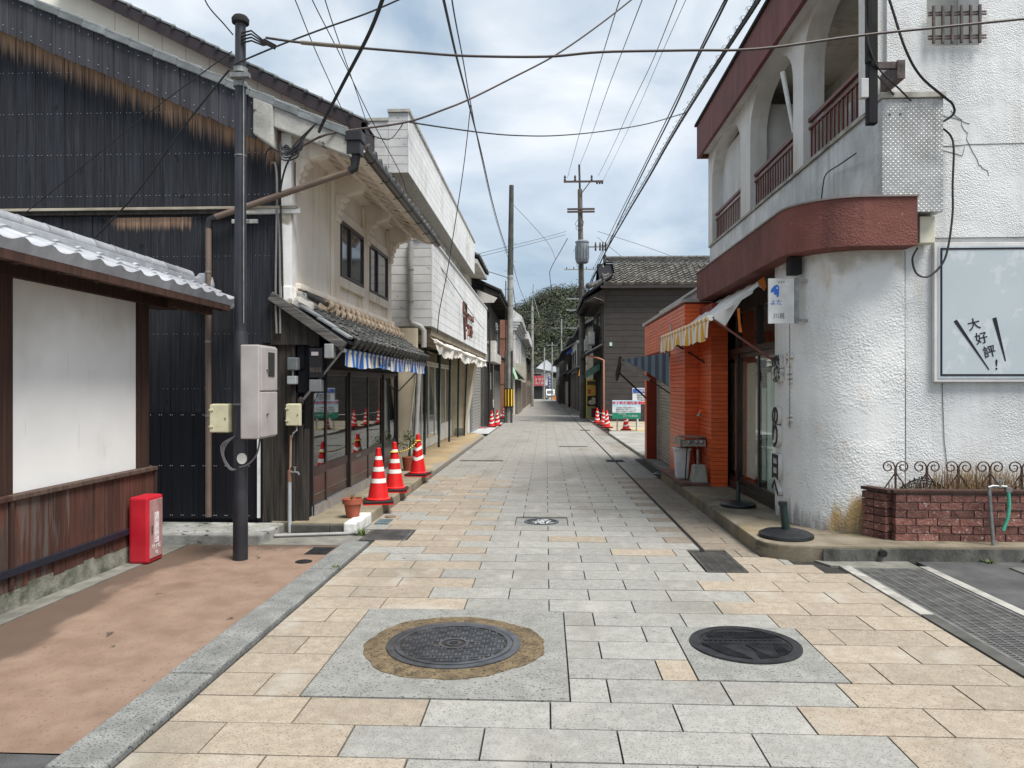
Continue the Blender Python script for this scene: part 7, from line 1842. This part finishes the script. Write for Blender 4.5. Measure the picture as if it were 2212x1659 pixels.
# ---- flower pot
m_terra = mat('terracotta', (.26, .062, .032), (.36, .10, .055), rough=.75, scale=8, bump=.15)
T = thing('flower_pot', 'terracotta pot with a withered plant on the shop platform', 'flower pot', (-2.17, 8.22, gz(8.2) + .121))
z0 = gz(8.2) + .121
MB().lathe([(.068, 0), (.095, .155), (.112, .158), (.116, .215), (.102, .217), (.098, .19)], 28, (-2.17, 8.22, z0), cap=False).build('pot', m_terra, T, smooth=True)
MB().lathe([(.0, .188), (.099, .19)], 20, (-2.17, 8.22, z0), cap=False).build('soil', mat('pot_soil', (.09, .06, .045), (.24, .18, .14), scale=60, rough=.95, bump=.6), T)
b = MB()
for i in range(14):
    a = R.uniform(0, 6.28); b.tube([(-2.18, 8.22, z0 + .18), (-2.18 + .02 * math.cos(a), 8.22 + .02 * math.sin(a), z0 + .23), (-2.18 + .05 * math.cos(a), 8.22 + .05 * math.sin(a), z0 + R.uniform(.22, .29))], [.004, .004, .002], 5)
b.build('dead_plant', m_dry, T)
b = MB(); cx, cy = -2.45, 13.15
for i in range(240):
    a = R.uniform(0, 6.28); e = R.uniform(-.4, 1.4); r = R.uniform(.08, .24); p = Vector((cx + r * math.cos(a) * math.cos(e), cy + r * math.sin(a) * math.cos(e), .46 + r * math.sin(e) * 1.2)); d = Vector((R.gauss(0, 1), R.gauss(0, 1), R.gauss(.3, 1))).normalized() * R.uniform(.03, .07); s = d.cross(Vector((0, 0, 1))).normalized() * R.uniform(.01, .02)
    b.add([p, p + d * .5 + s, p + d, p + d * .5 - s], [(0, 1, 2, 3)])
T = thing('potted_shrub', 'green shrub in a brown pot behind the chevron cone', 'plant', (cx, cy, .0))
b.build('foliage', m_weed, T, fix=False); MB().lathe([(.09, .02), (.13, .30), (.12, .30)], 20, (cx, cy, gz(13) + .06)).build('pot', m_terra, T, smooth=True)
# ---- parasol bases
m_rub = mat('black_resin', (.006, .0065, .008), (.014, .015, .017), rough=.4, scale=6, bump=.05)
def base(label, x, y, r, h, pr, lean=0.):
    z = gz(y) + .14; T = thing('parasol_base', label, 'parasol base', (x, y, z))
    MB().lathe([(r * .97, 0), (r, .012), (r * .98, .035), (r * .8, .058), (r * .3, .075), (pr * 1.5, .08)], 36, (x, y, z)).build('disc', m_rub, T, smooth=True)
    MB().tube([(x, y, z + .07), (x - lean, y, z + h)], [pr * 1.08, pr], 16).build('sleeve', plain('sleeve_green', (.008, .022, .02), .4), T, smooth=True)
    MB().tube([(x - lean * .96, y, z + h - .03), (x - lean, y, z + h + .004)], pr * 1.18, 16).build('collar', m_rub, T)
    return T
base('heavy black parasol base at the platform corner', 2.30, 7.23, .255, .335, .036, .03)
base('smaller black parasol base by the glass doors', 2.33, 9.12, .21, .30, .024)
# ---- clutter by the orange wall
T = thing('waste_bin', 'white plastic bin under the rusty tray table', 'bin', (2.10, 11.62, .24))
zs = gz(11.6) + .19
b = MB(); b.add([(2.10 + sx * (.085 if z == 0 else .115), 11.62 + sy * (.10 if z == 0 else .135), zs + (.46 if z else 0)) for z in (0, 1) for sx, sy in ((-1, -1), (1, -1), (1, 1), (-1, 1))], [(0, 3, 2, 1), (0, 1, 5, 4), (1, 2, 6, 5), (2, 3, 7, 6), (3, 0, 4, 7)]); b.build('body', plain('bin_white', (.58, .57, .56), .5), T, bevel=.02)
MB().box(1.975, 2.225, 11.475, 11.765, zs + .44, zs + .475).build('rim', plain('bin_white', (.58, .57, .56), .5), T, bevel=.01)
T = thing('tray_table', 'rusty metal tray table against the orange tiles', 'table', (2.2, 11.5, zs))
for x, yy in ((2.10, 11.32), (2.36, 11.32), (2.10, 11.8), (2.36, 11.8)): MB().tube([(x, yy, zs), (x + .03 * (1 if x < 2.2 else -1), yy, zs + .52)], .010, 6).build('leg', m_rag, T)
MB().box(2.02, 2.40, 11.28, 11.85, zs + .52, zs + .54).box(2.02, 2.04, 11.28, 11.85, zs + .54, zs + .64).box(2.38, 2.40, 11.28, 11.85, zs + .54, zs + .62).box(2.04, 2.38, 11.28, 11.30, zs + .54, zs + .62).build('tray', mat('tray_rust', (.16, .12, .10), (.34, .33, .30), scale=9, rough=.5, metal=.3, bump=.1), T)
MB().box(2.05, 2.41, 11.3, 11.7, zs + .645, zs + .66).build('cardboard', plain('cardboard_wet', (.22, .13, .09), .9), T)
for x in (2.15, 2.26, 2.34): MB().ball((x, 11.275, zs + .585), .035, 10, 7).build('knob', m_steel, T, smooth=True)
T = thing('pole_stand', 'concrete block with an upright steel tube beside the bin', 'pole stand', (2.27, 11.2, zs))
b = MB(); b.add([(2.27 + sx * (.12 if z == 0 else .085), 11.17 + sy * (.12 if z == 0 else .085), zs + (.26 if z else 0)) for z in (0, 1) for sx, sy in ((-1, -1), (1, -1), (1, 1), (-1, 1))], [(0, 3, 2, 1), (4, 5, 6, 7), (0, 1, 5, 4), (1, 2, 6, 5), (2, 3, 7, 6), (3, 0, 4, 7)]); b.build('block', mat('foot_concrete', (.24, .235, .20), (.36, .355, .31), scale=8, rough=.9, bump=.3), T, bevel=.02)
MB().cyl((2.26, 11.17, zs + .25), (2.26, 11.17, zs + .48), .019, 14).build('tube', m_gal, T, smooth=True)
tag(MB().lathe([(.15, 0), (.155, .02), (.12, .035), (.11, .05), (.0, .055)], 24, (2.06, 13.3, gz(13.3) + .05)).build('rubber_weight', m_rub, smooth=True), 'flat black rubber weight on the ground by the orange shop', 'weight')
# ---- parking signs
T = thing('parking_sign', 'parking lot sign with pale blue, white and green bands', 'sign', (3.0, 27.5, gz(27.5)))
m_sgr = plain('sign_green', (.015, .20, .12), .5); m_sbl = plain('sign_sky', (.42, .62, .72), .5); m_swh = plain('sign_wh', (.62, .65, .67), .5)
ysg = 27.5
MB().box(2.44, 3.48, ysg + .012, ysg + .03, .30, .985).build('panel', m_swh, T)
MB().box(2.44, 3.48, ysg, ysg + .011, .76, .985).build('title_band', m_sbl, T); MB().box(2.44, 3.48, ysg, ysg + .011, .525, .757).build('text_band', m_swh, T); MB().box(2.44, 3.48, ysg, ysg + .011, .30, .522).build('foot_band', m_sgr, T)
m_tred = plain('sign_crimson', (.55, .03, .06), .5)
text('lettering', '呼子朝市通駐車場', .132, (2.96, ysg - .001, .875), (1, 0, 0), (0, 0, 1), m_tred, T, .002, bold=.003)
for i, s_ in enumerate(('当駐車場は月極契約者専用です。', '無断駐車は固くお断りいたします。', '御用の方は左記までご連絡下さい。')): text('lettering', s_, .05, (2.96, ysg - .001, .70 - .066 * i), (1, 0, 0), (0, 0, 1), m_ink, T, .002)
text('lettering', 'エイブル 唐津店', .075, (3.1, ysg - .001, .40), (1, 0, 0), (0, 0, 1), m_cwh, T, .002); text('lettering', '管理 駐車場係', .045, (2.8, ysg - .001, .475), (1, 0, 0), (0, 0, 1), m_cwh, T, .002)
for x in (2.62, 3.33): MB().box(x - .025, x + .025, ysg + .03, ysg + .06, gz(27.5) + .07, .9).build('post', m_steel, T)
T = thing('notice_sign', 'white notice sign with blue heading in the parking lot', 'sign', (4, 31, gz(31)))
MB().box(3.58, 4.6, 31, 31.03, .75, 1.42).build('panel', m_swh, T, bevel=.01); MB().box(3.61, 4.57, 30.985, 30.999, 1.22, 1.39).build('heading', plain('sign_blue', (.02, .09, .40), .5), T)
text('lettering', '月極駐車場', .13, (4.09, 30.98, 1.305), (1, 0, 0), (0, 0, 1), m_cwh, T, .004); MB().box(3.61, 4.57, 30.985, 30.999, .77, .85).build('foot', m_tred, T)
for i in range(3): text('lettering', '契約者以外駐車禁止', .07, (4.09, 30.99, 1.12 - .1 * i), (1, 0, 0), (0, 0, 1), m_ink, T, .004)
for x in (3.8, 4.4): MB().box(x - .03, x + .03, 31.03, 31.08, gz(31) + .07, 1.3).build('post', m_cwh, T)
# ---- parked van
T = thing('parked_van', 'white microvan parked facing the camera at the far end of the street', 'van', (.70, 132, gz(132)))
m_van = plain('van_white', (.55, .56, .56), .3, 0, .5, .4); zv = gz(132)
b = MB(); w = .74
pr = [(0, .32), (-.02, .55), (.02, .95), (.14, 1.02), (.72, 1.72), (.95, 1.88), (3.2, 1.88), (3.35, 1.7), (3.38, .35)]
b.prism(pr, (.70 - w, 130.5, zv), (0, 1, 0), (0, 0, 1), (1, 0, 0), 2 * w); b.build('body', m_van, T, bevel=.05)
b = MB(); b.add([(.70 - .62, 130.67, zv + 1.07), (.70 + .62, 130.67, zv + 1.07), (.70 + .56, 131.15, zv + 1.66), (.70 - .56, 131.15, zv + 1.66)], [(0, 1, 2, 3)]); b.build('windscreen', m_dglass, T, fix=False)
MB().box(.70 - .55, .70 + .55, 130.46, 130.48, zv + .52, zv + .70).build('grille', m_shade, T)
for s in (-1, 1):
    MB().box(.70 + s * .44, .70 + s * .68, 130.455, 130.49, zv + .74, zv + .90).build('headlight', m_alu, T)
    MB().box(.70 + s * .76, .70 + s * .88, 130.95, 131.05, zv + 1.05, zv + 1.25).build('mirror', m_shade, T)
    for yy in (131.0, 133.2):
        wt_ = MB().cyl((.70 + s * .60, yy, zv + .27), (.70 + s * .73, yy, zv + .27), .27, 18).build('wheel', m_cblk, T)
        MB().cyl((.70 + s * .73, yy, zv + .27), (.70 + s * .735, yy, zv + .27), .16, 14).build('rim', m_alu, wt_)
MB().box(.70 - .7, .70 + .7, 130.42, 130.5, zv + .30, zv + .45).build('bumper', plain('bumper_grey', (.12, .12, .12), .5), T, bevel=.02)
MB().box(.70 - .18, .70 + .18, 130.41, 130.425, zv + .34, zv + .44).build('number_plate', m_yel, T)
T = thing('orange_crate', 'orange plastic crate standing beside the parked van', 'crate', (1.52, 127.5, gz(127.5)))
b = MB(); zc = gz(127.5)
b.box(1.25, 1.8, 127.2, 127.24, zc, zc + .75).box(1.25, 1.8, 127.76, 127.8, zc, zc + .75).box(1.25, 1.29, 127.24, 127.76, zc, zc + .75).box(1.76, 1.8, 127.24, 127.76, zc, zc + .75).box(1.29, 1.76, 127.24, 127.76, zc, zc + .04); b.build('body', plain('crate_orange', (.6, .17, .04), .5), T); MB().box(1.22, 1.83, 127.17, 127.2, zc + .68, zc + .75).build('rim', plain('crate_orange', (.6, .17, .04), .5), T)
b = MB(); vs = []
for j in range(4):
    for i in range(9): vs.append((-2.0 + .12 * math.sin(i * 1.4) + .1 * j, 41.0 + .3 * i, 2.55 - .22 * j + .06 * math.sin(i * 2.3 + j)))
b.add(vs, [(j * 9 + i, j * 9 + i + 1, (j + 1) * 9 + i + 1, (j + 1) * 9 + i) for j in range(3) for i in range(8)])
tag(b.build('green_cloth', plain('cloth_mint', (.30, .50, .33), .8), fix=False), 'mint green cloth hung under the eave behind the guarded pole', 'cloth')
tag(MB().box(-1.95, -1.9, 56.5, 57.3, 1.1, 2.0).build('shop_notice', plain('notice_white', (.5, .53, .55), .5)), 'small white notice on a pier of the pediment house', 'notice')
tag(slab(MB(), [(-2.95, 30.0), (-2.45, 30.0), (-2.45, 30.7), (-2.95, 30.7)], .024, .04).build('door_mat', plain('mat_red', (.24, .04, .035), .9)), 'red door mat before the pale tall house', 'mat')
# ============================================================ overhead wires
m_wire = mat('cable_black', (.010, .010, .012), (.022, .021, .024), rough=.6, scale=20, bump=0)
m_wireb = mat('cable_brown', (.035, .026, .024), (.06, .045, .042), rough=.6, scale=20, bump=0)
WIRES = [
    ('brown service cable crossing the street from the black pole to the stucco building', 0.011, [(-2.50, 6.50, 4.64), (-2.18, 6.50, 4.59), (-1.64, 6.50, 4.53), (-1.14, 6.50, 4.48), (-0.69, 6.50, 4.44), (0.00, 6.50, 4.42), (0.48, 6.50, 4.45), (1.21, 6.50, 4.45), (1.84, 6.50, 4.45), (2.71, 6.60, 4.59), (3.39, 6.70, 4.69), (4.60, 6.80, 4.83)]),
    ('thin dark cable rising from the black pole over the street', 0.008, [(-2.81, 6.55, 4.43), (-2.43, 6.60, 4.61), (-2.03, 6.70, 4.81), (-1.63, 6.80, 5.00), (-1.22, 6.90, 5.23)]),
    ('thin grey wire slanting across the black timber gable', 0.005, [(-2.85, 6.60, 4.57), (-3.85, 7.00, 4.17), (-5.09, 7.40, 3.53), (-5.51, 7.50, 3.29)]),
    ('black cable slanting down across the black timber gable', 0.009, [(-2.87, 6.60, 4.41), (-3.43, 6.90, 4.02), (-4.13, 7.30, 3.49), (-4.75, 7.60, 3.10)]),
    ('thick black service cable dropping to the cream plaster corner', 0.017, [(-1.18, 5.50, 4.56), (-1.46, 6.10, 4.49), (-1.87, 6.80, 4.37), (-2.25, 7.40, 4.21), (-2.39, 7.70, 4.21)]),
    ('bundled telephone cable running along the street to the guarded pole', 0.016, [(-1.03, 7.00, 5.46), (-1.09, 8.00, 5.62), (-1.22, 10.00, 6.01), (-1.35, 12.50, 6.46), (-1.45, 14.50, 6.79), (-1.58, 18.00, 7.20), (-1.77, 24.00, 7.58), (-1.88, 30.00, 7.87), (-1.89, 36.00, 8.01)]),
    ('second thin cable beside the bundled telephone cable', 0.009, [(-0.93, 7.00, 5.46), (-1.06, 8.50, 5.82), (-1.24, 11.00, 6.39), (-1.35, 13.00, 6.61), (-1.67, 19.00, 7.40), (-1.93, 28.00, 7.89), (-1.84, 36.00, 7.67)]),
    ('dark cable crossing from the cream house toward the right above the street', 0.012, [(-2.63, 7.70, 4.03), (-2.34, 7.70, 4.17), (-2.10, 7.90, 4.29), (-1.62, 8.60, 4.62), (-1.24, 9.00, 4.91), (-0.96, 9.40, 5.19), (-0.49, 9.80, 5.59), (0.13, 10.20, 6.08), (0.79, 10.60, 6.70), (1.50, 11.00, 7.42)]),
    ('short drop cable hanging below the white shop corner', 0.01, [(-2.63, 13.50, 6.36), (-2.70, 13.50, 6.24), (-2.85, 13.30, 5.99), (-3.09, 12.90, 5.94), (-3.15, 12.80, 5.92)]),
    ('slack cable strung from the white shop corner across the street', 0.016, [(-2.54, 13.70, 6.44), (-2.17, 15.00, 6.80), (-1.38, 17.00, 7.34), (-0.68, 18.00, 7.61), (0.24, 19.00, 7.93), (1.49, 20.00, 8.36), (2.86, 21.00, 8.90), (4.11, 22.00, 9.56)]),
    ('heavy black cable bundle climbing overhead from the transformer pole', 0.03, [(2.14, 42.00, 6.30), (2.54, 34.00, 7.29), (2.85, 27.00, 7.61), (3.00, 22.00, 7.63), (3.06, 19.00, 7.63), (3.11, 16.50, 7.58), (3.05, 13.00, 7.24), (2.97, 10.50, 6.92), (2.92, 9.50, 6.81)]),
    ('thin messenger wire beside the heavy black cable bundle', 0.012, [(2.14, 42.00, 6.56), (2.54, 34.00, 7.50), (2.85, 27.00, 7.76), (3.00, 22.00, 7.75), (3.06, 19.00, 7.72), (3.11, 16.50, 7.67), (3.05, 13.00, 7.30), (2.95, 10.50, 6.96), (2.90, 9.50, 6.84)]),
    ('twisted black cable climbing overhead left of the heavy bundle', 0.02, [(2.35, 42.00, 7.08), (2.69, 36.00, 7.63), (2.87, 28.00, 7.98), (2.86, 21.00, 7.82), (2.84, 17.00, 7.67), (2.77, 14.00, 7.53), (2.70, 12.00, 7.32), (2.59, 10.50, 7.06)]),
    ('thin wavy cable climbing overhead from the lower crossarm', 0.014, [(2.74, 42.00, 8.26), (2.96, 34.00, 8.56), (2.95, 25.00, 8.25), (2.97, 20.00, 8.14), (2.87, 16.00, 7.84), (2.73, 13.00, 7.50), (2.65, 11.00, 7.26)]),
    ('high voltage wire from the left insulator of the top crossarm', 0.01, [(1.20, 42.00, 13.27), (1.31, 32.00, 11.95), (1.37, 22.00, 10.33), (1.30, 15.00, 8.74), (1.28, 12.50, 8.16)]),
    ('high voltage wire from the pole tip of the transformer pole', 0.01, [(1.88, 42.00, 13.97), (2.01, 34.00, 12.80), (1.94, 24.00, 10.97), (1.85, 17.50, 9.55), (1.73, 13.00, 8.41)]),
    ('high voltage wire from the right insulator of the top crossarm', 0.01, [(2.92, 42.00, 13.33), (3.00, 34.00, 12.36), (2.87, 25.00, 10.96), (2.71, 19.00, 9.81), (2.42, 13.50, 8.66)]),
    ('thin high wire beside the right high voltage wire', 0.007, [(3.13, 42.00, 12.96), (3.26, 35.00, 12.35), (3.10, 25.00, 10.88), (2.86, 18.50, 9.76), (2.59, 13.50, 8.66)]),
    ('thin blue grey wire running overhead to the cream gable eave', 0.007, [(-3.02, 8.50, 6.24), (-3.08, 9.00, 6.26), (-3.23, 10.20, 6.24), (-3.34, 11.50, 6.17), (-3.47, 13.00, 6.08)]),
    ('thin wire running overhead to the white shop corner bracket', 0.007, [(-2.61, 8.50, 6.23), (-2.71, 9.00, 6.25), (-2.92, 10.50, 6.32), (-3.10, 12.00, 6.33), (-3.21, 13.40, 6.12)]),
    ('thin wire running overhead down past the white shop awning', 0.007, [(-2.63, 8.00, 5.96), (-2.74, 8.60, 6.05), (-2.72, 9.80, 5.89), (-2.68, 11.20, 5.62), (-2.56, 12.80, 5.27), (-2.55, 13.50, 5.04)]),
    ('thin wire reaching down to the top of the black pole', 0.006, [(-2.96, 6.20, 4.95), (-2.93, 6.30, 4.83), (-2.88, 6.50, 4.77), (-2.84, 6.60, 4.72)]),
    ('twisted dark lead hanging before the white shop lettering', 0.009, [(-1.39, 13.60, 6.72), (-1.46, 13.70, 6.20), (-1.55, 13.75, 5.53), (-1.68, 13.75, 4.67), (-1.85, 13.75, 3.63), (-1.99, 13.75, 2.94), (-2.03, 13.75, 2.51)]),
    ('thin slack wire along the lower white fascia', 0.008, [(-2.39, 13.80, 4.38), (-2.19, 14.50, 4.02), (-2.08, 17.00, 3.75), (-2.00, 20.00, 3.45), (-2.03, 24.00, 3.35)]),
    ('thin wire from the guarded pole to the lower crossarm', 0.01, [(-4.30, 24.00, 5.44), (-3.38, 30.00, 6.74), (-1.80, 36.00, 8.30), (0.00, 40.00, 9.53), (1.10, 42.00, 10.23)]),
    ('second thin wire from the left roofs to the lower crossarm', 0.01, [(-4.22, 24.00, 5.35), (-3.20, 30.00, 6.66), (-1.57, 36.00, 8.21), (1.10, 42.00, 10.05)]),
    ('stay wire from the guarded pole top to the transformer pole', 0.01, [(-1.67, 36.00, 10.37), (-0.95, 38.00, 10.02), (0.13, 41.00, 9.35), (0.52, 42.00, 8.67)]),
    ('black drop lead looping down toward the hill', 0.022, [(1.20, 42.00, 9.84), (0.88, 44.00, 9.55), (0.30, 48.00, 9.09), (0.25, 50.00, 8.78), (0.51, 55.00, 8.13), (0.97, 62.00, 7.03), (1.61, 72.00, 5.67)]),
    ('thin wire crossing before the hill from the guarded pole', 0.014, [(-1.80, 40.00, 3.97), (-0.52, 42.00, 4.85), (0.92, 42.00, 5.84)]),
    ('thin wire falling from the guarded pole toward the right roofs', 0.012, [(-1.67, 36.00, 7.67), (-1.41, 45.00, 6.94), (-0.56, 60.00, 6.86), (1.17, 75.00, 6.78)]),
    ('thin wire sloping behind the brown house ridge', 0.012, [(2.92, 42.00, 10.22), (6.00, 44.00, 9.65), (9.94, 46.00, 8.65), (12.16, 47.00, 8.27)]),
    ('lower thin wire sloping to the brown house roof', 0.012, [(2.87, 42.00, 9.90), (4.43, 42.00, 8.64), (5.95, 40.00, 6.85)]),
    ('cable slung from the guarded pole to the far grey pole', 0.02, [(-1.67, 36.00, 6.99), (-1.91, 45.00, 6.66), (-1.99, 58.00, 5.78), (-1.39, 74.00, 5.01)]),
    ('cable looping from the far grey pole across the hill', 0.03, [(-1.16, 74.00, 5.10), (-0.27, 85.00, 4.83), (0.89, 95.00, 5.81), (2.19, 110.00, 8.54)]),
    ('thin cable between the far poles below the hill', 0.03, [(-1.25, 74.00, 3.48), (-0.94, 100.00, 1.67), (-0.62, 125.00, 3.26), (0.76, 122.00, 3.98)]),
    ('thin wire over the far left roofs', 0.015, [(-1.87, 36.00, 6.77), (-2.69, 33.00, 6.65), (-2.97, 31.00, 6.48)]),
    ('black service cable hanging in front of the stucco wall', 0.012, [(3.04, 6.90, 5.30), (3.16, 6.95, 5.03), (3.31, 7.00, 4.65), (3.50, 7.10, 4.43), (3.77, 7.20, 4.27), (3.87, 7.25, 4.22), (3.91, 7.30, 4.15), (3.82, 7.30, 4.08), (3.76, 7.30, 4.06)]),
    ('black cable looping down the stucco wall beside the signboard', 0.01, [(3.74, 7.30, 4.05), (3.90, 7.36, 3.97), (3.94, 7.36, 3.83), (3.93, 7.36, 3.48), (3.93, 7.36, 3.21), (3.88, 7.34, 2.89), (3.82, 7.34, 2.71), (3.69, 7.34, 2.59), (3.58, 7.34, 2.62), (3.54, 7.34, 2.76), (3.59, 7.34, 2.87)]),
    ('grey lead drooping from the black bracket post to the balcony corner', 0.008, [(2.97, 7.05, 5.22), (2.98, 7.04, 4.87), (3.00, 7.02, 4.66), (3.10, 7.05, 4.48), (3.29, 7.10, 4.33), (3.46, 7.20, 4.24)]),
    ('thin black lead hanging over the metal balcony front', 0.007, [(3.03, 7.40, 3.81), (3.11, 8.00, 3.88), (3.19, 8.60, 3.95), (3.19, 8.70, 3.85), (3.19, 8.75, 3.70)]),]
for lb, r, p in WIRES:
    pts = smooth_path(p)
    o = MB().tube(pts, r, 6).build('overhead_cable', m_wireb if 'brown' in lb or 'crossing' in lb else m_wire, smooth=True)
    tag(o, lb, 'cable')
    if 'brown service' in lb:
        tag(MB().tube(smooth_path(p[1:3], 8), .018, 10).build('cable_sleeve', plain('sleeve_tan', (.13, .11, .085), .6), smooth=True), 'tan protective sleeve on the cable near the black pole', 'cable sleeve')
    if 'heavy black' in lb:      # spiral hangers round the bundle
        hp = MB()
        for i in range(2, len(pts) - 2):
            a = pts[i]; b_ = pts[i + 1]; dd = (b_ - a)
            m_ = max(1, int(dd.length / .9))
            for k in range(m_):
                q = a.lerp(b_, (k + .3) / m_); t_ = dd.normalized(); s = t_.cross(Vector((0, 0, 1))).normalized(); u = s.cross(t_)
                hp.tube([q + (s * math.cos(x_) + u * math.sin(x_)) * .045 + t_ * x_ * .02 + u * .03 for x_ in [2 * PI * j / 10 for j in range(11)]], .0035, 4)
        hp.build('hanger_rings', m_wire, o, kind='stuff')
# tangle of spliced leads under the cream eave
b = MB()
for k in range(5):
    b.tube(smooth_path([(-2.42, 7.70, 4.30), (-2.5 - .02 * k, 7.69, 4.22 - .03 * k), (-2.62, 7.68, 4.10 - .04 * k), (-2.70 - .02 * k, 7.68, 4.0 - .02 * k), (-2.80, 7.68, 3.98 + .03 * k), (-2.74, 7.69, 4.07 - .02 * k), (-2.66 + .02 * k, 7.69, 4.02), (-2.56, 7.69, 4.09 + .02 * k)]), .009, 6)
b.tube(smooth_path([(-2.82, 7.68, 4.0), (-2.92, 7.75, 4.06), (-3.02, 7.86, 4.04), (-3.04, 7.9, 3.9)]), .008, 6)
b.tube(smooth_path([(-2.60, 7.69, 4.08), (-2.75, 7.72, 3.86), (-2.84, 7.8, 3.62), (-2.86, 7.86, 3.45), (-2.86, 7.9, 3.0), (-2.85, 7.9, 2.45)]), .010, 6)
tag(b.build('cable_tangle', m_wire, smooth=True), 'tangle of looped black leads below the cream plaster verge', 'cables')
b = MB(); b.tube(smooth_path([(-2.98, 7.91, 3.95), (-2.93, 7.90, 3.92), (-2.915, 7.90, 3.6), (-2.93, 7.90, 2.6), (-2.92, 7.90, 2.1)]), .012, 8); b.tube(smooth_path([(-2.90, 7.90, 3.4), (-2.885, 7.90, 3.1), (-2.88, 7.90, 2.1)]), .012, 8)
tag(b.build('wall_conduit', plain('conduit_grey', (.17, .165, .155), .5), smooth=True), 'pair of grey conduits running down the timber corner', 'conduit')
# ------------------------------------------------------------ groups of look-alikes
for o in bpy.data.objects:
    if o.parent is None and 'label' in o:
        n = o.name.split('.')[0]
        g = {'traffic_cone': 'traffic cones along the street', 'overhead_cable': 'overhead cables', 'utility_pole': 'utility poles along the street', 'manhole_cover': 'manhole covers in the paving',
             'drain_grate': 'drain grates in the paving', 'drain_strip': 'drain strips in the paving', 'parasol_base': 'parasol bases by the glass doors', 'weed': 'weeds in the joints',
             'air_conditioner': 'air conditioners on the houses', 'switch_box': 'cream switch boxes', 'valve_lid': 'iron lids in the pavement'}.get(n)
        if g: o['group'] = g
